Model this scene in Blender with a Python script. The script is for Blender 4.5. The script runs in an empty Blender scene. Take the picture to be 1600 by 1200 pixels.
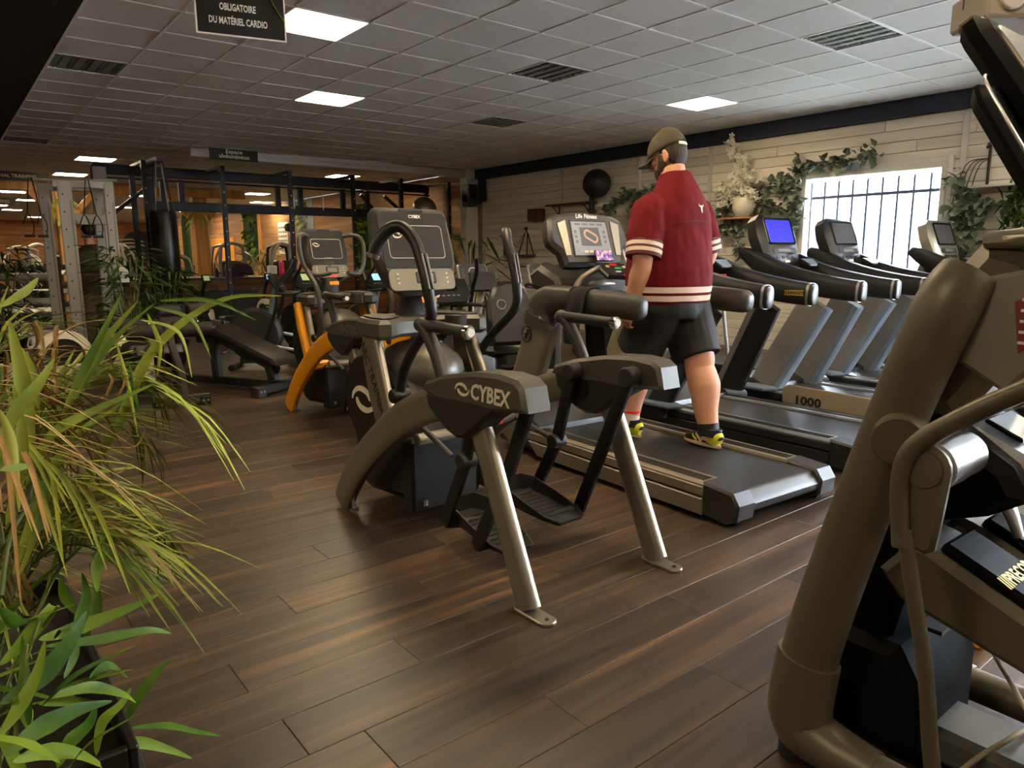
import bpy, math, random
from mathutils import Vector, Matrix, Euler
from math import pi, sin, cos, radians as R
C = bpy.context.scene.collection
S = bpy.context.scene

# ------------------------------------------------------------------ camera, world, exposure
cd = bpy.data.cameras.new('camera'); cam = bpy.data.objects.new('camera', cd); C.objects.link(cam)
cd.sensor_width = 36.0; cd.lens = 36.0 * 1127.75 / 1600.0; cd.clip_start = 0.05; cd.clip_end = 300
yaw, pit, rol = R(38.506), R(-9.946), R(-0.304)
fw = Vector((sin(yaw) * cos(pit), cos(yaw) * cos(pit), sin(pit)))
rt = fw.cross(Vector((0, 0, 1))).normalized(); up = rt.cross(fw)
r2 = cos(rol) * rt + sin(rol) * up; u2 = -sin(rol) * rt + cos(rol) * up
cam.matrix_world = Matrix(((r2.x, u2.x, -fw.x, 0), (r2.y, u2.y, -fw.y, 0), (r2.z, u2.z, -fw.z, 1.35), (0, 0, 0, 1)))
S.camera = cam
S.view_settings.view_transform = 'Standard'; S.view_settings.look = 'None'
S.view_settings.exposure = 1.12; S.view_settings.gamma = 1.0; S.view_settings.use_curve_mapping = False

W = bpy.data.worlds.new('sky'); S.world = W; W.use_nodes = True
bg = W.node_tree.nodes['Background']
bg.inputs['Color'].default_value = (0.80, 0.90, 1.0, 1); bg.inputs['Strength'].default_value = 24.0
PANEL = 17.0                      # brightness of the ceiling panels

def portal(name, loc, rot, sx, sy):
    l = bpy.data.lights.new(name, 'AREA'); l.shape = 'RECTANGLE'; l.size = sx; l.size_y = sy
    l.cycles.is_portal = True
    o = bpy.data.objects.new(name, l); C.objects.link(o); o.location = loc; o.rotation_euler = rot
portal('window_portal', (9.22, 4.39, 1.79), (0, R(90), 0), 1.25, 1.8)
portal('window_portal', (9.22, -.7, 1.55), (0, R(90), 0), 2.3, 4.4)

# ------------------------------------------------------------------ materials
def lin(c): return tuple(((x / 12.92) if x <= 0.04045 else ((x + 0.055) / 1.055) ** 2.4) for x in c)
MATS = {}
def mat(name, col, rough=0.5, metal=0.0, var=0.0, scale=8.0, bump=0.0, bscale=60.0, spec=0.5, emit=0.0, ecol=None, stretch=(1, 1, 1), coat=0.0, trans=0.0):
    m = bpy.data.materials.new(name); m.use_nodes = True
    nt = m.node_tree; b = nt.nodes['Principled BSDF']
    c = tuple(col) + (1,)
    b.inputs['Base Color'].default_value = c; b.inputs['Roughness'].default_value = rough; b.inputs['Metallic'].default_value = metal
    b.inputs['Specular IOR Level'].default_value = spec
    if coat: b.inputs['Coat Weight'].default_value = coat; b.inputs['Coat Roughness'].default_value = 0.15
    if trans: b.inputs['Transmission Weight'].default_value = trans
    if emit:
        b.inputs['Emission Strength'].default_value = emit; b.inputs['Emission Color'].default_value = tuple(ecol or col) + (1,)
    if var or bump:
        tc = nt.nodes.new('ShaderNodeTexCoord'); mp = nt.nodes.new('ShaderNodeMapping'); mp.inputs['Scale'].default_value = stretch
        nt.links.new(tc.outputs['Object'], mp.inputs['Vector'])
    if var:
        n = nt.nodes.new('ShaderNodeTexNoise'); n.inputs['Scale'].default_value = scale; n.inputs['Detail'].default_value = 5
        nt.links.new(mp.outputs['Vector'], n.inputs['Vector'])
        r = nt.nodes.new('ShaderNodeMapRange'); r.inputs['To Min'].default_value = 1 - var; r.inputs['To Max'].default_value = 1 + var
        nt.links.new(n.outputs['Fac'], r.inputs['Value'])
        x = nt.nodes.new('ShaderNodeVectorMath'); x.operation = 'SCALE'; x.inputs[0].default_value = col
        nt.links.new(r.outputs['Result'], x.inputs['Scale']); nt.links.new(x.outputs['Vector'], b.inputs['Base Color'])
    if bump:
        n2 = nt.nodes.new('ShaderNodeTexNoise'); n2.inputs['Scale'].default_value = bscale; n2.inputs['Detail'].default_value = 3
        nt.links.new(mp.outputs['Vector'], n2.inputs['Vector'])
        bp = nt.nodes.new('ShaderNodeBump'); bp.inputs['Strength'].default_value = bump; bp.inputs['Distance'].default_value = 0.01
        nt.links.new(n2.outputs['Fac'], bp.inputs['Height']); nt.links.new(bp.outputs['Normal'], b.inputs['Normal'])
    MATS[name] = m
    return m

def wood(name, stops, axis=0, rough=0.4, strip=9.0, bump=0.15, plain=0.0, dark=1.0, coat=0.0):
    """planks: strips of tone running along one axis, fine grain, tone differing from plank to plank (object random)"""
    m = bpy.data.materials.new(name); m.use_nodes = True
    nt = m.node_tree; b = nt.nodes['Principled BSDF']; L = nt.links.new
    tc = nt.nodes.new('ShaderNodeTexCoord'); oi = nt.nodes.new('ShaderNodeObjectInfo')
    cb = nt.nodes.new('ShaderNodeCombineXYZ')
    for i in range(3): 
        mm = nt.nodes.new('ShaderNodeMath'); mm.operation = 'MULTIPLY'; mm.inputs[1].default_value = 37.0 + 11 * i
        L(oi.outputs['Random'], mm.inputs[0]); L(mm.outputs[0], cb.inputs[i])
    ad = nt.nodes.new('ShaderNodeVectorMath'); ad.operation = 'ADD'
    L(tc.outputs['Object'], ad.inputs[0]); L(cb.outputs[0], ad.inputs[1])
    def noise(sc, stretch, det):
        mp = nt.nodes.new('ShaderNodeMapping'); v = [sc, sc, sc]; v[axis] = sc * stretch
        mp.inputs['Scale'].default_value = v; L(ad.outputs[0], mp.inputs['Vector'])
        n = nt.nodes.new('ShaderNodeTexNoise'); n.inputs['Scale'].default_value = 1.0; n.inputs['Detail'].default_value = det; n.inputs['Distortion'].default_value = 0.4
        L(mp.outputs['Vector'], n.inputs['Vector']); return n
    a = noise(strip, 0.05, 2.0); g = noise(70.0, 0.05, 4.0)
    mx = nt.nodes.new('ShaderNodeMath'); mx.operation = 'MULTIPLY_ADD'; mx.inputs[1].default_value = 0.22; L(g.outputs['Fac'], mx.inputs[0]); L(a.outputs['Fac'], mx.inputs[2])
    pr = nt.nodes.new('ShaderNodeMath'); pr.operation = 'MULTIPLY_ADD'; pr.inputs[1].default_value = 0.20; L(oi.outputs['Random'], pr.inputs[0]); L(mx.outputs[0], pr.inputs[2])
    sb = nt.nodes.new('ShaderNodeMath'); sb.operation = 'SUBTRACT'; sb.inputs[1].default_value = 0.21; L(pr.outputs[0], sb.inputs[0])
    cr = nt.nodes.new('ShaderNodeValToRGB'); L(sb.outputs[0], cr.inputs['Fac'])
    el = cr.color_ramp.elements
    while len(el) < len(stops): el.new(0.5)
    for e, (p, c) in zip(el, stops): e.position = p; e.color = tuple(c) + (1,)
    L(cr.outputs['Color'], b.inputs['Base Color'])
    b.inputs['Roughness'].default_value = rough
    if coat: b.inputs['Coat Weight'].default_value = coat; b.inputs['Coat Roughness'].default_value = 0.25
    if bump:
        bp = nt.nodes.new('ShaderNodeBump'); bp.inputs['Strength'].default_value = bump; bp.inputs['Distance'].default_value = 0.004
        L(g.outputs['Fac'], bp.inputs['Height']); L(bp.outputs['Normal'], b.inputs['Normal'])
    MATS[name] = m
    return m

wood('floor_wood', [(0.22, lin((.165, .135, .11))), (0.48, lin((.255, .205, .165))), (0.62, lin((.325, .255, .195))), (0.74, lin((.43, .31, .21))), (0.92, lin((.58, .41, .27)))], axis=0, rough=0.40, strip=17.0, bump=0.25)
wood('wall_board', [(0.2, lin((.80, .76, .69))), (0.5, lin((.88, .85, .79))), (0.8, lin((.93, .91, .86)))], axis=1, rough=0.6, strip=9.0, bump=0.1)
wood('brown_board', [(0.2, lin((.50, .36, .23))), (0.5, lin((.68, .50, .33))), (0.8, lin((.82, .64, .44)))], axis=1, rough=0.55, strip=9.0, bump=0.1)
wood('orange_board', [(0.2, lin((.60, .38, .19))), (0.5, lin((.76, .51, .27))), (0.8, lin((.88, .64, .36)))], axis=0, rough=0.5, strip=9.0, bump=0.1)
mat('navy', lin((.155, .18, .25)), 0.7)
mat('tile', lin((.86, .85, .83)), 0.9, var=0.06, scale=220, bump=0.25, bscale=260)
mat('grid_bar', lin((.90, .89, .87)), 0.5)
mat('black_paint', lin((.065, .065, .07)), 0.8)
mat('white_paint', lin((.82, .80, .77)), 0.55)
mat('plaster', lin((.62, .58, .53)), 0.85, var=0.05)
mat('glass', (0.95, 0.97, 1.0), 0.02, spec=0.5, trans=1.0)
mat('silver', lin((.72, .72, .73)), 0.32, 0.9, var=0.04)
mat('chrome', lin((.82, .82, .83)), 0.14, 1.0)
mat('pewter', lin((.50, .475, .42)), 0.40, 0.5, var=0.05, scale=5)
mat('pewter_light', lin((.58, .555, .50)), 0.34, 0.65)
mat('greyplastic', lin((.335, .32, .295)), 0.42, 0.25, bump=0.06, bscale=300)
mat('dark_grey', lin((.225, .217, .205)), 0.48, bump=0.06, bscale=300)
mat('charcoal', lin((.155, .15, .146)), 0.5, bump=0.05, bscale=300)
mat('black', lin((.075, .073, .073)), 0.45)
mat('black_gloss', lin((.05, .05, .055)), 0.16)
mat('rubber', lin((.10, .10, .10)), 0.75, bump=0.2, bscale=180)
mat('belt', lin((.135, .135, .135)), 0.42, var=0.12, scale=14, bump=0.08, bscale=400, stretch=(1, .15, 1))
mat('vinyl', lin((.105, .10, .097)), 0.36, bump=0.05, bscale=120)
mat('foam', lin((.125, .12, .115)), 0.62, bump=0.1, bscale=200)
mat('yellow', lin((.93, .62, .06)), 0.32, 0.0, var=0.03)
mat('orange', lin((.94, .60, .12)), 0.4)
mat('red', lin((.85, .12, .10)), 0.4)
mat('green', lin((.20, .62, .30)), 0.4)
mat('white', lin((.95, .945, .93)), 0.5)
mat('cream', lin((.80, .77, .69)), 0.45)
mat('ivory', lin((.90, .87, .78)), 0.45)
mat('gold', lin((.80, .68, .30)), 0.35, 0.6)
mat('precor', lin((.405, .38, .32)), 0.42, 0.35, var=0.04, scale=4)
mat('precor_dark', lin((.07, .075, .085)), 0.62, spec=.08)
mat('tg_black', lin((.10, .105, .115)), 0.42)
mat('tg_silver', lin((.53, .515, .495)), 0.42, 0.35)
mat('beige', lin((.62, .56, .47)), 0.45, 0.2)
mat('blue_grey', lin((.50, .56, .63)), 0.35, 0.3)

# ------------------------------------------------------------------ mesh building
class MB:
    def __init__(s): s.v = []; s.f = []
    def add(s, vs, fs, M=None):
        o = len(s.v)
        s.v += [(M @ Vector(v)) if M is not None else Vector(v) for v in vs]
        s.f += [tuple(i + o for i in f) for f in fs]
        return s
    def box(s, c, d, ch=0.0, rot=None):
        x, y, z = (k / 2 for k in d); M = Matrix.Translation(c)
        if rot is not None: M = M @ Euler(rot).to_matrix().to_4x4()
        if ch <= 0:
            vs = [(i * x, j * y, k * z) for i in (-1, 1) for j in (-1, 1) for k in (-1, 1)]
            return s.add(vs, [(0, 1, 3, 2), (4, 6, 7, 5), (0, 4, 5, 1), (2, 3, 7, 6), (0, 2, 6, 4), (1, 5, 7, 3)], M)
        ch = min(ch, x * .95, y * .95, z * .95); vs = []; ix = {}
        for i in (-1, 1):
            for j in (-1, 1):
                for k in (-1, 1):
                    for a in range(3):
                        p = [i * (x - ch), j * (y - ch), k * (z - ch)]; p[a] = (i * x, j * y, k * z)[a]
                        ix[(i, j, k, a)] = len(vs); vs.append(p)
        fs = []
        for i in (-1, 1):
            q = [(1, 1), (-1, 1), (-1, -1), (1, -1)]
            if i < 0: q = q[::-1]
            fs.append([ix[(i, a, b, 0)] for a, b in q]); fs.append([ix[(b, i, a, 1)] for a, b in q]); fs.append([ix[(a, b, i, 2)] for a, b in q])
        for a in (-1, 1):
            for b in (-1, 1):
                fs.append([ix[(a, b, -1, 0)], ix[(a, b, 1, 0)], ix[(a, b, 1, 1)], ix[(a, b, -1, 1)]])
                fs.append([ix[(a, -1, b, 0)], ix[(a, 1, b, 0)], ix[(a, 1, b, 2)], ix[(a, -1, b, 2)]])
                fs.append([ix[(-1, a, b, 1)], ix[(1, a, b, 1)], ix[(1, a, b, 2)], ix[(-1, a, b, 2)]])
        for i in (-1, 1):
            for j in (-1, 1):
                for k in (-1, 1): fs.append([ix[(i, j, k, 0)], ix[(i, j, k, 1)], ix[(i, j, k, 2)]])
        return s.add(vs, fs, M)
    def tube(s, pts, r, n=10, sm=0, cap=True, sq=1.0, upv=None, closed=False):
        """sweep along pts; r = number | (rx, ry) | list of those; sq < 1 gives a squarer section; upv fixes the section's ry direction"""
        P = [Vector(p) for p in pts]
        rr = r if isinstance(r, list) else [r] * len(P)
        rr = [(q, q) if not isinstance(q, (tuple, list)) else tuple(q) for q in rr]
        if sm and len(P) > 2:
            Q, q2 = [], []
            for i in range(len(P) - 1):
                p0, p1, p2, p3 = P[max(i - 1, 0)], P[i], P[i + 1], P[min(i + 2, len(P) - 1)]
                for k in range(sm):
                    t = k / sm; t2 = t * t; t3 = t2 * t
                    Q.append(0.5 * ((2 * p1) + (p2 - p0) * t + (2 * p0 - 5 * p1 + 4 * p2 - p3) * t2 + (3 * p1 - p0 - 3 * p2 + p3) * t3))
                    q2.append(tuple(rr[i][a] * (1 - t) + rr[i + 1][a] * t for a in (0, 1)))
            Q.append(P[-1]); q2.append(rr[-1]); P, rr = Q, q2
        N = len(P); vs = []; u = None
        for i, p in enumerate(P):
            t = (P[(i + 1) % N] - P[i - 1]) if closed else (P[min(i + 1, N - 1)] - P[max(i - 1, 0)])
            if t.length < 1e-9: t = Vector((0, 0, 1))
            t.normalize()
            if upv is not None: u = Vector(upv)
            elif u is None: u = Vector((0, 0, 1)) if abs(t.z) < 0.9 else Vector((0, 1, 0))
            a = t.cross(u)
            if a.length < 1e-6: a = t.orthogonal()
            a.normalize(); u2_ = a.cross(t).normalized()
            if upv is None: u = u2_
            for k in range(n):
                w = 2 * pi * (k + .5) / n; cx, sy = cos(w), sin(w)
                cx = math.copysign(abs(cx) ** sq, cx); sy = math.copysign(abs(sy) ** sq, sy)
                vs.append(p + a * (cx * rr[i][0]) + u2_ * (sy * rr[i][1]))
        fs = [(i * n + k, i * n + (k + 1) % n, ((i + 1) % N) * n + (k + 1) % n, ((i + 1) % N) * n + k) for i in range(N if closed else N - 1) for k in range(n)]
        if cap and not closed: fs += [tuple(range(n))[::-1], tuple((N - 1) * n + k for k in range(n))]
        return s.add(vs, fs)
    def prism(s, poly, a0, a1, axis='x', ch=0.0, M=None):
        """polygon in the other two axes (order yz / xz / xy), from a0 to a1 along axis, with chamfered rims"""
        n = len(poly)
        area = sum(poly[i][0] * poly[(i + 1) % n][1] - poly[(i + 1) % n][0] * poly[i][1] for i in range(n))
        if area < 0: poly = poly[::-1]
        ins = poly
        if ch:
            ins = []
            for i in range(n):
                p0, p1, p2 = (Vector(poly[(i + d) % n][:2]) for d in (-1, 0, 1))
                d1 = (p1 - p0).normalized(); d2 = (p2 - p1).normalized()
                n1 = Vector((-d1.y, d1.x)); n2 = Vector((-d2.y, d2.x)); b = n1 + n2
                if b.length < 1e-6: b = n1
                b.normalize(); k = ch / max(0.5, b.dot(n1)); ins.append((p1.x + b.x * k, p1.y + b.y * k))
        def pt(q, a): return {'x': (a, q[0], q[1]), 'y': (q[0], a, q[1]), 'z': (q[0], q[1], a)}[axis]
        rings = [(ins, a0), (poly, a0 + ch), (poly, a1 - ch), (ins, a1)] if ch else [(poly, a0), (poly, a1)]
        vs = [pt(q, a) for pl, a in rings for q in pl]; k = len(rings)
        fs = [(r * n + i, r * n + (i + 1) % n, (r + 1) * n + (i + 1) % n, (r + 1) * n + i) for r in range(k - 1) for i in range(n)]
        fs += [tuple(range(n))[::-1], tuple((k - 1) * n + i for i in range(n))]
        return s.add(vs, fs, M)
    def lathe(s, prof, c=(0, 0, 0), n=20, axis='z', M=None, ring=False):
        vs = []; k = len(prof)
        for r, z in prof:
            for i in range(n):
                w = 2 * pi * i / n; p = (r * cos(w), r * sin(w), z)
                if axis == 'x': p = (p[2], p[0], p[1])
                if axis == 'y': p = (p[0], p[2], p[1])
                vs.append((p[0] + c[0], p[1] + c[1], p[2] + c[2]))
        fs = [(j * n + i, j * n + (i + 1) % n, (j + 1) * n + (i + 1) % n, (j + 1) * n + i) for j in range(k - 1) for i in range(n)]
        if ring: fs += [((k - 1) * n + i, (k - 1) * n + (i + 1) % n, (i + 1) % n, i) for i in range(n)]
        else: fs += [tuple(range(n))[::-1], tuple((k - 1) * n + i for i in range(n))]
        return s.add(vs, fs, M)
    def cyl(s, p0, p1, r, n=16, ch=0.0):
        p0, p1 = Vector(p0), Vector(p1); L = (p1 - p0).length; ch = min(ch, L * .45)
        M = Matrix.Translation(p0) @ (p1 - p0).to_track_quat('Z', 'Y').to_matrix().to_4x4()
        return s.lathe([(r - ch, 0), (r, ch), (r, L - ch), (r - ch, L)] if ch else [(r, 0), (r, L)], n=n, M=M)
    def ball(s, c, r, n=14, m=9, rot=None):
        r = (r, r, r) if not isinstance(r, (tuple, list)) else r; M = Matrix.Translation(c)
        if rot is not None: M = M @ Euler(rot).to_matrix().to_4x4()
        vs = [(r[0] * sin(pi * (j + .02) / (m + .04)) * cos(2 * pi * i / n), r[1] * sin(pi * (j + .02) / (m + .04)) * sin(2 * pi * i / n), r[2] * cos(pi * (j + .02) / (m + .04))) for j in range(m + 1) for i in range(n)]
        fs = [(j * n + i, (j + 1) * n + i, (j + 1) * n + (i + 1) % n, j * n + (i + 1) % n) for j in range(m) for i in range(n)]
        fs += [tuple(range(n)), tuple(m * n + i for i in range(n))[::-1]]
        return s.add(vs, fs, M)
    def quad(s, a, b, c, d): return s.add([a, b, c, d], [(0, 1, 2, 3)])
    def build(s, name, m, parent=None, smooth=True, ang=40, loc=None, rot=None):
        me = bpy.data.meshes.new(name); me.from_pydata([tuple(v) for v in s.v], [], s.f); me.validate(); 
        ms = m if isinstance(m, (list, tuple)) else [m]
        for q in ms: me.materials.append(MATS[q] if isinstance(q, str) else q)
        if smooth:
            me.polygons.foreach_set('use_smooth', [True] * len(me.polygons)); me.set_sharp_from_angle(angle=R(ang))
        me.update()
        o = bpy.data.objects.new(name, me); C.objects.link(o)
        if parent is not None: o.parent = parent
        if loc is not None: o.location = loc
        if rot is not None: o.rotation_euler = rot
        return o

def tag(o, label=None, cat=None, group=None, kind=None):
    if label: o['label'] = label
    if cat: o['category'] = cat
    if group: o['group'] = group
    if kind: o['kind'] = kind
    return o
def thing(name, label, cat, loc=(0, 0, 0), rz=0.0, group=None):
    o = bpy.data.objects.new(name, None); C.objects.link(o); o.location = loc; o.rotation_euler = (0, 0, rz)
    o.empty_display_size = 0.1
    return tag(o, label, cat, group)
def copy_tree(o, loc=None, rz=None, label=None, group=None, parent=None):
    c = o.copy(); C.objects.link(c)
    if parent is not None: c.parent = parent
    for ch in list(o.children): copy_tree(ch, parent=c)
    if loc is not None: c.location = loc
    if rz is not None: c.rotation_euler = (0, 0, rz)
    if label: c['label'] = label
    if group: c['group'] = group
    return c
TEXTS = []
def text(name, body, size, m, parent, loc, rot, ext=0.002, shear=0.0, ax='CENTER', bold=0.0, sx=1.0, line=1.0):
    """flat lettering: a mesh made from Blender's own font"""
    cu = bpy.data.curves.new(name, 'FONT'); cu.body = body; cu.size = size; cu.extrude = ext; cu.shear = shear
    cu.align_x = ax; cu.align_y = 'CENTER'; cu.offset = bold; cu.resolution_u = 2; cu.space_line = line
    t = bpy.data.objects.new(name + '_curve', cu); C.objects.link(t)
    TEXTS.append((t, name, m, parent, loc, rot, sx))
def flush_texts():
    dg = bpy.context.evaluated_depsgraph_get(); dg.update()
    for t, name, m, parent, loc, rot, sx in TEXTS:
        me = bpy.data.meshes.new_from_object(t.evaluated_get(dg)); me.name = name
        me.materials.clear(); me.materials.append(MATS[m])
        o = bpy.data.objects.new(name, me); C.objects.link(o); o.parent = parent; o.location = loc
        o.rotation_euler = rot; o.scale = (sx, 1, 1)
        cu = t.data; bpy.data.objects.remove(t); bpy.data.curves.remove(cu)
    TEXTS.clear()
def struct(mb, name, m, parent=None, **k):
    o = mb.build(name, m, parent, **k)
    if parent is None: o['kind'] = 'structure'
    return o

# ------------------------------------------------------------------ the room
random.seed(7)
H = 3.127; XW = 9.1; YE = 40.0; X0 = -5.0; Y0 = -3.2
fl = struct(MB().box(((X0 + XW) / 2, (Y0 + YE) / 2, -0.06), (XW - X0 + .4, YE - Y0 + .4, 0.1)), 'floor', 'black_paint', smooth=False)
# planks, one by one where the photo shows them, joined beyond
PW, PLN = 0.2, 1.35
PY0 = 1.95 - 20 * PW
planks = []; rest = MB(); meshes = {}
plank_c = []
for j in range(int((14.2 - PY0) / PW)):
    y = PY0 + j * PW; off = 0.67 - 8 * PLN + ((j * 0.618) % 1.0) * PLN if j != 19 else 0.67 - 8 * PLN
    x = off
    while x < XW:
        a, b = max(x, X0), min(x + PLN, XW)
        if b - a > 0.05: plank_c.append((a, b, y))
        x += PLN
def dist_key(p):
    cx, cy = (p[0] + p[1]) / 2, p[2] + PW / 2
    d = Vector((cx, cy)); f2 = Vector((sin(yaw), cos(yaw))); q = d.dot(f2); l = d.x * f2.y - d.y * f2.x
    return (0 if q > 0.6 and abs(l) < q * 0.85 + 0.4 else 100) + d.length
plank_c.sort(key=dist_key)
for i, (a, b, y) in enumerate(plank_c):
    if i < 296:
        key = round(b - a, 3)
        if key not in meshes:
            o = MB().box((0, 0, -0.005), (b - a - 0.0022, PW - 0.0022, 0.010), ch=0.0012).build('plank', 'floor_wood', fl, smooth=False); meshes[key] = o.data
        else:
            o = bpy.data.objects.new('plank', meshes[key]); C.objects.link(o); o.parent = fl
        o.location = ((a + b) / 2, y + PW / 2, 0)
    else: rest.box(((a + b) / 2, y + PW / 2, -0.005), (b - a - 0.0022, PW - 0.0022, 0.010))
y = PY0 + int((14.2 - PY0) / PW) * PW
rest.box(((X0 + XW) / 2, (y + YE) / 2, -0.005), (XW - X0, YE - y, 0.01))
tag(rest.build('far_planks', 'floor_wood', fl, smooth=False), kind='stuff')

# ceiling: T bars, tiles, lights, louvres
GX, GY = 1.056, 0.517
ce = struct(MB().box(((GX + XW) / 2 + .2, (Y0 + YE) / 2, H + 0.06), (XW - GX + .4, YE - Y0 + .6, 0.04)), 'ceiling', 'tile', smooth=False)
LIGHTS = [(2.556, 5.617), (3.756, 8.017), (7.356, 5.617), (2.556, 15.217), (2.556, 18.217), (7.356, 15.217), (7.356, 20.617), (2.556, 20.617),
          (7.356, 0.817), (2.556, 0.817), (4.956, -1.583), (2.556, 3.217), (4.956, 1.417), (1.956, -1.583), (7.356, -1.583), (-1.344, 1.417), (-1.344, 4.417), (-1.344, 7.417), (7.356, 26.617), (2.556, 26.617), (5.556, 32.017), (2.556, 32.017), (7.956, 35.017), (3.756, 36.817), (4.956, 23.017), (4.956, 17.417), (.0, .0)][:-1] + [(1.956, 12.217 + 11.4), (8.556, 23.617), (5.556, 28.417), (1.956, 29.617), (7.956, 29.617), (5.556, 12.217 + 24)]  # added fill panels: behind the camera, in the dark ceiling, deep in the hall
VENTS = [(1.356, 8.017), (4.956, 5.617), (6.156, 8.017), (6.156, 3.217), (1.356, 13.417)]
taken = {(round(x, 2), round(y, 2)) for x, y in LIGHTS + VENTS}
cells = []
ny0 = int((Y0 - GY) / .6)
for i in range(int((XW - GX) / .6) + 1):
    for j in range(ny0, int((YE - GY) / .6) + 1):
        x, y = GX + .6 * i + .3, GY + .6 * j + .3
        if (round(x, 2), round(y, 2)) in taken: continue
        w = min(.6, XW - (x - .3))
        if w > .05: cells.append((x - .3 + w / 2, y, w))
def ck(c):
    d = Vector((c[0], c[1])); f2 = Vector((sin(yaw), cos(yaw))); q = d.dot(f2); l = d.x * f2.y - d.y * f2.x
    return (0 if q > 2.2 and abs(l) < q * 0.8 + 0.5 else 100) + d.length
cells.sort(key=ck)
tmesh = {}; trest = MB()
for i, (x, y, w) in enumerate(cells):
    if i < 298:
        k = round(w, 2)
        if k not in tmesh:
            o = MB().box((0, 0, 0.012), (w - .022, .578, .022), ch=0.004).build('tile', 'tile', ce, smooth=False); tmesh[k] = o.data
        else:
            o = bpy.data.objects.new('tile', tmesh[k]); C.objects.link(o); o.parent = ce
        o.location = (x, y, H + random.uniform(0, .002))
    else: trest.box((x, y, H + .012), (w - .022, .578, .022))
tag(trest.build('far_tiles', 'tile', ce, smooth=False), kind='stuff')
bars = MB()
for i in range(int((XW - GX) / .6) + 1): bars.box((GX + .6 * i, (Y0 + YE) / 2, H + .012), (.024, YE - Y0, .03))
for j in range(ny0, int((YE - GY) / .6) + 1): bars.box(((GX + XW) / 2, GY + .6 * j, H + .0125), (XW - GX, .024, .03))
tag(bars.build('grid_bars', 'grid_bar', ce, smooth=False), kind='stuff')
mat('panel_glow', (1.0, 0.80, 0.50), 0.4, emit=PANEL, ecol=(1.0, 0.76, 0.45))
mat('panel_edge', (1.0, 0.92, 0.75), 0.4, emit=PANEL * 1.6, ecol=(1.0, 0.84, 0.6))
LBL = {0: 'large lit ceiling panel right beside the hanging black sign', 1: 'lit yellowish ceiling panel beyond the hanging black sign', 2: 'lit ceiling panel above the man in the red jersey',
       3: 'lit ceiling panel above the left end of the black rig', 4: 'lit ceiling panel behind the left post of the black rig', 5: 'lit ceiling panel below the white duct, right of centre',
       6: 'glowing ceiling panel seen between the posts of the black rig', 7: 'small lit ceiling panel seen through the white cable machine'}
pl = None
ORDW = 'first second third fourth fifth sixth seventh eighth ninth tenth eleventh twelfth thirteenth fourteenth fifteenth sixteenth seventeenth eighteenth nineteenth twentieth'.split()
ORD = ['first', 'second', 'third', 'fourth', 'fifth', 'sixth', 'seventh', 'eighth', 'ninth', 'tenth']
for i, (x, y) in enumerate(LIGHTS):
    lb = LBL.get(i, ('added unseen fill panel in the dark ceiling to the left, %s from the back wall' % ORD[int(y / 3)]) if x < 0 else 'added fill ceiling panel %s, %s tile from the window wall' % (('behind the camera, row %s' % ORDW[int(y + 4)]) if y < 4 else ('deep in the hall, row %s' % ORDW[int((y - 14) / 2)]), ORDW[int((XW - x) / .6)]))
    t = thing('ceiling_light', lb, 'light', (x, y, H if x > 1 else H - .045), 0, 'ceiling light panels')
    if pl is None:
        a = MB().box((0, 0, .014), (.50, .50, .012)).build('diffuser', 'panel_glow', t, smooth=False)
        fr = MB()
        for s in (-1, 1): fr.box((s * .265, 0, .012), (.03, .56, .018)); fr.box((0, s * .265, .012), (.50, .03, .018))
        b = fr.build('frame', 'panel_edge', t, smooth=False); pl = (a, b)
    else:
        for q in pl: c = q.copy(); C.objects.link(c); c.parent = t
mat('louvre', lin((.46, .45, .42)), 0.6)
VL = ['dark louvred ceiling fitting at the left, beside the black soffit', 'louvred ceiling fitting at the centre of the ceiling', 'smaller looking louvred ceiling fitting, left above the man', 'louvred ceiling fitting at the upper right', 'farthest louvred ceiling fitting at the left edge']
vm = None
for (x, y), lb in zip(VENTS, VL):
    t = thing('ceiling_louvre', lb, 'ceiling light', (x, y, H), 0, 'unlit louvred ceiling fittings')
    if vm is None:
        vm = [MB().box((0, 0, .038), (.57, .57, .008)).build('backing', 'black_paint', t, smooth=False)]
        for k in range(5):
            vm.append(MB().box((-.24 + .12 * k, 0, .02), (.006, .57, .034)).build('blade', 'louvre', t, smooth=False))
        for k in range(4):
            m_ = MB()
            for q in range(5):
                m_.prism([(-.035, .003), (.035, .003), (.004, .034), (-.004, .034)], -.28 + .0, .28, 'y')
            m_ = MB(); m_.add([(-.03, -.28, .004), (.03, -.28, .004), (.03, .28, .004), (-.03, .28, .004), (0, -.28, .03), (0, .28, .03)], [(0, 1, 2, 3), (0, 4, 5, 3), (1, 2, 5, 4), (0, 1, 4), (3, 5, 2)])
            vm.append(m_.build('reflector', 'louvre', t, smooth=False, loc=(-.18 + .12 * k, 0, 0)))
        for k in range(6):
            vm.append(MB().box((0, -.25 + .1 * k, .02), (.57, .005, .034)).build('blade', 'louvre', t, smooth=False))
    else:
        for q in vm: c = q.copy(); C.objects.link(c); c.parent = t
struct(MB().box(((X0 + GX) / 2, (Y0 + YE) / 2, H + .02), (GX - X0 - .02, YE - Y0, .08)), 'ceiling_dark', 'black_paint', smooth=False)
struct(MB().box((GX - .012, (Y0 + YE) / 2, H - .005), (.02, YE - Y0, .05)), 'trim_1', 'grid_bar', smooth=False)

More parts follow.
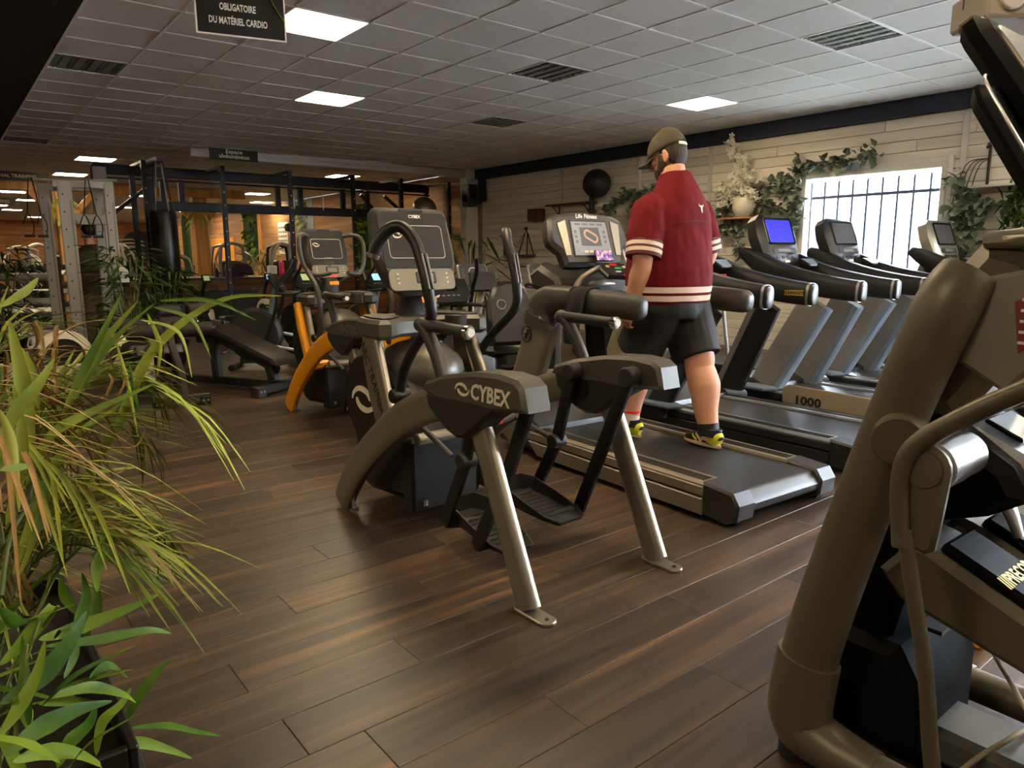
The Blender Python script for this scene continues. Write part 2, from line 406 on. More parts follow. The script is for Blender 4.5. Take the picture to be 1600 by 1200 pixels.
# window wall with boards, opening for the two windows
WY0, WY1, WZ0, WZ1 = 3.52, 5.27, 1.10, 2.39
W2Y0, W2Y1 = -2.9, 1.5; W2Z0, W2Z1 = 0.4, 2.7
wl = MB(); t_ = .12
def wbox(m, y0, y1, z0, z1, x0=XW + .02, th=t_): m.box((x0 + th / 2, (y0 + y1) / 2, (z0 + z1) / 2), (th, y1 - y0, z1 - z0))
for y0, y1 in ((Y0, W2Y0), (W2Y1, WY0), (WY1, YE)): wbox(wl, y0, y1, 0, H)
for y0, y1, z0, z1 in ((W2Y0, W2Y1, W2Z0, W2Z1), (WY0, WY1, WZ0, WZ1)): wbox(wl, y0, y1, 0, z0); wbox(wl, y0, y1, z1, H)
wr = struct(wl, 'wall_right', 'plaster', smooth=False)
BH = 0.131
bmesh_ = {}
def board(y0, y1, z0, z1, m='wall_board', par=None):
    k = (round(y1 - y0, 2), round(z1 - z0, 3), m)
    if k not in bmesh_:
        o = MB().box((0, 0, 0), (.02, y1 - y0 - .003, z1 - z0 - .006), ch=.004).build('board', m, par or wr, smooth=False); bmesh_[k] = o.data
    else:
        o = bpy.data.objects.new('board', bmesh_[k]); C.objects.link(o); o.parent = par or wr
    o.location = (XW + .01 + random.uniform(-.001, .001), (y0 + y1) / 2, (z0 + z1) / 2)
nb = 0
for k in range(22):
    z0, z1 = .05 + k * BH, .05 + (k + 1) * BH
    if z1 > 2.935: z1 = 2.935
    segs = [(1.9, 12.4)]
    if z1 > WZ0 + .02 and z0 < WZ1 - .02: segs = [(1.9, WY0 - .05), (WY1 + .05, 12.4)]
    for a, b in segs:
        y = a
        first = True
        while y < b - .02:
            ln = 2.4 if not first else 0.8 + 1.6 * ((k * .618) % 1); first = False
            e = min(y + ln, b)
            if b - e < .3: e = b
            board(y, e, z0, z1); y = e; nb += 1
struct(MB().box((XW - .045, (Y0 + 12.6) / 2, 3.03), (.11, 12.6 - Y0, .19)), 'wall_beam', 'navy', smooth=False)
n_ = 2
for y in (3.375, 6.74, 8.12, 9.96):
    struct(MB().box((XW - .012, y, 1.48), (.024, .06, 2.9), ch=.004), 'trim_%d' % n_, 'white_paint', smooth=False); n_ += 1
# brown boarded part of the same wall, running on to the far end
bw = struct(MB().box((XW + .005, (12.62 + YE) / 2, H / 2), (.03, YE - 12.62, H)), 'wall_far_right', 'brown_board', smooth=False)
br = MB()
for k in range(20):
    z0, z1 = k * .156, (k + 1) * .156
    y = 12.7 - ((k * .618) % 1) * 1.6
    while y < YE:
        a, b = max(y, 12.7), min(y + 1.6, YE)
        if b > a + .05: br.box((XW - .018, (a + b) / 2, (z0 + z1) / 2), (.02, b - a - .006, z1 - z0 - .008))
        y += 1.6
tag(br.build('far_boards', 'brown_board', bw, smooth=False), kind='stuff')
struct(MB().box((XW - .17, 12.62, H / 2), (.30, .22, H), ch=.01), 'wall_column', 'white_paint', smooth=False)
we = struct(MB().box(((X0 + XW) / 2, YE + .06, H / 2), (XW - X0 + .4, .1, H)), 'wall_end', 'orange_board', smooth=False)
eb = MB()
for k in range(16):
    x = X0 - ((k * .618) % 1) * 2
    while x < XW:
        a, b = max(x, X0), min(x + 2, XW)
        if b > a + .05: eb.box(((a + b) / 2, YE, (k + .5) * .195), (b - a - .01, .03, .18))
        x += 2
tag(eb.build('far_boards', 'orange_board', we, smooth=False), kind='stuff')
struct(MB().box((X0 - .05, (Y0 + YE) / 2, H / 2), (.1, YE - Y0, H)), 'wall_left', 'plaster', smooth=False)
struct(MB().box(((X0 + XW) / 2, Y0 - .05, H / 2), (XW - X0 + .4, .1, H)), 'wall_back', 'plaster', smooth=False)

# windows
def window(n, y0, y1, WZ0, WZ1):
    w = bpy.data.objects.new('window_%d' % n, None); C.objects.link(w); w['kind'] = 'structure'; w.location = (XW, (y0 + y1) / 2, WZ0)
    hw = (y1 - y0) / 2; hh = WZ1 - WZ0
    f = MB()
    for s in (-1, 1): f.box((.03, s * (hw - .03), hh / 2), (.14, .06, hh), ch=.006)
    f.box((.03, 0, .03), (.14, y1 - y0 - .12, .06), ch=.006); f.box((.03, 0, hh - .03), (.14, y1 - y0 - .12, .06), ch=.006)
    f.build('window_frame', 'white_paint', w, smooth=False)
    a = MB()
    for s in (-1, 1): a.box((-.012, s * (hw + .025), hh / 2), (.024, .06, hh + .12), ch=.004)
    a.box((-.012, 0, hh + .03), (.024, y1 - y0 - .01, .06), ch=.004); a.box((-.012, 0, -.03), (.024, y1 - y0 - .01, .06), ch=.004)
    a.build('architrave', 'white_paint', w, smooth=False)
    MB().box((.06, 0, hh / 2), (.006, y1 - y0 - .12, hh - .12)).build('pane', 'glass', w, smooth=False)
    return w
window(1, WY0, WY1, WZ0, WZ1); window(2, W2Y0, W2Y1, W2Z0, W2Z1)
mat('iron', (.016, .018, .026), 0.7, spec=.1)
g = thing('window_grille', 'grey iron bar grille outside the bright window', 'grille', (XW + .42, 4.4, 0), 0)
for s in (-1, 1): MB().box((0, s * 1.42, 1.05), (.05, .05, 2.4)).build('post', 'iron', g, smooth=False)
for k in range(15):
    MB().box((0, -1.3 + .19 * k, 1.45), (.022, .022, 1.75)).build('bar', 'iron', g, smooth=False)
for z in (2.12, .75): MB().box((0, .0, z), (.02, 2.9, .04)).build('rail', 'iron', g, smooth=False)
# outside: paved yard, a pale building with a strip of windows, a hedge
mat('paving', lin((.72, .72, .70)), 0.9, var=.1); mat('pale_wall', lin((.86, .87, .88)), 0.8); mat('hedge', lin((.40, .50, .22)), 0.9, var=.4, scale=6, bump=.8, bscale=9)
mat('blue_glass', lin((.35, .48, .62)), 0.2)
struct(MB().box((34, 8, -.2), (49, 90, .1)), 'trim_outside_ground', 'paving', smooth=False)
bd = thing('warehouse', 'pale building with a strip of windows beyond the window bars', 'building', (30, 12.3, -.15), 0)
MB().box((0, 0, 2.1), (6, 9, 4.2)).build('wall', 'pale_wall', bd, smooth=False)
for k in range(4): MB().box((-3.02, -2.4 + 1.5 * k, 2.5), (.06, 1.3, .8)).build('pane', 'blue_glass', bd, smooth=False)
hd = MB()
for k in range(26): hd.ball((14 + random.uniform(-.4, .4), 3.4 + k * .3, .35 + random.uniform(-.1, .25)), (.5, .4, .5), 8, 6)
tag(hd.build('hedge', 'hedge'), 'green hedge outside, low behind the window bars', 'hedge')
# ------------------------------------------------------------------ arc trainers
def RX(c, t, rz=0.0): return Matrix.Translation(c) @ Matrix.Rotation(rz, 4, 'Z') @ Matrix.Rotation(R(-t), 4, 'X')
def rrect(w, h, r, n=4, cx=0, cz=0):
    p = []
    for k, (sx, sz) in enumerate(((1, 1), (-1, 1), (-1, -1), (1, -1))):
        for i in range(n + 1):
            a = pi / 2 * (k + i / n); p.append((cx + sx * (w / 2 - r) + r * cos(a), cz + sz * (h / 2 - r) + r * sin(a)))
    return p
def swirl(k=1.0):
    """the round swirl emblem: two curved blades about an open eye"""
    m = MB()
    for s in (0, pi):
        o, i_ = [], []
        for q in range(13):
            a = s + q / 12 * pi * 1.05; ro = .042 + .024 * (q / 12); ri = .020 + .010 * abs(q / 12 - .5) * 2 + .030 * (q / 12) ** 2
            o.append((ro * cos(a) * 1.25 * k, ro * sin(a) * .8 * k)); i_.append((ri * cos(a) * 1.25 * k, ri * sin(a) * .8 * k))
        m.prism(o + i_[::-1], 0, .002, 'z')
    return m
def arc_trainer(name, label, loc, frame, bright, yellow=False):
    t = thing(name, label, 'exercise machine', loc, 0, None)
    Y = lambda v: v - 2.75
    yz = lambda l: [(Y(a), b) for a, b in l]
    for s in (-1, 1):
        x = s * .37
        c = [(3.585, .03), (3.525, .12), (3.385, .27), (3.20, .42), (2.96, .58), (2.76, .675), (2.58, .735)]
        arch = MB().tube([(x, Y(a), b) for a, b in c], (.036, .078), n=12, sm=4, sq=.55, upv=(0, -.3, 1)).build('arched_frame', frame, t)
        MB().cyl((x + s * .0, Y(3.47), 0), (x, Y(3.47), .13), .010).lathe([(.024, 0), (.026, .012), (.012, .02)], (x, Y(3.47), 0), 12).build('levelling_foot', 'chrome', arch)
        leg = MB().tube([(x, Y(2.30), .70), (x, Y(2.23), .56), (x, Y(1.985), .02)], (.030, .052), n=12, sq=.5, upv=(0, -1, .4)).build('rear_leg', bright, t)
        MB().prism([(x + a, Y(1.955) + b) for a, b in rrect(.075, .21, .036)], 0, .014, 'z', .003).build('foot_plate', 'pewter_light', leg)
        MB().lathe([(.009, 0), (.009, .006), (.004, .008)], (x, Y(1.885), .013), 8).build('bolt', 'black', leg)
        top = yz([(2.63, .79), (2.612, .83), (2.47, .874), (2.25, .914), (2.09, .924), (1.985, .914), (1.95, .89), (1.928, .80), (2.06, .785), (2.14, .772), (2.3, .775), (2.5, .765)])
        MB().prism(top, x - .068, x + .068, 'x', .016).build('arm_shroud', 'greyplastic', t)
        low = yz([(2.62, .79), (2.60, .72), (2.55, .685), (2.47, .64), (2.40, .622), (2.33, .63), (2.255, .675), (2.19, .727), (2.12, .765), (2.08, .80)])
        lw = MB().prism(low, x - .06, x + .06, 'x', .018).build('pivot_housing', 'charcoal', t)
        MB().cyl((x - s * .07, Y(2.42), .74), (x - s * .058, Y(2.42), .74), .05).build('pivot_cap', 'black', lw)
        # short inclined grip
        dy = .08 if s < 0 else -.02
        g = MB().tube([(x, Y(2.46 + dy), .80), (x, Y(2.52 + dy), .93), (x, Y(2.60 + dy), 1.035), (x, Y(2.64 + dy), 1.062)], .028, n=12, sm=4, sq=.8).ball((x, Y(2.645 + dy), 1.062), .034).build('grip_post', 'dark_grey', t)
        gr = MB().cyl((x, Y(2.65 + dy), 1.065), (x, Y(2.30 + dy), 1.055), .025, 16).build('side_grip', 'charcoal', t)
        MB().cyl((x, Y(2.30 + dy), 1.055), (x, Y(2.27 + dy), 1.0545), .029, 18, .006).build('end_cap', 'chrome', gr)
        MB().cyl((x, Y(2.272 + dy), 1.0545), (x, Y(2.266 + dy), 1.0543), .017, 14).build('cap_badge', 'white', gr)
        # long moving handle, curling outwards at the top
        d = -.3 if s < 0 else 0.0
        xx = s * .33
        if yellow:
            pts = [(xx, Y(3.0), .60), (xx, Y(2.95), .80), (xx, Y(2.93), 1.0), (xx + s * .0, Y(2.98), 1.12), (xx + s * .01, Y(3.06), 1.20), (xx + s * .02, Y(3.10), 1.25)]
            h = MB().tube(pts, .022, n=12, sm=5).build('moving_handle', 'dark_grey', t)
        else:
            pts = [(xx, Y(3.30 + d), .70), (xx, Y(3.26 + d), .82), (xx + s * .01, Y(3.14 + d), .945), (xx + s * .025, Y(2.97 + d), 1.085), (xx + s * .035, Y(2.965 + d), 1.20), (xx + s * .04, Y(3.01 + d), 1.34),
                   (xx + s * .045, Y(3.055 + d), 1.425), (xx + s * .075, Y(3.105 + d), 1.482), (xx + s * .115, Y(3.15 + d), 1.474), (xx + s * .150, Y(3.185 + d), 1.42), (xx + s * .163, Y(3.20 + d), 1.37)]
            h = MB().tube(pts, [.024] * 4 + [.026] * 3 + [.027] * 4, n=14, sm=5).build('moving_handle', 'black', t)
            MB().tube([pts[-1], (2 * Vector(pts[-1]) - Vector(pts[-2])) * .35 + Vector(pts[-1]) * .65], .029, n=14).build('end_cap', 'chrome', h)
            for q in (-1, 1):
                a, b = Vector(pts[5]), Vector(pts[4]); off = Vector((-.012 * s * 0 - .010, -.0235, -.002)) if q < 0 else Vector((.010, -.0235, -.002))
                MB().tube([a + off + Vector((0, 0, .03)), b + off + Vector((0, 0, .02))], .0065, n=8).build('pulse_strip', 'chrome', h)
        MB().cyl((xx - .05, Y(3.30 + d), .70), (xx + .05, Y(3.30 + d), .70), .034, 14, .006).build('knuckle', 'black', h)
        rod = MB().tube([(xx - s * .04, Y(3.28 + d), .60), (xx - s * .04, Y(2.62), .47)], .014).build('link_rod', 'dark_grey', t)
        # pedal arms
        xi = s * .27
        pz, py = (.125, 2.72) if s < 0 else (.19, 2.70)
        ry, rz = (2.47, .09) if s < 0 else (2.38, .17)
        fa = MB().tube([(xi, Y(2.44), .82), (xi, Y(2.54), .47), (xi, Y(py), pz)], (.014, .034), n=10, sq=.5, upv=(0, 1, .2)).build('pedal_arm', 'black', t)
        MB().cyl((xi - .04, Y(2.54), .47), (xi + .04, Y(2.54), .47), .036, 16, .006).build('knuckle', 'charcoal', fa); MB().cyl((xi - .03, Y(2.44), .82), (xi + .09 * s, Y(2.44), .82), .042, 16, .006).build('pivot', 'charcoal', fa)
        ra = MB().tube([(xi, Y(2.08), .84), (xi, Y(2.24), .48), (xi, Y(ry), rz)], (.014, .034), n=10, sq=.5, upv=(0, 1, .2)).build('pedal_arm', 'black', t)
        MB().cyl((xi - .03, Y(2.08), .84), (xi + .09 * s, Y(2.08), .84), .046, 16, .006).build('pivot', 'charcoal', ra)
        # pedal: dished plate with a raised rim and ribs
        px = s * .13; yc = (py + ry) / 2 - .02; zc = (pz + rz) / 2
        tilt = math.atan2(pz - rz, py - ry)
        pd = thing('pedal', None, None, (px, Y(yc), zc), 0); pd.parent = t; pd.rotation_euler = (tilt, 0, 0)
        out = [(-.07, -.23), (.07, -.23), (.095, -.15), (.10, 0), (.095, .15), (.06, .21), (-.06, .21), (-.095, .15), (-.10, 0), (-.095, -.15)]
        pm = MB().prism(out, -.012, .006, 'z', .004)
        pm.build('footplate', 'rubber', pd, smooth=True)
        rim = MB(); k = len(out)
        hs = [.012, .012, .02, .05, .075, .08, .08, .075, .05, .02]
        for i in range(k):
            a, b = out[i], out[(i + 1) % k]
            rim.add([(a[0], a[1], 0), (b[0], b[1], 0), (b[0] * 1.12, b[1] * 1.06, hs[(i + 1) % k]), (a[0] * 1.12, a[1] * 1.06, hs[i]), (a[0] * .93, a[1] * .95, 0), (b[0] * .93, b[1] * .95, 0), (b[0] * 1.05, b[1] * 1.02, hs[(i + 1) % k]), (a[0] * 1.05, a[1] * 1.02, hs[i])],
                    [(0, 1, 2, 3), (5, 4, 7, 6), (3, 2, 6, 7)])
        rim.build('rim', 'charcoal', pd)
        rb = MB()
        for i in range(8): rb.box((0, -.15 + .04 * i, .008), (.13, .012, .006), .002)
        rb.build('tread_rib', 'rubber', pd, smooth=False)['kind'] = 'stuff'
        for nm_, ya, za in (('front', py, pz), ('rear', ry, rz)):
            MB().cyl((xi, Y(ya), za), (px - s * .03, Y(ya) - (.05 if nm_ == 'front' else -.02), za - .02), .026, 12, .004).build('pedal_axle', 'charcoal', t)
    # drive housing between the arches
    body = MB().prism(yz([(3.06, .16), (3.09, .10), (3.60, .06), (3.70, .20), (3.74, .42), (3.72, .66), (3.64, .80), (3.48, .86), (3.28, .83), (3.12, .66), (3.02, .42)]), -.235, .235, 'x', .05).build('drive_housing', 'charcoal', t)
    MB().ball((0, Y(3.36), .76), (.23, .27, .16), 20, 12).build('dome', 'greyplastic', t)
    for s in (-1, 1):
        e = [(Y(3.54) + .225 * cos(2 * pi * i / 28), .59 + .245 * sin(2 * pi * i / 28)) for i in range(28)]
        ds = MB().prism(e, s * .235 - .015, s * .235 + .015, 'x', .01).build('side_disc', 'black', t)
        sw = swirl(1.7).build('emblem', 'ivory' if not yellow else 'black', ds, smooth=False)
        sw.location = (s * .252, Y(3.54), .59); sw.rotation_euler = (pi / 2, 0, -s * -pi / 2) if s > 0 else (pi / 2, 0, -pi / 2)
        fr = MB().tube([(s * .295, Y(3.32), .98), (s * .295, Y(3.27), .86), (s * .305, Y(3.20), .72), (s * .325, Y(3.09), .52)], (.022, .040), n=12, sm=4, sq=.6, upv=(0, -1, .3)).build('side_upright', bright, t)
        pn = MB().prism(yz([(3.45, .985), (3.36, .985), (3.25, .74), (3.12, .54), (3.30, .45), (3.39, .62), (3.44, .80)]), s * .285 - .01, s * .285 + .01, 'x', .006).build('side_panel', 'pewter' if not yellow else frame, t)
        MB().box((s * .298, Y(3.22), .53), (.004, .05, .07)).build('sticker', 'cream', pn, smooth=False)
        if s < 0 and not yellow:
            text('lettering', 'ARC TRAINER', .07, 'charcoal', pn, (-.2965, Y(3.345), .74), (pi / 2 , R(60), -pi / 2), .001, sx=.95)
        MB().box((s * .205, Y(3.04), .30), (.06, .05, .34), .008).build('bracket', 'pewter', t)
        MB().cyl((s * .205, Y(3.0), .12), (s * .205, Y(3.0), .15), .014, 10).build('bolt', 'chrome', t)
    MB().box((-.07, Y(3.06), .27), (.40, .10, .38), .015).build('front_cover', 'black', t)
    MB().cyl((-.26, Y(2.98), .47), (.05, Y(2.98), .47), .032, 14, .006).build('crank_shaft', 'pewter_light', t)
    ac = MB().cyl((.08, Y(2.93), .50), (.30, Y(2.90), .55), .034, 14, .006).build('actuator', 'pewter_light', t)
    MB().box((.17, Y(2.885), .53), (.06, .012, .05)).build('sticker', 'red', ac, smooth=False)
    # tray with two wells, and the console mast
    ty = MB().prism([(-.30, Y(3.50)), (-.335, Y(3.34)), (-.33, Y(3.19)), (-.27, Y(3.17)), (-.15, Y(3.27)), (.15, Y(3.27)), (.27, Y(3.17)), (.33, Y(3.19)), (.335, Y(3.34)), (.30, Y(3.50)), (.18, Y(3.60)), (-.18, Y(3.60))], .945, 1.045, 'z', .02).build('tray', 'greyplastic' if not yellow else 'dark_grey', t)
    for s in (-1, 1):
        MB().prism([(s * .27, Y(3.48)), (s * .30, Y(3.34)), (s * .295, Y(3.22)), (s * .25, Y(3.22)), (s * .14, Y(3.31)), (s * .14, Y(3.52))], 1.047, 1.055, 'z', .004).build('tray_well', 'charcoal', ty)
    MB().lathe([(.055, 0), (.06, .09), (.055, .095), (.045, .04), (.01, .035)], (.17, Y(3.25), .955), 18).build('cup_holder', 'dark_grey', ty)
    MB().tube([(0, Y(3.45), .98), (0, Y(3.44), 1.10), (0, Y(3.47 if yellow else 3.39), 1.22), (0, Y(3.49 if yellow else 3.40), 1.32)], [(.09, .06), (.075, .05), (.07, .05), (.08, .05)], n=14, sm=3, sq=.7).build('mast', 'charcoal', t)
    cz = 1.385; CY = 3.47 if yellow else 3.35; k = .84 if yellow else 1.0
    M = RX((0, Y(CY), cz), 16)
    con = MB().prism([(-.20 * k, -.16), (-.235 * k, -.06), (-.245 * k, .02), (-.225 * k, .215), (-.20 * k, .24), (.20 * k, .24), (.225 * k, .215), (.245 * k, .02), (.24 * k, -.06), (.20 * k, -.19), (.10 * k, -.235), (-.10 * k, -.235)], 0, .085, 'y', .022, M=M).build('console', 'dark_grey' if not yellow else 'charcoal', t)
    def onface(w, h, r, cx, czz, m, nm, dep=.006, par=None):
        return MB().prism(rrect(w, h, r, 3, cx, czz), -dep, .004, 'y', .002, M=M).build(nm, m, par or con)
    onface(.42 * k, .30, .03, 0, .06, 'console_glass', 'bezel', .004)
    onface(.34 * k, .18, .02, 0, .05, 'ivory', 'screen_outline', .0055)
    onface(.334 * k, .174, .018, 0, .05, 'console_glass', 'screen', .0065)
    onface(.15 * k, .016, .008, 0, .222, 'black', 'vent_slot', .004)
    onface(.40 * k, .115, .03, 0, -.155, 'pewter', 'button_panel', .008)
    onface(.12, .062, .006, .02, -.145, 'black', 'display_frame', .011); onface(.095, .045, .003, .02, -.145, 'lcd', 'display', .012)
    onface(.07, .016, .006, .02, -.20, 'led_red', 'stop_button', .012)
    for q in (-1, 1):
        for w in range(3): onface(.016, .012, .004, q * .15 * k, -.125 - .024 * w, 'cream', 'button', .012)
    onface(.09, .034, .006, .02, -.262, 'orange', 'warning_sticker', -.012 + .016)
    def ft(body, size, x, z, m, d=.008, **kw):
        p = M @ Vector((x, -d, z)); text('lettering', body, size, m, con, p, (pi / 2 - R(16), 0, 0), .0008, **kw)
    if not yellow:
        ft('CYBEX', .024, .012, .185, 'white', bold=.0006); ft('ARC TRAINER', .012, .02, -.036, 'ivory', .009)
    else: ft('ARC TRAINER', .012, 0, -.036, 'ivory', .009)
    e = swirl(.42); e.v = [M @ Vector((-.115 * k + v.x, -.008 - v.z * .2, .085 + v.y)) for v in e.v]; e.build('emblem', 'ivory', con, smooth=False)
    for s in (-1, 1):
        tx = s * .37 + s * .0685
        p = t
    # lettering on the left shroud, facing the outer side
    for s in (-1, 1):
        X_ = s * .37 + s * .0685
        text('lettering', 'CYBEX', .086, 'ivory' if not yellow else 'pewter', t, (X_, Y(2.14), .836), (pi / 2, 0, -pi / 2 if s < 0 else pi / 2), .001, bold=.0022, shear=.12, sx=.92)
        e = swirl(.62); e.v = [Vector((X_ + s * (.0005 + v.z), Y(2.315) + s * v.x, .838 + v.y)) for v in e.v]; e.build('emblem', 'ivory' if not yellow else 'pewter', t, smooth=False)
    if yellow:
        for s in (-1, 1):
            pts = [(s * .17, Y(3.50), 1.545), (s * .235, Y(3.44), 1.555), (s * .29, Y(3.38), 1.52), (s * .30, Y(3.35), 1.40), (s * .27, Y(3.33), 1.27), (s * .20, Y(3.28), 1.21), (s * .08, Y(3.24), 1.225)]
            b = MB().tube(pts, .019, n=12, sm=5).build('grab_bar', 'dark_grey', t)
            MB().tube([(s * .24, Y(3.33), 1.24), (s * .06, Y(3.46), 1.12)], .018).build('bar_stay', 'dark_grey', b)
        MB().box((0, Y(3.10), .46), (.68, .07, .075), .02).build('cross_beam', frame, t)
        MB().box((-.1, Y(3.12), .25), (.06, .06, .40), .015).build('centre_post', frame, t)
        for s in (-1, 1):
            MB().tube([(s * .345, Y(3.36), .97), (s * .35, Y(3.30), .80), (s * .36, Y(3.15), .52)], (.03, .045), n=12, sm=4, sq=.6, upv=(0, -1, .3)).build('side_upright', frame, t)
    return t
mat('console_glass', lin((.21, .20, .19)), 0.18, spec=.6); mat('lcd', lin((.50, .49, .45)), 0.25); mat('led_red', lin((.95, .16, .13)), 0.4, emit=.6, ecol=(1, .05, .03))
arc_trainer('arc_trainer', 'large grey arc trainer standing alone in the foreground, white lettering on its arm shroud', (2.03, 2.75, 0), 'pewter', 'pewter_light')
arc_trainer('arc_trainer', 'arc trainer with a bright yellow frame, behind the grey one', (2.79, 5.424, 0), 'yellow', 'pewter_light', True)
# ------------------------------------------------------------------ treadmills
def deck(t, w, L, zt, belt_w, skirt, cap, rail, zf=.10, hood=.55, nose='charcoal'):
    """running deck, local y from 0 (rear roller) to L; returns nothing"""
    hb = belt_w / 2
    MB().prism([(.03, zt - .045), (.01, zt - .06), (-.005, zt - .085), (.0, zt - .115), (.02, zt - .135), (.05, zt - .14), (L - .3, zt - .12), (L - .3, zt - .02), (.06, zt - .02), (.04, zt - .03)], -hb, hb, 'x').build('running_belt', 'belt', t)
    for s in (-1, 1):
        x0, x1 = s * hb, s * w / 2
        a, b = min(x0, x1), max(x0, x1)
        r = MB().prism([(a, zt - .06), (b, zt - .06), (b, zt - .012), (b - .012 if s > 0 else b - .004, zt), (a + .012 if s < 0 else a + .004, zt), (a, zt - .012)], .20, L - .42, 'y').build('side_rail', rail, t, smooth=False)
        rb = MB()
        for q in range(5): rb.box(((a + b) / 2 + (q - 2) * .016, L / 2 - .1, zt + .001), (.006, L - .66, .004))
        rb.build('foot_grip', 'charcoal', r, smooth=False)['kind'] = 'stuff'
        xo = s * (w / 2 - .006)
        pl = [(.21, zt - .065), (L - .35, zt - .065), (L - .2, zf - .02), (.21, zf - .045 if zf > .06 else .02)]
        MB().prism([(.2, zt - .02), (L - .38, zt - .02), (L - .38, zt - .075), (.2, zt - .075)], xo - .012, xo + .012, 'x', .006).build('upper_skirt', skirt, t)
        MB().prism([(.2, zt - .082), (L - .4, zt - .082), (L - .5, .03), (.2, .03)], xo - .022, xo + .006, 'x', .004).build('lower_skirt', skirt, t)
        c = MB().prism([(-.02, zt - .07), (.02, zt - .012), (.21, zt + .004), (.21, .03), (.06, .012), (-.01, .05)], a - .004, b + .004, 'x', .012).build('end_cap', cap, t)
        MB().cyl(((a + b) / 2 - .015, .06, .028), ((a + b) / 2 + .015, .06, .028), .028, 12).build('wheel', 'black', c)
    MB().prism([(L - .48, zt - .05), (L - .46, zt + .015), (L - .34, zt + .075), (L - .12, zt + .085), (L, zt - .02), (L, .04), (L - .48, .04)], -w / 2 + .01, w / 2 - .01, 'x', .03).build('motor_hood', nose, t)

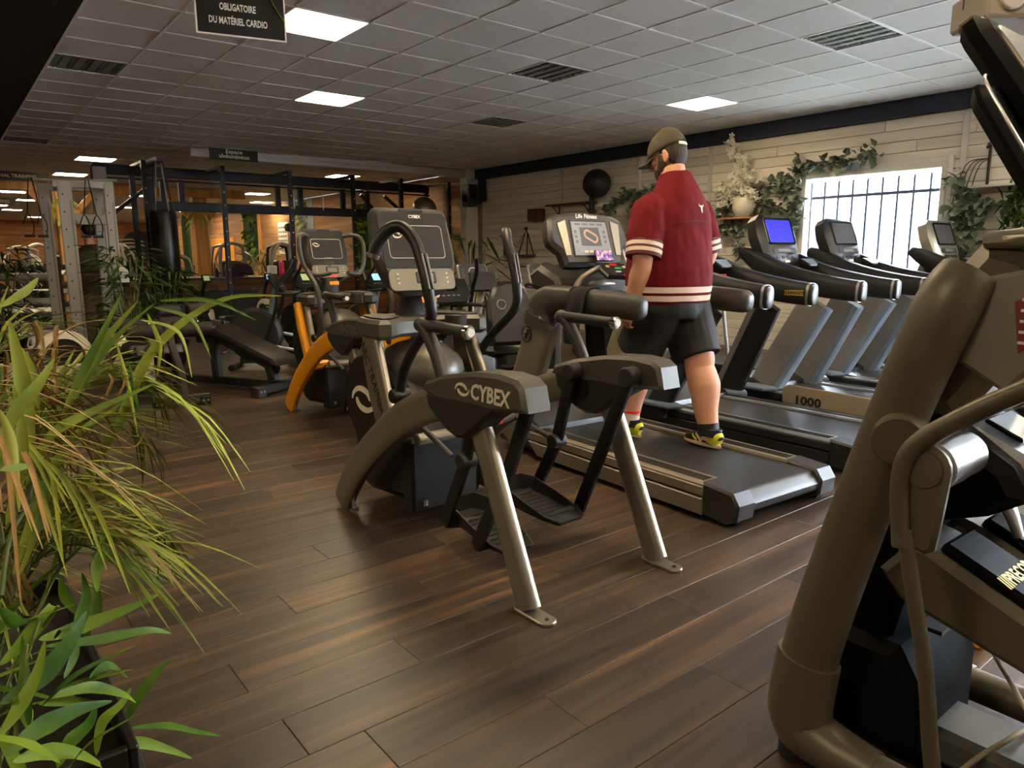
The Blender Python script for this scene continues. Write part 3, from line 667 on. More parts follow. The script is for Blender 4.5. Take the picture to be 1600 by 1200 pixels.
def ellp(cx, cz, rx, rz, n=20): return [(cx + rx * cos(2 * pi * i / n), cz + rz * sin(2 * pi * i / n)) for i in range(n)]
mat('skirt', lin((.50, .465, .41)), .42, .4)
def treadmill_one():
    t = thing('treadmill', 'large treadmill the man walks on, its console showing an oval running track', 'treadmill', (3.415, 1.96, 0), R(-3.2))
    deck(t, .86, 2.1, .20, .58, 'skirt', 'charcoal', 'skirt')
    for s in (-1, 1):
        x = s * .415
        p = MB().tube([(x, 1.95, .10), (x, 1.83, .35), (x, 1.66, .72), (x, 1.56, .96)], [(.045, .15), (.045, .145), (.045, .145), (.045, .14)], n=16, sm=3, sq=.55, upv=(0, 1, .3)).build('upright', 'pewter' if s < 0 else 'beige', t)
        if s < 0:
            MB().lathe([(.055, 0), (.055, .004), (.047, .004), (.047, 0)], (x - .050, 1.69, .85), 20, 'x', ring=True).build('emblem_ring', 'black', p)
            MB().tube([(x - .05, 1.70, .82), (x - .05, 1.685, .85), (x - .05, 1.67, .885), (x - .05, 1.655, .88)], .006).tube([(x - .05, 1.715, .85), (x - .05, 1.66, .855)], .005).build('emblem', 'black', p)['kind'] = 'stuff'
        if s > 0: x = .52
        # padded hand rail: curved elbow, then long round-ended arm towards the rear
        MB().tube([(x, 1.60, .90), (x, 1.58, 1.0), (x, 1.52, 1.07), (x, 1.40, 1.095), (x, 1.2, 1.09), (x, .9, 1.08), (x, .74, 1.072), (x, .70, 1.068), (x, .675, 1.066)],
                  [(.058, .16), (.06, .14), (.062, .10), (.064, .08), (.064, .078), (.064, .076), (.062, .074), (.055, .066), (.035, .045)], n=18, sm=4, sq=.7, upv=(0, -.35, 1)).build('padded_handrail', 'dark_grey', t)
    MB().tube([(-.40, 1.5, 1.06), (-.25, 1.56, 1.13), (-.10, 1.48, 1.17), (.10, 1.48, 1.17), (.25, 1.56, 1.13), (.40, 1.5, 1.06)], .022, n=10, sm=4).build('front_bar', 'pewter_light', t)
    MB().tube([(-.35, 1.35, 1.10), (-.22, 1.44, 1.20), (-.1, 1.42, 1.27), (-.05, 1.40, 1.28)], .02, n=10, sm=4).build('grip_bar', 'pewter_light', t)
    MB().prism([(1.45, 1.12), (1.75, 1.14), (1.80, 1.24), (1.68, 1.30), (1.48, 1.22)], -.38, .38, 'x', .03).build('console_base', 'charcoal', t)
    pad = MB().prism([(-.11, -.07), (.09, -.09), (.13, -.03), (.11, .05), (-.08, .07), (-.13, .01)], 0, .035, 'y', .01, M=RX((.02, 1.36, 1.275), 50)).build('control_pad', 'charcoal', t)
    M2 = RX((.02, 1.36, 1.275), 50)
    for nm, cx, cz, w, h, m in (('stop_button', .0, .035, .06, .026, 'red'), ('start_button', .02, .0, .055, .022, 'green'), ('button', -.06, .02, .03, .02, 'ivory'), ('button', .08, .01, .03, .02, 'ivory'), ('button', .0, -.035, .05, .016, 'ivory'), ('stop_clip', .06, -.068, .075, .02, 'red')):
        MB().prism(rrect(w, h, .008, 2, cx, cz), -.006, .003, 'y', .002, M=M2).build(nm, m, pad)
    # console: wide panel tapering below, silver speaker strips at both sides of the screen
    M = RX((.03, 1.62, 1.475), 18)
    con = MB().prism([(-.25, -.19), (-.27, -.10), (-.345, -.04), (-.355, .0), (-.33, .13), (-.25, .17), (0, .19), (.25, .17), (.33, .13), (.355, .0), (.345, -.04), (.27, -.10), (.25, -.19)], 0, .10, 'y', .025, M=M).build('console', 'dark_grey', t)
    def face(poly, d, m, nm): return MB().prism(poly, -d, .003, 'y', .001, M=M).build(nm, m, con, smooth=False)
    face([(-.175, -.13), (.175, -.13), (.165, .125), (-.165, .125)], .004, 'black', 'screen_frame')
    face([(-.165, -.12), (.165, -.12), (.155, .115), (-.155, .115)], .0055, 'tm_screen', 'screen')
    for s in (-1, 1):
        face([(s * .20, -.12), (s * .245, -.12), (s * .275, .10), (s * .20, .125)] if s > 0 else [(-.245, -.12), (-.20, -.12), (-.20, .125), (-.275, .10)], .006, 'pewter_light', 'side_strip')
    face([(-.095, -.055), (.085, -.055), (.08, .075), (-.09, .075)], .0062, 'tm_field', 'track_picture')
    o_, i_ = [], []
    for k in range(24):
        a = 2 * pi * k / 24; dx = .03 * (1 if cos(a) > 0 else -1); q = R(-28)
        for r, l in ((.036, o_), (.020, i_)):
            u, v = dx + r * cos(a), r * sin(a); l.append((u * cos(q) - v * sin(q), .012 + u * sin(q) + v * cos(q)))
    face(o_, .0068, 'tm_track', 'track_oval'); face(i_, .0073, 'tm_field', 'track_infield')
    for k in range(6): face(rrect(.036, .016, .003, 2, -.11 + k * .045, -.095), .0066, ['blue_grey', 'ivory', 'ivory', 'red', 'blue_grey', 'ivory'][k], 'touch_key')
    for k in range(4): face(rrect(.05, .014, .003, 2, -.10 + k * .066, .097), .0066, 'tm_key', 'touch_key')
    for k in range(3): face(rrect(.02, .02, .003, 2, .125, .045 - k * .035), .0066, 'tm_key', 'touch_key'); face(rrect(.02, .02, .003, 2, -.13, .045 - k * .035), .0066, 'tm_key', 'touch_key')
    p = M @ Vector((-.01, -.005, .152)); text('lettering', 'Life Fitness', .043, 'white', con, p, (pi / 2 - R(18), 0, 0), .001, shear=.25, bold=.0006)
    MB().tube([(-.3, 1.66, 1.29), (-.30, 1.72, 1.2)], .05).tube([(.3, 1.66, 1.29), (.30, 1.72, 1.2)], .05).build('console_neck', 'charcoal', t)['kind'] = 'stuff'
    return t, M
mat('tm_screen', lin((.44, .45, .47)), 0.3, emit=.25, ecol=lin((.45, .46, .48))); mat('tm_field', lin((.22, .24, .27)), 0.3, emit=.15, ecol=lin((.22, .24, .27)))
mat('tm_track', lin((.62, .48, .40)), 0.3, emit=.25, ecol=lin((.62, .45, .36))); mat('tm_key', lin((.34, .35, .37)), 0.3)
T1, TM1 = treadmill_one()
# phone resting on the console ledge, towel over the handrail
ph = thing('phone', 'phone playing a colourful video, leaning on the treadmill console', 'phone', (0, 0, 0)); ph.matrix_world = T1.matrix_basis @ RX((.08, 1.525, 1.322), 24)
MB().box((0, 0, .04), (.155, .010, .078), .004).build('case', 'black', ph)
MB().box((0, -.0055, .04), (.146, .002, .070)).build('screen', 'phone_video' if 'phone_video' in MATS else 'black_gloss', ph, smooth=False)
MB().box((0, -.004, -.006), (.2, .03, .012), .003).build('ledge', 'charcoal', T1, loc=(.08, 1.52, 1.322))
pv = bpy.data.materials.new('phone_video'); pv.use_nodes = True; nt = pv.node_tree; b_ = nt.nodes['Principled BSDF']
tc = nt.nodes.new('ShaderNodeTexCoord'); nn = nt.nodes.new('ShaderNodeTexNoise'); nn.inputs['Scale'].default_value = 38; nt.links.new(tc.outputs['Object'], nn.inputs['Vector'])
cr = nt.nodes.new('ShaderNodeValToRGB'); nt.links.new(nn.outputs['Fac'], cr.inputs['Fac'])
for p_, c_ in ((.35, (.02, .02, .06)), (.47, (.10, .08, .30)), (.56, (.45, .10, .25)), (.66, (.9, .5, .3))):
    e_ = cr.color_ramp.elements.new(p_); e_.color = c_ + (1,)
cr.color_ramp.elements[0].color = (.01, .01, .03, 1); cr.color_ramp.elements[-1].color = (.9, .6, .4, 1)
nt.links.new(cr.outputs['Color'], b_.inputs['Base Color']); nt.links.new(cr.outputs['Color'], b_.inputs['Emission Color']); b_.inputs['Emission Strength'].default_value = .5
MATS['phone_video'] = pv
ph.children[1].data.materials[0] = pv
def towel():
    m = MB(); nu, nv = 26, 7
    # path over the rail in the rail's cross plane (x,z), running along y for its width
    path = []
    for i in range(nu):
        u = i / (nu - 1)
        if u < .36: path.append((-.085 - .010 * sin(u * 9), .84 + u / .36 * .24))
        elif u < .64:
            a = pi - (u - .36) / .28 * pi; path.append((.085 * cos(a), 1.085 + .085 * sin(a)))
        else: path.append((.085 + .012 * sin(u * 14), 1.08 - (u - .64) / .36 * .50))
    vs = []
    for i, (x, z) in enumerate(path):
        for j in range(nv):
            v = j / (nv - 1); wob = .010 * sin(v * 9 + i * .35) * (1 if i < 9 or i > 17 else .35)
            vs.append((x + wob * (1 if x > 0 else -1) + .002, v * .16 + .01 * sin(i * .5), z + .004 * sin(v * 7 + i)))
    n = len(vs)
    vs2 = [(x * 1.0 + (.012 if x > 0 else -.012) if abs(z - 1.1) > .09 or True else x, y, z + (.010 if z > 1.1 else 0)) for x, y, z in vs]
    fs = []
    for i in range(nu - 1):
        for j in range(nv - 1):
            q = (i * nv + j, i * nv + j + 1, (i + 1) * nv + j + 1, (i + 1) * nv + j)
            fs.append(q); fs.append(tuple(k + n for k in q[::-1]))
    for i in range(nu - 1):
        for j in (0, nv - 1):
            q = (i * nv + j, (i + 1) * nv + j, (i + 1) * nv + j + n, i * nv + j + n); fs.append(q if j else q[::-1])
    for i in (0, nu - 1):
        for j in range(nv - 1):
            q = (i * nv + j, i * nv + j + 1, i * nv + j + 1 + n, i * nv + j + n); fs.append(q)
    return m.add(vs + vs2, fs)
tw = towel().build('towel', 'towel_black' if 'towel_black' in MATS else 'rubber', None, ang=80)
mat('towel_black', lin((.085, .085, .095)), 0.95, bump=.5, bscale=260); tw.data.materials[0] = MATS['towel_black']
tw.matrix_world = T1.matrix_basis @ Matrix.Translation((-.415, 1.08, -.005))
tag(tw, 'black towel draped over the left padded handrail of the treadmill', 'towel')

# row of black treadmills along the window side
def curved_arm(x0, x1, s, yz_, r): 
    k = len(yz_)
    return MB().tube([(x0 + (x1 - x0) * min(1, i / (k * .5)), y, z) for i, (y, z) in enumerate(yz_)], r, n=14, sm=4, sq=.6, upv=(0, .2, 1))
def tg_treadmill(label, loc, rz, screen, silver=False, bx=.44, shell='tg_black', side_text=None, tag_text=False):
    t = thing('treadmill', label, 'treadmill', loc, rz, None)
    deck(t, .82, 2.05, .20, .56, 'tg_black', 'tg_black', 'tg_rail', nose='tg_black')
    for s in (-1, 1):
        top = (s * bx * .8, 1.22, .98); base = (s * bx, 1.66, .16); wide = .045 if silver else .03; hw = .135 if silver else .115
        mid = ((base[0] + top[0]) / 2, 1.445, .56)
        up = MB().tube([base, mid, top], [(wide, hw), (wide, hw * .95), (wide * .95, hw * .9)], n=12, sm=2, sq=.45, upv=(0, 1, .5)).build('upright', 'tg_silver' if silver else 'tg_black', t)
        sg = -1 if silver else 1
        MB().tube([(p_[0], p_[1] + sg * hw * .87, p_[2] + sg * hw * .45) for p_ in (base, mid, top)], [(wide + .003, .032)] * 3, n=8, sm=2, sq=.45, upv=(0, 1, .5)).build('edge_strip', 'blue_grey' if silver else 'tg_silver', up)
        MB().prism([(s * .50, 1.86), (s * .50, 1.50), (s * .40, 1.42), (s * .36, 1.55), (s * .36, 1.86)], .19, .235, 'z', .015).build('foot_cover', 'blue_grey', t)
        pts = [(1.98, 1.40), (1.86, 1.34), (1.66, 1.24), (1.46, 1.165), (1.2, 1.115), (.98, 1.085), (.82, 1.07), (.79, 1.068)]
        rr = [(.035, .04), (.05, .08), (.058, .105), (.06, .11), (.058, .098), (.055, .09), (.052, .084), (.042, .068)]
        arm = MB().tube([(s * (.27 if i > 1 else .24), y, z) for i, (y, z) in enumerate(pts)], rr, n=14, sm=4, sq=.6, upv=(0, .2, 1)).build('handrail', 'tg_black', t)
        MB().tube([(s * .27, .835, 1.071), (s * .27, .815, 1.070)], (.0535, .0855), n=14, sq=.6, upv=(0, .05, 1)).build('end_ring', 'silver', arm)
        hl = MB().tube([(s * .27, 1.86, 1.405), (s * .27, 1.66, 1.318), (s * .27, 1.46, 1.248), (s * .27, 1.25, 1.196)], .006, n=6, sm=3).build('edge_line', 'silver', arm)
        if tag_text and s > 0:
            MB().box((s * .27 - .052, .93, 1.08), (.006, .16, .042), .003).build('badge', 'gold', arm)
            text('lettering', 'TECHNOGYM', .032, 'black', arm, (s * .27 - .0562, .93, 1.08), (pi / 2, 0, -pi / 2), .0006, bold=.0008)
    MB().tube([(-.27, 1.50, 1.15), (0, 1.40, 1.16), (.27, 1.50, 1.15)], .022, n=10, sm=4).build('front_bar', 'tg_black', t)
    sw = MB().box((.0, 1.42, 1.185), (.09, .07, .03), .01).build('switch_box', 'blue_grey', t); MB().cyl((.0, 1.40, 1.2), (.0, 1.40, 1.215), .018, 12).build('stop_button', 'red', sw)
    M = RX((0, 1.74, 1.50), 20) @ Matrix.Scale(1.14, 4) @ Matrix.Scale(1.35, 4, (1, 0, 0))
    con = MB().prism([(-.14, -.27), (-.17, -.10), (-.185, .05), (-.165, .17), (-.12, .215), (.12, .215), (.165, .17), (.185, .05), (.17, -.10), (.14, -.27)], 0, .15, 'y', .035, M=M).build('console', shell, t)
    def face(poly, d, m, nm): return MB().prism(poly, -d, .003, 'y', .001, M=M).build(nm, m, con, smooth=False)
    face(rrect(.27, .22, .02, 3, 0, .065), .004, 'black_gloss', 'screen_frame'); face(rrect(.235, .185, .008, 2, 0, .065), .006, screen, 'screen')
    face(rrect(.22, .045, .008, 2, 0, -.095), .005, 'charcoal', 'display_strip'); face(rrect(.12, .025, .004, 2, 0, -.095), .007, 'lcd', 'display')
    for k in range(4): face(rrect(.03, .02, .005, 2, -.075 + .05 * k, -.15), .006, 'charcoal', 'button')
    face(rrect(.05, .02, .004, 2, 0, -.185), .006, 'ivory', 'button')
    M3 = RX((.20, 1.55, 1.30), 62)
    tr = MB().prism(rrect(.22, .13, .02, 3), 0, .03, 'y', .008, M=M3).build('key_tray', 'tg_black', t)
    MB().prism(rrect(.19, .10, .01, 2), -.003, .002, 'y', .001, M=M3).build('key_panel', 'blue_grey', tr, smooth=False)
    MB().tube([(0, 1.86, 1.35), (0, 1.90, 1.2), (0, 1.80, 1.1)], [(.10, .07), (.16, .07), (.2, .05)], n=12, sq=.6, upv=(0, 1, .1)).build('console_neck', 'tg_black', t)
    if side_text:
        MB().prism([(.15, .255), (1.30, .275), (1.36, .24), (1.36, .10), (.15, .10)], -.425, -.405, 'x', .008).build('side_panel', 'beige', t)
        text('lettering', side_text, .10, 'black', t, (-.4265, 1.12, .152), (pi / 2, 0, -pi / 2), .001, bold=.003, sx=1.25)
    return t
mat('tg_rail', lin((.58, .60, .62)), 0.3, 0.6); mat('blue_screen', lin((.10, .10, .45)), 0.3, emit=.55, ecol=lin((.20, .18, .85))); mat('grey_screen', lin((.33, .33, .34)), 0.25)
tg_treadmill('black treadmill directly behind the man, yellow badge on its handrail', (4.74, 2.0, 0), R(-2.7), 'grey_screen', tag_text=True)
tg_treadmill('black treadmill with the bright blue screen', (5.96, 1.94, 0), R(-2.7), 'blue_screen', silver=True, bx=.30, side_text='1000')
tg_treadmill('treadmill with silver uprights and a grey screen in front of the window', (7.16, 1.96, 0), R(-2.7), 'grey_screen', silver=True, bx=.30)
tg_treadmill('treadmill with a silver console at the lower right of the window', (8.40, 1.5, 0), R(-2.7), 'grey_screen', silver=True, bx=.30, shell='pewter_light')
# ------------------------------------------------------------------ the man on the treadmill
from mathutils import noise as MN
from mathutils.bvhtree import BVHTree
mat('skin', lin((.80, .58, .46)), 0.5, var=.05, scale=9); mat('hair', lin((.20, .14, .10)), 0.7, bump=.6, bscale=160, stretch=(1, 1, .15))
mat('cap', lin((.30, .265, .20)), 0.85, bump=.3, bscale=220); mat('jersey', lin((.40, .055, .095)), 0.85, spec=.2, var=.05, scale=40, bump=.12, bscale=420)
mat('jersey_dark', lin((.32, .04, .075)), 0.7); mat('stripe', lin((.90, .82, .76)), 0.7); mat('shorts', lin((.095, .095, .11)), 0.75, bump=.15, bscale=300)
mat('shoe_black', lin((.08, .08, .085)), 0.6); mat('shoe_yellow', lin((.80, .80, .14)), 0.5); mat('sole', lin((.86, .74, .62)), 0.6); mat('sock_white', lin((.85, .82, .78)), 0.9); mat('ink', lin((.25, .20, .19)), 0.7)
def remesh(mb, name, m, parent, vox, smooth=4, ang=180):
    o = mb.build(name + '_raw', m)
    r = o.modifiers.new('r', 'REMESH'); r.mode = 'VOXEL'; r.voxel_size = vox; r.use_smooth_shade = True
    s = o.modifiers.new('s', 'SMOOTH'); s.factor = .5; s.iterations = smooth
    dg = bpy.context.evaluated_depsgraph_get(); dg.update()
    me = bpy.data.meshes.new_from_object(o.evaluated_get(dg)); me.name = name
    old = o.data; bpy.data.objects.remove(o); bpy.data.meshes.remove(old)
    me.polygons.foreach_set('use_smooth', [True] * len(me.polygons))
    n = bpy.data.objects.new(name, me); C.objects.link(n); n.parent = parent
    return n
man = thing('person', 'man in dark red jersey, black shorts and cap walking on the large treadmill', 'person', (3.60, 2.93, .181), R(-3))
hip = {-1: Vector((-.10, 0, .90)), 1: Vector((.10, -.01, .90))}
knee = {-1: Vector((-.105, .19, .515)), 1: Vector((.085, -.175, .50))}
ank = {-1: Vector((-.115, .215, .095)), 1: Vector((.075, -.285, .10))}
sho = {-1: Vector((-.222, -.01, 1.45)), 1: Vector((.222, .01, 1.45))}
elb = {-1: Vector((-.30, -.045, 1.13)), 1: Vector((.285, -.03, 1.15))}
wri = {-1: Vector((-.29, .055, .87)), 1: Vector((.20, .24, 1.10))}
HR = Matrix.Translation((-.005, .05, 1.775)) @ Matrix.Rotation(R(24), 4, 'Z') @ Matrix.Rotation(R(-21), 4, 'X') @ Matrix.Scale(1.08, 4)
bd = MB()
bd.tube([(0, 0, .84), (0, 0, .95), (0, .02, 1.1), (0, .01, 1.25), (0, -.005, 1.38), (0, -.01, 1.47), (0, 0, 1.53)], [(.18, .15), (.21, .17), (.22, .18), (.215, .16), (.21, .135), (.18, .11), (.09, .085)], n=20, sm=3, upv=(0, 1, 0))
bd.tube([(0, -.015, 1.48), (0, -.005, 1.58), (-.003, .025, 1.70)], [(.11, .10), (.082, .082), (.076, .084)], n=16, sm=2, upv=(0, 1, 0))
for s in (-1, 1):
    bd.tube([hip[s], hip[s] * .5 + knee[s] * .5, knee[s] + Vector((0, 0, .05)), knee[s], knee[s] + (ank[s] - knee[s]) * .3 + Vector((0, -.018, 0)), knee[s] + (ank[s] - knee[s]) * .65, ank[s], ank[s] + Vector((0, 0, -.05))],
            [.12, .115, .092, .088, .098, .076, .054, .052], n=36, sm=8)
    bd.ball(knee[s] + Vector((0, .025, .01)), (.05, .05, .055))
    bd.tube([sho[s] * .9 + Vector((0, 0, .14 * .1)), sho[s], elb[s] + Vector((0, 0, .15)), elb[s], elb[s] + (wri[s] - elb[s]) * .3, wri[s]], [.09, .078, .068, .058, .060, (.032, .040)], n=14, sm=4)
    # hand, half closed: palm, four fingers of different length, thumb from the side of the palm
    d = (wri[s] - elb[s]).normalized(); f = Vector((0, 1, -.15)); side = Vector((-s, 0, 0)); fwd = d.cross(side).normalized() * (1 if d.cross(side).y > 0 else -1)
    pc = wri[s] + d * .05
    bd.tube([wri[s] - d * .01, wri[s] + d * .03, wri[s] + d * .095], [(.034, .030), (.044, .020), (.046, .017)], n=12, sm=3, upv=tuple(side))
    for k, ln in enumerate((.078, .086, .080, .064)):
        b = wri[s] + d * .088 + fwd * (.030 - .0205 * k)
        p1 = b + d * ln * .42 + side * .004; p2 = p1 + d * ln * .22 + side * ln * .28; p3 = p2 + side * ln * .28 - d * ln * .05
        bd.tube([b - d * .02, b, p1, p2, p3], [.0095, .0095, .009, .0082, .007], n=8)
    tb = wri[s] + d * .03 + fwd * .032
    bd.tube([tb - d * .01, tb + d * .03 + fwd * .018 + side * .006, tb + d * .058 + fwd * .022 + side * .014, tb + d * .078 + fwd * .018 + side * .022], [.013, .0115, .010, .008], n=8)
hm = MB()
hm.ball((0, 0, .02), (.079, .098, .112), 20, 14); hm.ball((0, .035, -.05), (.062, .065, .075), 16, 10)
hm.tube([(0, .092, .01), (0, .108, -.015), (0, .117, -.035)], [(.010, .012), (.013, .013), (.016, .012)], n=8); hm.ball((0, .105, -.038), (.018, .014, .011), 8, 6)
hm.ball((0, .088, -.068), (.026, .014, .007), 8, 6); hm.ball((0, .088, -.080), (.024, .014, .008), 8, 6); hm.ball((0, .075, -.105), (.028, .026, .022), 8, 6)
for s in (-1, 1):
    hm.ball((s * .033, .083, .022), (.024, .014, .012), 8, 6); hm.ball((s * .036, .070, -.015), (.028, .026, .022), 8, 6)
    hm.lathe([(.012, -.006), (.026, -.006), (.031, 0), (.026, .006), (.016, .001)], n=14, axis='x', M=Matrix.Translation((s * .083, .0, -.012)) @ Matrix.Rotation(s * .35, 4, 'Z') @ Matrix.Scale(1.25, 4, (0, 0, 1)))
bd.add(hm.v, hm.f, HR)
body = remesh(bd, 'body', 'skin', man, .0052, 5)
for s in (-1, 1): 
    e = MB().ball((s * .033, .086, .006), (.013, .010, .007), 10, 7); e.v = [HR @ v for v in e.v]; e.build('eye', 'white', man)
# hair and beard: thin shells on the head
def shell(name, m, fn, r=(.0865, .106, .12), c=(0, 0, .02)):
    b = MB(); nu, nv = 40, 26; vs = {}; fs = []
    for i in range(nu):
        for j in range(nv + 1):
            th = pi * j / nv; p_ = 2 * pi * i / nu
            vs[(i, j)] = (c[0] + r[0] * sin(th) * cos(p_), c[1] + r[1] * sin(th) * sin(p_), c[2] + r[2] * cos(th))
    vv = []; ix = {}
    def g(k):
        if k not in ix:
            ix[k] = len(vv); q = vs[k]; w = MN.noise(Vector(q) * 60) * .003; vv.append(tuple(x * (1 + w * 8) if 0 else x for x in q))
        return ix[k]
    for i in range(nu):
        for j in range(nv):
            ks = [(i, j), ((i + 1) % nu, j), ((i + 1) % nu, j + 1), (i, j + 1)]
            cx, cy, cz = (sum(vs[k][a] for k in ks) / 4 for a in range(3))
            if fn(cx, cy, cz): fs.append(tuple(g(k) for k in ks[::-1]))
    b.add(vv, fs, HR); o = b.build(name, m, man)
    sd = o.modifiers.new('t', 'SOLIDIFY'); sd.thickness = .012; sd.offset = -1
    return o
shell('hair', 'hair', lambda x, y, z: (y < -.02 and z > -.10 - .2 * min(0, y + .05) * 0) or (y < .02 and z > .0 and abs(x) > .05), (.089, .113, .125))
bb = MB(); bb.ball((0, .046, -.082), (.062, .062, .058), 18, 12)
for s in (-1, 1): bb.tube([(s * .078, .018, .0), (s * .076, .025, -.04), (s * .06, .045, -.08)], [(.010, .018), (.012, .025), (.014, .03)], n=10, sm=3)
bb.v = [HR @ v for v in bb.v]; bb.build('beard', 'hair', man)
# cap with brim, strap opening at the back; glasses
cp = MB(); pr_ = []
nu, nv = 32, 10
for j in range(nv + 1):
    a = pi / 2 * j / nv
    for i in range(nu):
        w = 2 * pi * i / nu; zb = .028 - .012 * sin(w)
        cp.v.append(HR @ Vector((.0945 * sin(a + .001) * cos(w), .116 * sin(a + .001) * sin(w) - .002, zb + (.118) * cos(a))))
cp.f += [(j * nu + i, (j + 1) * nu + i, (j + 1) * nu + (i + 1) % nu, j * nu + (i + 1) % nu) for j in range(nv) for i in range(nu)]
cap = cp.build('cap', 'cap', man); sd = cap.modifiers.new('t', 'SOLIDIFY'); sd.thickness = .006
bm_ = MB(); rows = []
for k in range(7):
    for q in range(13):
        u = -1 + q / 6; ext = .085 * (k / 6) * (1 - .35 * u * u)
        bm_.v.append(HR @ Vector((u * .078, .088 * math.sqrt(max(0, 1 - .75 * u * u)) + .012 + ext, .026 - .018 * u * u - .10 * ext - .012 * (k / 6))))
bm_.f += [(k * 13 + q, k * 13 + q + 1, (k + 1) * 13 + q + 1, (k + 1) * 13 + q) for k in range(6) for q in range(12)]
br_ = bm_.build('brim', 'cap', cap); sd = br_.modifiers.new('t', 'SOLIDIFY'); sd.thickness = .005
st = MB().tube([(-.055, -.092, .028), (-.03, -.108, .022), (0, -.114, .02), (.03, -.108, .022), (.055, -.092, .028)], (.004, .009), n=8, sm=3, upv=(0, 0, 1)); st.v = [HR @ v for v in st.v]; st.build('strap', 'ivory', cap)
gl = MB()
for s in (-1, 1):
    gl.tube([(s * .035 + .026 * cos(2 * pi * k / 16), .112, .002 + .021 * sin(2 * pi * k / 16)) for k in range(16)], .0018, n=6, closed=True)
    gl.tube([(s * .061, .112, .008), (s * .082, .08, .01), (s * .088, -.005, .006)], .0018, n=6)
gl.tube([(-.009, .114, .005), (.009, .114, .005)], .0018, n=6); gl.v = [HR @ v for v in gl.v]
tag(gl.build('glasses', 'black', man))
# jersey
jm = MB()
prof = [(.875, .258, .225, .012), (.92, .272, .235, .015), (1.0, .287, .248, .02), (1.1, .290, .250, .02), (1.22, .282, .232, .012), (1.34, .268, .205, .0), (1.42, .252, .182, -.012), (1.48, .222, .160, -.018), (1.535, .188, .140, -.018), (1.585, .142, .122, -.014), (1.63, .108, .108, -.008), (1.665, .092, .098, -.002)]
jm.tube([(0, yo, z) for z, a, b, yo in prof], [(a, b) for z, a, b, yo in prof], n=28, sm=4, upv=(0, 1, 0))
cuff = {}
for s in (-1, 1):
    a = sho[s] * .78 + Vector((0, 0, 1.45 * .22)); e = elb[s] + (sho[s] - elb[s]) * .14
    cuff[s] = (e, (sho[s] - elb[s]).normalized())
    jm.tube([a + Vector((-s * .03, 0, -.015)), sho[s] + Vector((-s * .005, 0, -.02)), sho[s] * .5 + e * .5, e], [.10, .106, .112, .098], n=18, sm=4)
jer = remesh(jm, 'jersey', 'jersey', man, .0085, 4)
for v in jer.data.vertices:
    p = v.co; n = v.normal
    k1 = MN.noise(Vector((p.x * 9 + p.z * 3, p.y * 9, p.z * 4 - abs(p.x) * 7))); k2 = MN.noise(Vector((p.x * 20, p.y * 20, p.z * 11 + p.x * 9)) + Vector((5, 1, 2)))
    arm = 1.0 if abs(p.x) > .23 else .55
    f_ = max(0, 1 - abs(p.z - .98) / .1) * .35
    v.co = p + n * (.012 * k1 + .006 * k2) * arm * (1 - f_)
jer.data.update()
tree = BVHTree.FromPolygons([v.co.copy() for v in jer.data.vertices], [tuple(p.vertices) for p in jer.data.polygons])
def on_surface(o, d, lift=.002):
    h = tree.ray_cast(Vector(o), Vector(d).normalized())
    return (h[0] - Vector(d).normalized() * lift) if h[0] is not None else None
def hug_ring(z0, z1, m, nm, n=64, lift=.004):
    b = MB(); vs = []
    for z in (z0, (z0 + z1) / 2, z1):
        for i in range(n):
            w = 2 * pi * i / n; d = Vector((-cos(w), -sin(w), 0)); o = Vector((0, .015, z)) - d * .6
            p = on_surface(o, d, lift) or Vector((.28 * cos(w), .24 * sin(w), z)); vs.append(p)
    b.add(vs, [(r * n + i, r * n + (i + 1) % n, (r + 1) * n + (i + 1) % n, (r + 1) * n + i) for r in range(2) for i in range(n)])
    return b.build(nm, m, jer)
hug_ring(.955, .99, 'stripe', 'hem_stripe'); hug_ring(.905, .938, 'stripe', 'hem_stripe')
for s in (-1, 1):
    e, ax = cuff[s]
    MB().tube([e - ax * .012, e + ax * .075, e + ax * .085], [.105, .111, .107], n=22).build('cuff', 'jersey_dark', jer)
    for o_ in (.008, .045): MB().tube([e + ax * o_, e + ax * (o_ + .022)], [.1075 + .002 * (o_ > .02), .110 + .002 * (o_ > .02)], n=22).build('cuff_stripe', 'stripe', jer)
# small pale horned-head emblem high on the back, between the shoulders
em = [(-.5, .5), (-.42, .28), (-.2, .22), (.0, .26), (.2, .22), (.42, .28), (.5, .5), (.48, .2), (.3, .08), (.2, .05), (.16, -.2), (.1, -.48), (0, -.55), (-.1, -.48), (-.16, -.2), (-.2, .05), (-.3, .08), (-.48, .2)]
pts = [on_surface((.045 + q[0] * .05, -.6, 1.455 + q[1] * .055), (0, 1, 0), .003) for q in em]
MB().add(pts, [tuple(range(len(pts)))]).build('emblem', 'stripe', jer, smooth=False)
sm_ = [on_surface((x * .01 - .17, -.6, 1.375 - .0006 * (x - 17) ** 2 * .12), (0, 1, 0), .0015) for x in range(0, 35)]
MB().tube([q for q in sm_ if q], .0022, n=6).build('yoke_seam', 'jersey_dark', jer)
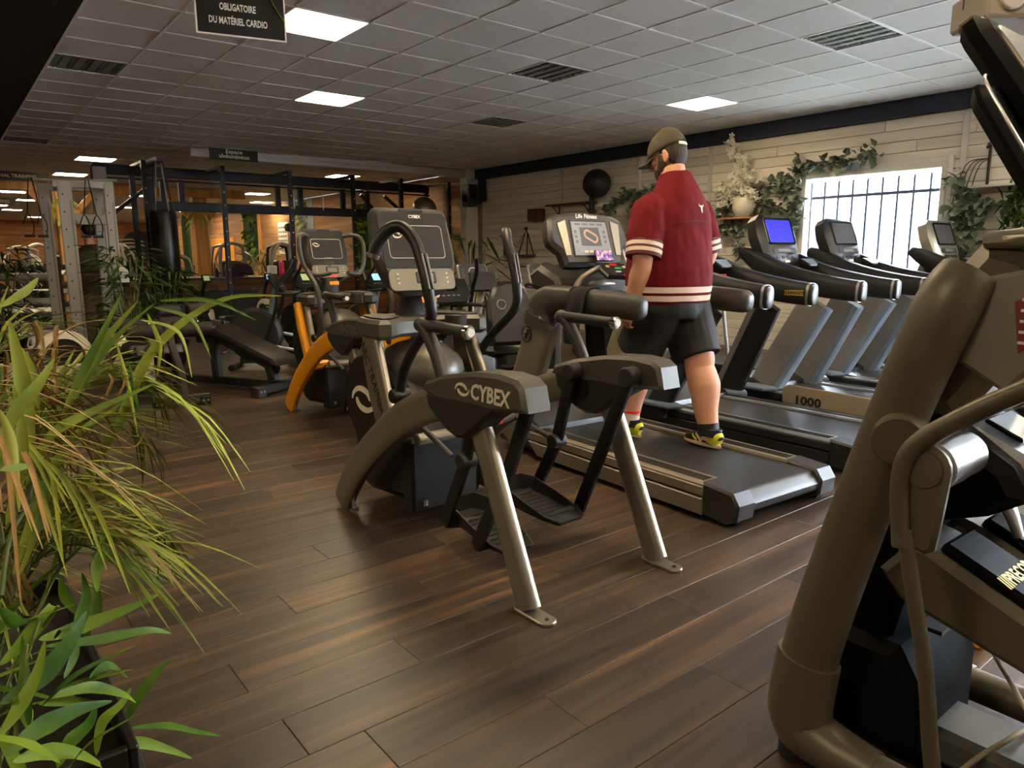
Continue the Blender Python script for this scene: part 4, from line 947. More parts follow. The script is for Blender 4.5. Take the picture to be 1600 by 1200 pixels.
# shorts
sh = MB()
sh.tube([(0, 0, .60 + .2), (0, 0, .84), (0, .01, .93), (0, .01, .97)], [(.22, .19), (.25, .21), (.25, .21), (.235, .20)], n=26, sm=3, upv=(0, 1, 0))
for s in (-1, 1):
    h_, k_ = hip[s] + Vector((s * .005, 0, -.02)), knee[s] + (hip[s] - knee[s]) * (.13 if s > 0 else .16)
    sh.tube([h_, h_ * .5 + k_ * .5, k_ + (h_ - k_) * .1, k_], [(.135, .175), (.135, .168), (.138, .162), (.138, .162)], n=20, sm=4, upv=(0, 1, 0))
so = remesh(sh, 'shorts', 'shorts', man, .0095, 3)
for v in so.data.vertices:
    p = v.co; v.co = p + v.normal * .010 * MN.noise(Vector((p.x * 12 + p.y * 6, p.y * 8, p.z * 5)))
# shoes and socks
def shoe(s, ang, dark):
    M = Matrix.Translation(ank[s] + Vector((0, 0, -.09))) @ Matrix.Rotation(R(6 * -s), 4, 'Z') @ Matrix.Rotation(R(ang), 4, 'X')
    ro = bpy.data.objects.new('shoe', None); C.objects.link(ro); ro.parent = man; ro.matrix_local = M
    pth = [(0, -.085, .045), (0, -.07, .055), (0, -.02, .058), (0, .05, .052), (0, .11, .042), (0, .165, .034), (0, .195, .028)]
    MB().tube(pth, [(.022, .03), (.036, .048), (.042, .052), (.046, .042), (.048, .033), (.040, .026), (.018, .016)], n=18, sm=4, upv=(0, 0, 1), sq=.85).tube([(0, -.03, .07), (0, -.03, .115)], [(.054, .062), (.050, .058)], n=16, upv=(0, 1, 0)).build('upper', 'shoe_black', ro)
    sp = []
    for k in range(28):
        w = 2 * pi * k / 28; yy = .055 + .155 * sin(w); xx = (.044 + .008 * sin(w)) * cos(w) * (1 - .18 * max(0, -sin(w))); sp.append((xx, yy))
    MB().prism(sp, 0, .028, 'z', .007).build('sole', 'sole', ro)
    MB().tube([(0, -.092, .05), (0, -.075, .056), (0, -.035, .06), (0, -.01, .055)], [(.024, .033), (.0385, .048), (.0425, .05), (.043, .046)], n=18, sm=3, upv=(0, 0, 1), sq=.85).build('heel_counter', 'shoe_yellow', ro)
    for q in (-1, 1):
        MB().tube([(q * .046, .02, .03), (q * .045, .05, .055), (q * .040, .075, .07)], (.004, .009), n=8).build('side_stripe', 'shoe_yellow' if not dark else 'sole', ro)
        MB().tube([(q * .047, .06, .032), (q * .047, .09, .05), (q * .038, .105, .062)], (.004, .008), n=8).build('side_stripe', 'shoe_yellow', ro)
    MB().tube([(.0, .17, .045), (0, .185, .038), (0, .198, .026)], [(.036, .010), (.03, .012), (.016, .01)], n=10, upv=(0, 0, 1)).build('toe_cap', 'shoe_yellow', ro)
shoe(1, 0, True); shoe(-1, 0, False)
MB().tube([ank[1] + Vector((0, 0, -.02)), ank[1] + Vector((0, .012, .055))], [.063, .064], n=24).build('sock', 'shoe_black', man)
sk = MB().tube([ank[-1] + Vector((0, 0, -.02)), ank[-1] + Vector((0, -.002, .06)), ank[-1] + Vector((0, -.004, .10))], [.063, .064, .067], n=24).build('sock', 'sock_white', man)
MB().tube([ank[-1] + Vector((0, -.003, .075)), ank[-1] + Vector((0, -.004, .09))], .0685, n=24).build('sock_band', 'red', sk)
# tattoo lines on the right calf
bt = BVHTree.FromPolygons([v.co.copy() for v in body.data.vertices], [tuple(p.vertices) for p in body.data.polygons])
tt = MB()
def ink(uv):
    q = []
    for u, v in uv:
        d = Vector((-.75, .66, 0)); o = Vector((.085, -.12, .40)) - d * .5 + Vector((.66, .75, 0)) * (u) + Vector((0, 0, v))
        h = bt.ray_cast(o, d)
        if h[0] is not None: q.append(h[0] - d * .0006)
    if len(q) > 1: tt.tube(q, .0016, n=5)
for k in range(3): ink([(-.03 + .012 * k + .004 * sin(j * 2), -.05 + .014 * j + .01 * k) for j in range(7)])
ink([(-.036, -.055), (-.034, -.07), (-.01, -.075), (.005, -.07)]); ink([(-.03, .0), (-.015, .015), (-.005, .0), (-.015, -.015), (-.03, 0)]); ink([(-.012, .05), (-.005, .062), (.002, .05), (-.005, .04), (-.012, .05)])
if tt.v: tt.build('tattoo', 'ink', man)['kind'] = 'stuff'
# ------------------------------------------------------------------ elliptical trainer close on the right
mat('smoke_grey', lin((.42, .42, .41)), .45)
pe = thing('elliptical_trainer', 'large bronze-grey elliptical trainer filling the right foreground', 'exercise machine', (2.02, .60, 0))
def W(p): return (p[0] - 2.02, p[1] - .60, p[2])
def WP(l): return [W(p) for p in l]
def yzw(l): return [(a - .60, b) for a, b in l]
for s, x in ((-1, 1.72), (1, 2.34)):
    ped = MB().tube(WP([(x, .905, .24), (x, .87, .42), (x, .795, .72), (x, .72, 1.0), (x, .645, 1.235), (x + .03, .615, 1.31)] if s < 0 else [(x, .905, .24), (x, .87, .42), (x, .80, .72), (x, .745, 1.0), (x, .70, 1.235), (x - .03, .68, 1.31)]), [(.058, .076), (.058, .074), (.056, .070), (.054, .066), (.056, .068), (.05, .062)], n=20, sm=4, upv=(0, 1, .3)).build('pedestal', 'precor', pe)
    el = MB().tube(WP([(x, .895, .30), (x, .905, .22), (x, .91, .13), (x, .885, .085), (x, .80, .07), (x, .70, .065)]), [(.064, .084), (.068, .086), (.072, .086), (.074, .075), (.066, .062), (.056, .054)], n=20, sm=4, upv=(0, 1, .01)).build('base_elbow', 'precor', pe)
    MB().tube(WP([(x, .74, .066), (x, .3, .062), (x, -.55, .06)]), (.050, .048), n=16).build('base_tube', 'precor', pe)
    MB().cyl(W((x, .91, .0)), W((x, .91, .05)), .05, 16).build('foot_pad', 'rubber', pe)
    MB().cyl(W((x + s * .02, .70, .945)), W((x + s * .078, .685, .94)), .060, 24, .006).build('pivot_boss', 'precor', pe)
    # outboard rocker arm: rounded plate, hub, handle bar upward, thin link downward
    xo = x + s * .085; xa = xo + s * .03
    pl = [( .615 + .052 * cos(a), .90 + .055 * sin(a)) for a in [pi * k / 10 for k in range(0, 11)]] + [(.572, .80), (.580, .725), (.60, .712), (.627, .72), (.649, .80)]
    MB().prism(yzw(pl), min(xo, xa) - 2.02, max(xo, xa) - 2.02, 'x', .010).build('rocker_plate', 'precor', pe)
    MB().cyl(W((xa, .615, .90)), W((xa + s * .004, .615, .90)), .040, 24, .002).build('hub_cap', 'precor', pe)
    h = MB().cyl(W((xo, .615, .90)), W((xo - s * .10, .615, .90)), .055, 24, .004).build('hub', 'silver', pe)
    MB().cyl(W((xo - s * .10, .615, .90)), W((xo - s * .19, .615, .90)), .052, 24, .004).build('hub_sleeve', 'silver', pe)
    MB().tube(WP([(xa, .642, .72), (xa, .655, .83), (xa, .652, .91), (xa, .62, .965), (xa, .53, 1.04), (xa, .42, 1.115), (xa, .30, 1.19), (xa, .26, 1.28), (xa, .24, 1.40)]), .021, n=14, sm=5).build('handlebar', 'precor', pe)
    MB().tube(WP([(xa, .642, .76), (xa, .61, .62), (xa, .57, .45), (xa, .545, .28), (xa, .515, .12)]), [(.012, .018), (.012, .018), (.014, .017), (.015, .018), (.015, .02)], n=10, sm=3, upv=(0, 1, .3)).build('link_bar', 'precor', pe)
    # foot beam with a black tray
    xb = 1.90 if s < 0 else 2.16
    bm = MB().prism(yzw([(.775, .565), (.70, .665), (.66, .655), (.40, .54), (.0, .365), (-.3, .233), (-.3, .12), (.0, .25), (.42, .415), (.72, .50)]), xb - .10 - 2.02, xb + .10 - 2.02, 'x', .02).build('foot_beam', 'precor', pe)
    q = R(-23.7); MT = Matrix.Translation(W((xb + .01, .36, .532))) @ Matrix.Rotation(-q, 4, 'X')
    tr = MB().box((0, -.02, .0), (.165, .66, .035), .010).build('foot_tray', 'precor_dark', pe); tr.matrix_local = MT
    rim = MB()
    e1, e2, e3 = ([(w * cos(2 * pi * k / 28) * .062, -.08 + w * sin(2 * pi * k / 28) * .17) for k in range(28)] for w in (1.0, .92, .8))
    n_ = 28; rim.add([(a, b, .0185) for a, b in e1] + [(a, b, .026) for a, b in e2] + [(a, b, .0185) for a, b in e3], [(r * n_ + i, r * n_ + (i + 1) % n_, (r + 1) * n_ + (i + 1) % n_, (r + 1) * n_ + i) for r in range(2) for i in range(n_)])
    rim.build('well_rim', 'silver', tr)
    MB().prism(e3, .0178, .0192, 'z').build('foot_well', 'black', tr)
    MB().lathe([(.034, .019), (.034, .026), (.028, .028), (.022, .024), (.012, .027), (.002, .027)], (0, -.10, 0), 24).build('round_badge', 'chrome', tr)
    text('lettering', '///PRECOR', .047, 'gold', tr, (-.005, .165, .0186), (0, 0, 0), .001, bold=.0012, sx=.8)
# drive cover, silver nose, lever, front block, middle base
MB().prism(yzw([(.80, .98), (.74, 1.01), (.60, .93), (.52, .88), (.48, .81), (.56, .755), (.70, .70), (.82, .66), (.84, .85)]), -.20, .20, 'x', .03).build('drive_cover', 'precor_dark', pe)
MB().prism(yzw([(.72, .99), (.62, .945), (.52, .90), (.455, .86), (.44, .815), (.455, .785), (.52, .80), (.62, .88), (.70, .93)]), -.13, .13, 'x', .02).build('silver_nose', 'silver', pe)
MB().prism([(-.08, -.07), (.08, -.07), (.08, .02), (-.08, .02)], 0, .012, 'z', .004, M=Matrix.Translation(W((2.02, .60, .945))) @ Matrix.Rotation(R(25), 4, 'X')).build('nose_recess', 'black_gloss', pe)
MB().tube(WP([(1.98, .60, .80), (1.98, .56, .75), (1.98, .53, .68)]), [(.022, .012), (.026, .014), (.014, .010)], n=12, sm=3, sq=.7).build('lever', 'silver', pe)
MB().prism(yzw([(.97, .06), (.97, .28), (.90, .36), (.72, .36), (.66, .26), (.66, .06)]), -.20, .20, 'x', .03).build('front_block', 'precor_dark', pe)
MB().prism(yzw([(.90, .34), (.86, .62), (.80, .86), (.72, .86), (.72, .55), (.76, .34)]), -.16, .16, 'x', .03).build('front_shroud', 'precor_dark', pe)
MB().box(W((2.02, .70, .37)), (.10, .06, .012)).build('slot', 'black', pe)
MB().box(W((2.03, .15, .075)), (.20, 1.1, .10), .02).build('middle_beam', 'smoke_grey', pe)
MB().prism(yzw([(.78, 1.0), (.70, 1.26), (.60, 1.39), (.50, 1.36), (.46, 1.28), (.54, 1.10), (.62, .98)]), -.26, .26, 'x', .04).build('neck_cover', 'precor', pe)
nc = MB().prism(yzw([(.60, 1.30), (.47, 1.33), (.42, 1.20), (.52, 1.06), (.62, 1.12)]), -.285, -.255, 'x', .01).build('side_cover', 'pewter_light', pe)
mat('label_red', lin((.50, .16, .17)), .5)
MB().prism(yzw([(.52, 1.255), (.47, 1.285), (.455, 1.19), (.505, 1.15)]), -.289, -.284, 'x', .001).build('warning_label', 'label_red', nc)

for k in range(5): MB().box(W((1.7305, .487, 1.26 - .022 * k)), (.002, .04, .006)).build('label_line', 'white', nc, smooth=False)
MB().tube(WP([(1.725, .585, 1.29), (1.71, .585, 1.27), (1.71, .60, 1.20), (1.725, .605, 1.18)]), .007, n=8, sm=3).build('bottle_hook', 'precor', nc)
MB().tube(WP([(1.80, .60, 1.38), (1.80, .50, 1.385), (1.78, .42, 1.38)]), [(.045, .02), (.045, .024), (.03, .016)], n=14, sm=3, sq=.8).build('hand_rest', 'pewter_light', pe)
# console: upright display slab, angled key panel below it, dark column
MB().tube(WP([(2.32, .60, 1.30), (2.32, .62, 1.46), (2.30, .64, 1.62)]), [(.10, .06), (.08, .05), (.12, .05)], n=14, sq=.6, upv=(0, 1, 0)).build('column', 'precor_dark', pe)
MC = Matrix.Translation(W((2.13, .62, 1.755))) @ Matrix.Rotation(R(-33), 4, 'X')
cn = MB().prism([(-.26, -.22), (-.27, .10), (-.25, .145), (.25, .145), (.27, .10), (.26, -.22)], -.01, .055, 'y', .02, M=MC).build('console', 'precor_dark', pe)
MB().prism(rrect(.46, .30, .03, 4, 0, -.04), -.016, -.008, 'y', .002, M=MC).build('screen', 'pewter_light', cn)
cap_ = MB().prism([(-.24, .13), (.24, .13), (.24, .155), (-.24, .155)], .0, .05, 'y', .01, M=MC).build('console_cap', 'precor', cn)
MK = Matrix.Translation(W((2.09, .575, 1.60))) @ Matrix.Rotation(R(-30), 4, 'X')
kp = MB().prism([(-.27, -.22), (-.29, .10), (-.26, .145), (.26, .145), (.29, .10), (.27, -.22)], -.0, .05, 'y', .02, M=MK).build('key_panel', 'precor_dark', pe)
MB().tube([MK @ Vector(p) for p in ((-.279, .0, -.21), (-.295, .0, .10), (-.262, .0, .152))], .004, n=8, sm=3).build('silver_edge', 'silver', kp)
# cables on the floor by the machine
mat('cable_cream', lin((.70, .66, .56)), .5)
tag(MB().tube([(1.80, .60, .012), (1.90, .55, .10), (2.03, .50, .145), (2.15, .50, .13), (2.245, .56, .14), (2.265, .63, .22), (2.26, .66, .3)], .007, n=8, sm=5).build('cable', 'cable_cream'), 'cream cable looping over the floor under the bronze-grey elliptical trainer', 'cable')
tag(MB().tube([(1.84, .42, .012), (1.93, .42, .10), (2.05, .42, .145), (2.14, .40, .14), (2.2, .36, .10), (2.23, .30, .012)], .004, n=8, sm=5).build('cable', 'black'), 'thin black cable looping under the bronze-grey elliptical trainer', 'cable')
# rubber storage beyond it: weight plates stacked upright and an orange block
for k in range(5):
    tag(MB().box((2.83 + .035 * k, .92, .11), (.02, .30, .22), .004).build('magazine', ['white', 'cream', 'blue_grey', 'charcoal', 'cream'][k]), ['white thin board standing beside the orange box', 'cream thin board next to the white one', 'blue-grey thin board in the middle of the upright boards', 'charcoal thin board near the end of the upright boards', 'cream thin board at the end of the upright boards'][k], 'board', 'boards standing behind the elliptical trainer')
tag(MB().box((2.74, .92, .12), (.09, .26, .24), .008).build('box', 'orange'), 'orange box on the floor behind the elliptical trainer', 'box')
# ------------------------------------------------------------------ plants in the left foreground
BROAD = [
 ([(0.210,1.737,0.628),(0.217,1.777,0.664),(0.239,1.814,0.700),(0.243,1.854,0.713)],0.035),
 ([(0.091,1.698,0.573),(0.151,1.733,0.558),(0.256,1.761,0.557),(0.344,1.787,0.563)],0.042),
 ([(0.101,1.717,0.546),(0.198,1.749,0.512),(0.307,1.774,0.487),(0.364,1.804,0.446)],0.032),
 ([(0.012,1.500,0.563),(0.075,1.538,0.570),(0.136,1.574,0.611),(0.172,1.611,0.645)],0.055),
 ([(0.021,1.650,0.564),(0.069,1.689,0.585),(0.121,1.726,0.623),(0.119,1.766,0.611)],0.040),
 ([(0.086,1.548,0.520),(0.159,1.582,0.494),(0.219,1.615,0.438),(0.249,1.651,0.387)],0.036),
 ([(0.070,1.548,0.513),(0.124,1.585,0.478),(0.182,1.620,0.429)],0.030),
 ([(0.231,1.704,0.319),(0.274,1.739,0.353),(0.325,1.770,0.383),(0.365,1.803,0.383)],0.036),
 ([(0.239,1.683,0.311),(0.316,1.711,0.266),(0.390,1.737,0.202),(0.448,1.764,0.151)],0.036),
 ([(0.182,1.650,0.306),(0.243,1.683,0.275),(0.311,1.712,0.209),(0.371,1.741,0.138)],0.034),
 ([(0.010,1.420,0.508),(0.061,1.459,0.513),(0.125,1.495,0.504),(0.189,1.528,0.480)],0.050),
 ([(0.017,1.400,0.504),(0.065,1.439,0.477),(0.116,1.475,0.428),(0.163,1.511,0.353)],0.040),
 ([(0.143,1.674,0.550),(0.169,1.712,0.584),(0.190,1.750,0.622),(0.191,1.790,0.660)],0.035),
 ([(0.179,1.791,0.501),(0.213,1.828,0.537),(0.224,1.867,0.583),(0.221,1.907,0.634)],0.030),
 ([(0.119,1.596,0.524),(0.144,1.634,0.554),(0.135,1.675,0.589),(0.119,1.716,0.555)],0.030),
 ([(0.158,1.592,0.336),(0.179,1.630,0.379),(0.223,1.665,0.388),(0.250,1.702,0.397)],0.032),
 ([(0.005,1.450,0.530),(0.038,1.490,0.545),(0.075,1.528,0.588),(0.094,1.567,0.629)],0.045),
 ([(0.084,1.498,0.400),(0.112,1.536,0.419),(0.151,1.573,0.423),(0.170,1.611,0.438)],0.040),
 ([(0.033,1.600,0.702),(0.060,1.639,0.644),(0.094,1.677,0.630)],0.035),
 ([(0.172,1.691,0.457),(0.215,1.727,0.454),(0.255,1.762,0.390)],0.028),
 ([(0.031,1.500,0.568),(0.056,1.539,0.484),(0.039,1.580,0.386)],0.040),
 ([(0.167,1.742,0.587),(0.152,1.784,0.621),(0.153,1.824,0.651)],0.030),
]
STRAPS = [
 ([(0.124,1.896,0.586),(0.211,1.918,0.793),(0.325,1.933,0.975),(0.397,1.950,1.108),(0.496,1.958,1.197),(0.611,1.957,1.250),(0.743,1.943,1.250)],0.030,"g"),
 ([(0.187,1.740,1.042),(0.247,1.763,1.142),(0.323,1.781,1.275)],0.022,"g"),
 ([(0.196,1.769,1.036),(0.264,1.791,1.151),(0.359,1.805,1.258)],0.022,"g"),
 ([(0.191,1.790,1.019),(0.293,1.806,1.162),(0.394,1.818,1.249)],0.016,"g"),
 ([(0.074,1.298,1.282),(0.110,1.325,1.303),(0.131,1.354,1.322)],0.016,"g"),
 ([(0.113,1.596,1.001),(0.113,1.626,1.120),(0.107,1.657,1.239)],0.038,"g"),
 ([(0.135,1.645,1.064),(0.134,1.675,1.136),(0.121,1.706,1.185)],0.020,"g"),
 ([(0.054,1.499,1.008),(0.086,1.528,1.078),(0.132,1.554,1.127),(0.164,1.582,1.168)],0.030,"g"),
 ([(0.102,1.697,0.903),(0.158,1.723,0.994),(0.246,1.743,1.033),(0.365,1.752,1.074)],0.025,"g"),
 ([(0.066,1.549,0.775),(0.107,1.576,0.856),(0.127,1.605,0.921),(0.126,1.635,0.991)],0.020,"g"),
 ([(0.049,1.299,1.039),(0.075,1.328,1.032),(0.089,1.357,1.025)],0.016,"g"),
 ([(0.398,1.909,1.221),(0.425,1.934,1.139),(0.418,1.966,1.056)],0.014,"y"),
 ([(0.417,1.925,1.235),(0.505,1.935,1.198),(0.550,1.954,1.094)],0.012,"g"),
 ([(0.383,1.912,1.207),(0.470,1.924,1.169),(0.497,1.948,1.050)],0.010,"y"),
 ([(0.349,1.919,1.116),(0.364,1.946,0.984),(0.370,1.976,1.019)],0.010,"g"),
 ([(0.438,1.951,1.249),(0.560,1.951,1.244),(0.671,1.948,1.188)],0.014,"g"),
 ([(0.318,1.873,1.168),(0.340,1.900,1.057),(0.355,1.928,0.924)],0.010,"y"),
 ([(0.064,1.749,0.704),(0.118,1.776,0.823),(0.198,1.799,0.959),(0.308,1.814,1.028)],0.030,"g"),
 ([(0.143,1.844,0.828),(0.198,1.870,0.855),(0.279,1.889,0.857),(0.345,1.909,0.848)],0.012,"g"),
 ([(0.055,1.499,0.892),(0.094,1.527,1.019),(0.094,1.557,1.131)],0.025,"g"),
 ([(0.065,1.449,1.105),(0.078,1.478,1.032),(0.077,1.508,0.908)],0.020,"y"),
 ([(0.262,1.983,0.806),(0.289,2.009,0.743),(0.327,2.034,0.702)],0.008,"g"),
]
FRONDS = [
 [(0.093,1.898,0.642),(0.130,1.936,0.729),(0.215,1.968,0.763),(0.328,1.993,0.713),(0.409,2.019,0.615)],
 [(0.096,1.898,0.672),(0.128,1.936,0.837),(0.204,1.969,0.924),(0.306,1.997,0.951),(0.372,2.026,0.885)],
 [(0.086,1.948,0.657),(0.153,1.984,0.914),(0.248,2.015,1.036),(0.338,2.042,1.055),(0.427,2.066,0.990)],
 [(0.066,1.799,0.685),(0.099,1.837,0.868),(0.164,1.873,1.009),(0.261,1.902,1.066)],
 [(0.115,1.997,0.517),(0.181,2.032,0.602),(0.290,2.060,0.651),(0.412,2.080,0.577)],
 [(0.058,1.799,0.717),(0.053,1.839,0.961),(0.085,1.878,1.144),(0.174,1.912,1.190)],
 [(0.039,2.000,0.524),(0.121,2.036,0.667),(0.197,2.071,0.856),(0.233,2.107,1.042)],
 [(0.113,2.047,0.583),(0.185,2.082,0.722),(0.280,2.111,0.779),(0.373,2.138,0.736)],
 [(0.035,1.700,0.662),(0.073,1.738,0.803),(0.151,1.774,0.873),(0.229,1.806,0.879)],
]
DRY = [
 [(0.105,1.747,1.208),(0.118,1.776,1.099),(0.142,1.804,0.981),(0.122,1.836,0.864)],
 [(0.136,1.775,1.170),(0.158,1.803,1.145),(0.166,1.833,1.072),(0.129,1.866,1.029)],
 [(0.114,1.806,1.041),(0.196,1.830,1.139),(0.285,1.848,1.144),(0.311,1.874,1.094)],
 [(0.133,1.835,1.089),(0.200,1.859,1.020),(0.257,1.883,0.917),(0.269,1.911,0.782)],
 [(0.158,1.863,1.083),(0.225,1.887,0.983),(0.255,1.913,0.848)],
 [(0.176,1.741,1.043),(0.218,1.767,0.962),(0.294,1.786,0.931),(0.322,1.812,0.966)],
 [(0.193,1.770,1.064),(0.253,1.792,1.024),(0.293,1.817,1.074),(0.293,1.847,1.092)],
 [(0.114,1.806,1.149),(0.179,1.831,1.085),(0.236,1.855,1.016),(0.258,1.882,0.932)],
 [(0.237,1.825,0.933),(0.285,1.848,0.858),(0.332,1.871,0.875)],
 [(0.144,1.864,0.940),(0.186,1.891,0.837),(0.191,1.921,0.718)],
 [(0.100,1.747,0.945),(0.154,1.773,0.901),(0.223,1.796,0.838),(0.235,1.825,0.782)],
 [(0.133,1.775,1.030),(0.206,1.798,0.914),(0.253,1.822,0.840)],
 [(0.087,1.808,1.098),(0.159,1.833,1.121),(0.229,1.856,1.076)],
 [(0.173,1.832,1.141),(0.171,1.862,1.208),(0.169,1.892,1.220)],
 [(0.046,1.869,0.666),(0.060,1.899,0.558),(0.045,1.929,0.504)],
 [(0.070,1.749,0.759),(0.094,1.778,0.641),(0.149,1.804,0.568)],
]
def leafmat(name, c1, c2, rough=.5):
    m = mat(name, c1, rough, var=.0, spec=.22); nt = m.node_tree; b = nt.nodes['Principled BSDF']
    tc = nt.nodes.new('ShaderNodeTexCoord'); n = nt.nodes.new('ShaderNodeTexNoise'); n.inputs['Scale'].default_value = 7; n.inputs['Detail'].default_value = 4
    oi = nt.nodes.new('ShaderNodeObjectInfo'); ad = nt.nodes.new('ShaderNodeMath'); ad.operation = 'MULTIPLY_ADD'; ad.inputs[1].default_value = .5
    nt.links.new(tc.outputs['Object'], n.inputs['Vector']); nt.links.new(oi.outputs['Random'], ad.inputs[0]); nt.links.new(n.outputs['Fac'], ad.inputs[2])
    cr = nt.nodes.new('ShaderNodeValToRGB'); cr.color_ramp.elements[0].position = .45; cr.color_ramp.elements[1].position = 1.0
    cr.color_ramp.elements[0].color = tuple(c1) + (1,); cr.color_ramp.elements[1].color = tuple(c2) + (1,)
    nt.links.new(ad.outputs[0], cr.inputs['Fac']); nt.links.new(cr.outputs['Color'], b.inputs['Base Color'])
    b.inputs['Transmission Weight'].default_value = 0.0; b.inputs['Subsurface Weight'].default_value = 0.0
    return m
leafmat('leaf_green', lin((.17, .32, .06)), lin((.44, .54, .12)))
leafmat('leaf_palm', lin((.26, .37, .10)), lin((.55, .58, .20)))
leafmat('leaf_yellow', lin((.55, .62, .18)), lin((.78, .76, .38)))
leafmat('leaf_dry', lin((.46, .34, .19)), lin((.68, .55, .35)), .7)
leafmat('leaf_dark', lin((.12, .19, .09)), lin((.27, .35, .15)))
leafmat('leaf_grey', lin((.33, .38, .34)), lin((.52, .56, .48)), .6)
leafmat('petal', lin((.85, .82, .72)), lin((.95, .93, .88)), .6)
mat('stem', lin((.38, .42, .18)), .6); mat('soil', lin((.12, .09, .07)), .95); mat('twig', lin((.28, .22, .15)), .8)
def crv(P, sm):
    P = [Vector(p) for p in P]; Q = []
    for i in range(len(P) - 1):
        p0, p1, p2, p3 = P[max(i - 1, 0)], P[i], P[i + 1], P[min(i + 2, len(P) - 1)]
        for k in range(sm):
            t = k / sm; Q.append(.5 * ((2 * p1) + (p2 - p0) * t + (2 * p0 - 5 * p1 + 4 * p2 - p3) * t * t + (3 * p1 - p0 - 3 * p2 + p3) * t ** 3))
    return Q + [P[-1]]
def blade(mb, pts, w, sm=5, fold=.25, side=None, tip=.02, peak=.4):
    """a leaf: three rows along its midrib, folded, tapering to both ends"""
    Q = crv(pts, sm); n = len(Q); vs = []
    for i, p in enumerate(Q):
        u = i / (n - 1); t = (Q[min(i + 1, n - 1)] - Q[max(i - 1, 0)]).normalized()
        sd = Vector(side) if side is not None else t.cross(Vector((0, 0, 1)))
        sd = sd - t * sd.dot(t)
        if sd.length < 1e-4: sd = t.orthogonal()
        sd.normalize(); nn = sd.cross(t).normalized()
        if nn.z < 0: nn = -nn
        ww = w * .5 * max(tip, min(1, (u / peak) ** .6 if u < peak else ((1 - u) / (1 - peak)) ** .75)) + .0006
        vs += [p - sd * ww + nn * ww * fold, p, p + sd * ww + nn * ww * fold]
    mb.add(vs, [(i * 3 + a, i * 3 + a + 1, (i + 1) * 3 + a + 1, (i + 1) * 3 + a) for i in range(n - 1) for a in (0, 1)])
    return mb
random.seed(11)
pt = thing('planter', 'black planter box standing at the lower left corner', 'planter', (-.17, 2.03, 0))
for cx, cy, dx, dy in ((.385, 0, .02, 1.05), (-.385, 0, .02, 1.05), (0, .515, .75, .02), (0, -.515, .75, .02)):
    MB().box((cx, cy, .19), (dx, dy, .38), .004).build('side', 'black', pt)
MB().box((0, 0, .17), (.75, 1.01, .30)).build('soil', 'soil', pt, smooth=False)
MB().box((0, 0, .011), (.79, 1.05, .02)).build('base', 'black', pt, smooth=False)
struct(MB().box((.28, 1.7, .004), (.05, 3.0, .008), .002), 'trim_30', 'charcoal', smooth=False)
bp_ = thing('broadleaf_plant', 'glossy green plant with broad lance leaves in the front of the black planter', 'plant', (-.02, 1.60, .33))
O = Vector((-.02, 1.60, .33)); pm = thing('palm', 'tall palm with long green and dried brown leaves in the black planter', 'plant', (-.10, 2.05, .33)); O2 = Vector((-.10, 2.05, .33))
def face_cam(P):
    d = (Vector(P[len(P) // 2]) - Vector((0.3, .2, 1.6))).normalized(); t = (Vector(P[-1]) - Vector(P[0])).normalized(); return t.cross(d)
for P, w in BROAD:
    s_ = face_cam(P); s_ = (s_ + Vector((random.uniform(-.4, .4), random.uniform(-.4, .4), random.uniform(-.5, .5)))).normalized()
    blade(MB(), [Vector(p) - O for p in P], w * .74, 6, .22, s_).build('leaf', 'leaf_green', bp_)
for k in range(26):   # inner leaves that fill the plant out
    a = random.uniform(0, 2 * pi); b = Vector((random.uniform(-.10, .14), random.uniform(-.30, .40), random.uniform(.0, .22))); l = random.uniform(.14, .24)
    d = Vector((cos(a), sin(a), random.uniform(.3, 1.4))).normalized()
    blade(MB(), [b, b + d * l * .5, b + d * l + Vector((cos(a), sin(a), -.5)) * l * .2], random.uniform(.018, .028), 5, .25).build('leaf', 'leaf_green', bp_)
for k in range(9):
    a = Vector((random.uniform(-.08, .06), random.uniform(-.15, .25), 0)); b = a + Vector((random.uniform(-.05, .2), random.uniform(-.1, .15), random.uniform(.15, .32)))
    MB().tube([a, (a + b) / 2 + Vector((0, 0, .02)), b], .004, n=6, sm=3).build('stem', 'stem', bp_)
for P, w, c in STRAPS:
    s_ = face_cam(P); blade(MB(), [Vector(p) - O2 for p in P], w * .8, 6, .3, s_, peak=.45).build('leaf', {'g': 'leaf_palm', 'y': 'leaf_yellow'}[c], pm)
for k, P in enumerate(DRY):
    for q in range(3):
        o = Vector([random.gauss(0, .02) for _ in range(3)]) if q else Vector((0, 0, 0))
        blade(MB(), [Vector(p) - O2 + o * (1 + .6 * i) for i, p in enumerate(P)], .010, 5, .5, None).build('dried_leaf', 'leaf_dry', pm)
lf = []
for v in range(4):
    l = 1.0; dr = (.10, .25, .42, .6)[v]
    m = blade(MB(), [(0, 0, 0), (.33, .0, .05), (.68, .02 * v, -.05 - dr * .3), (1.0, .03 * v, -.12 - dr)], .050, 3, .35)
    o = m.build('leaflet', 'leaf_palm', pm); lf.append(o.data); bpy.data.objects.remove(o)
nl = 0
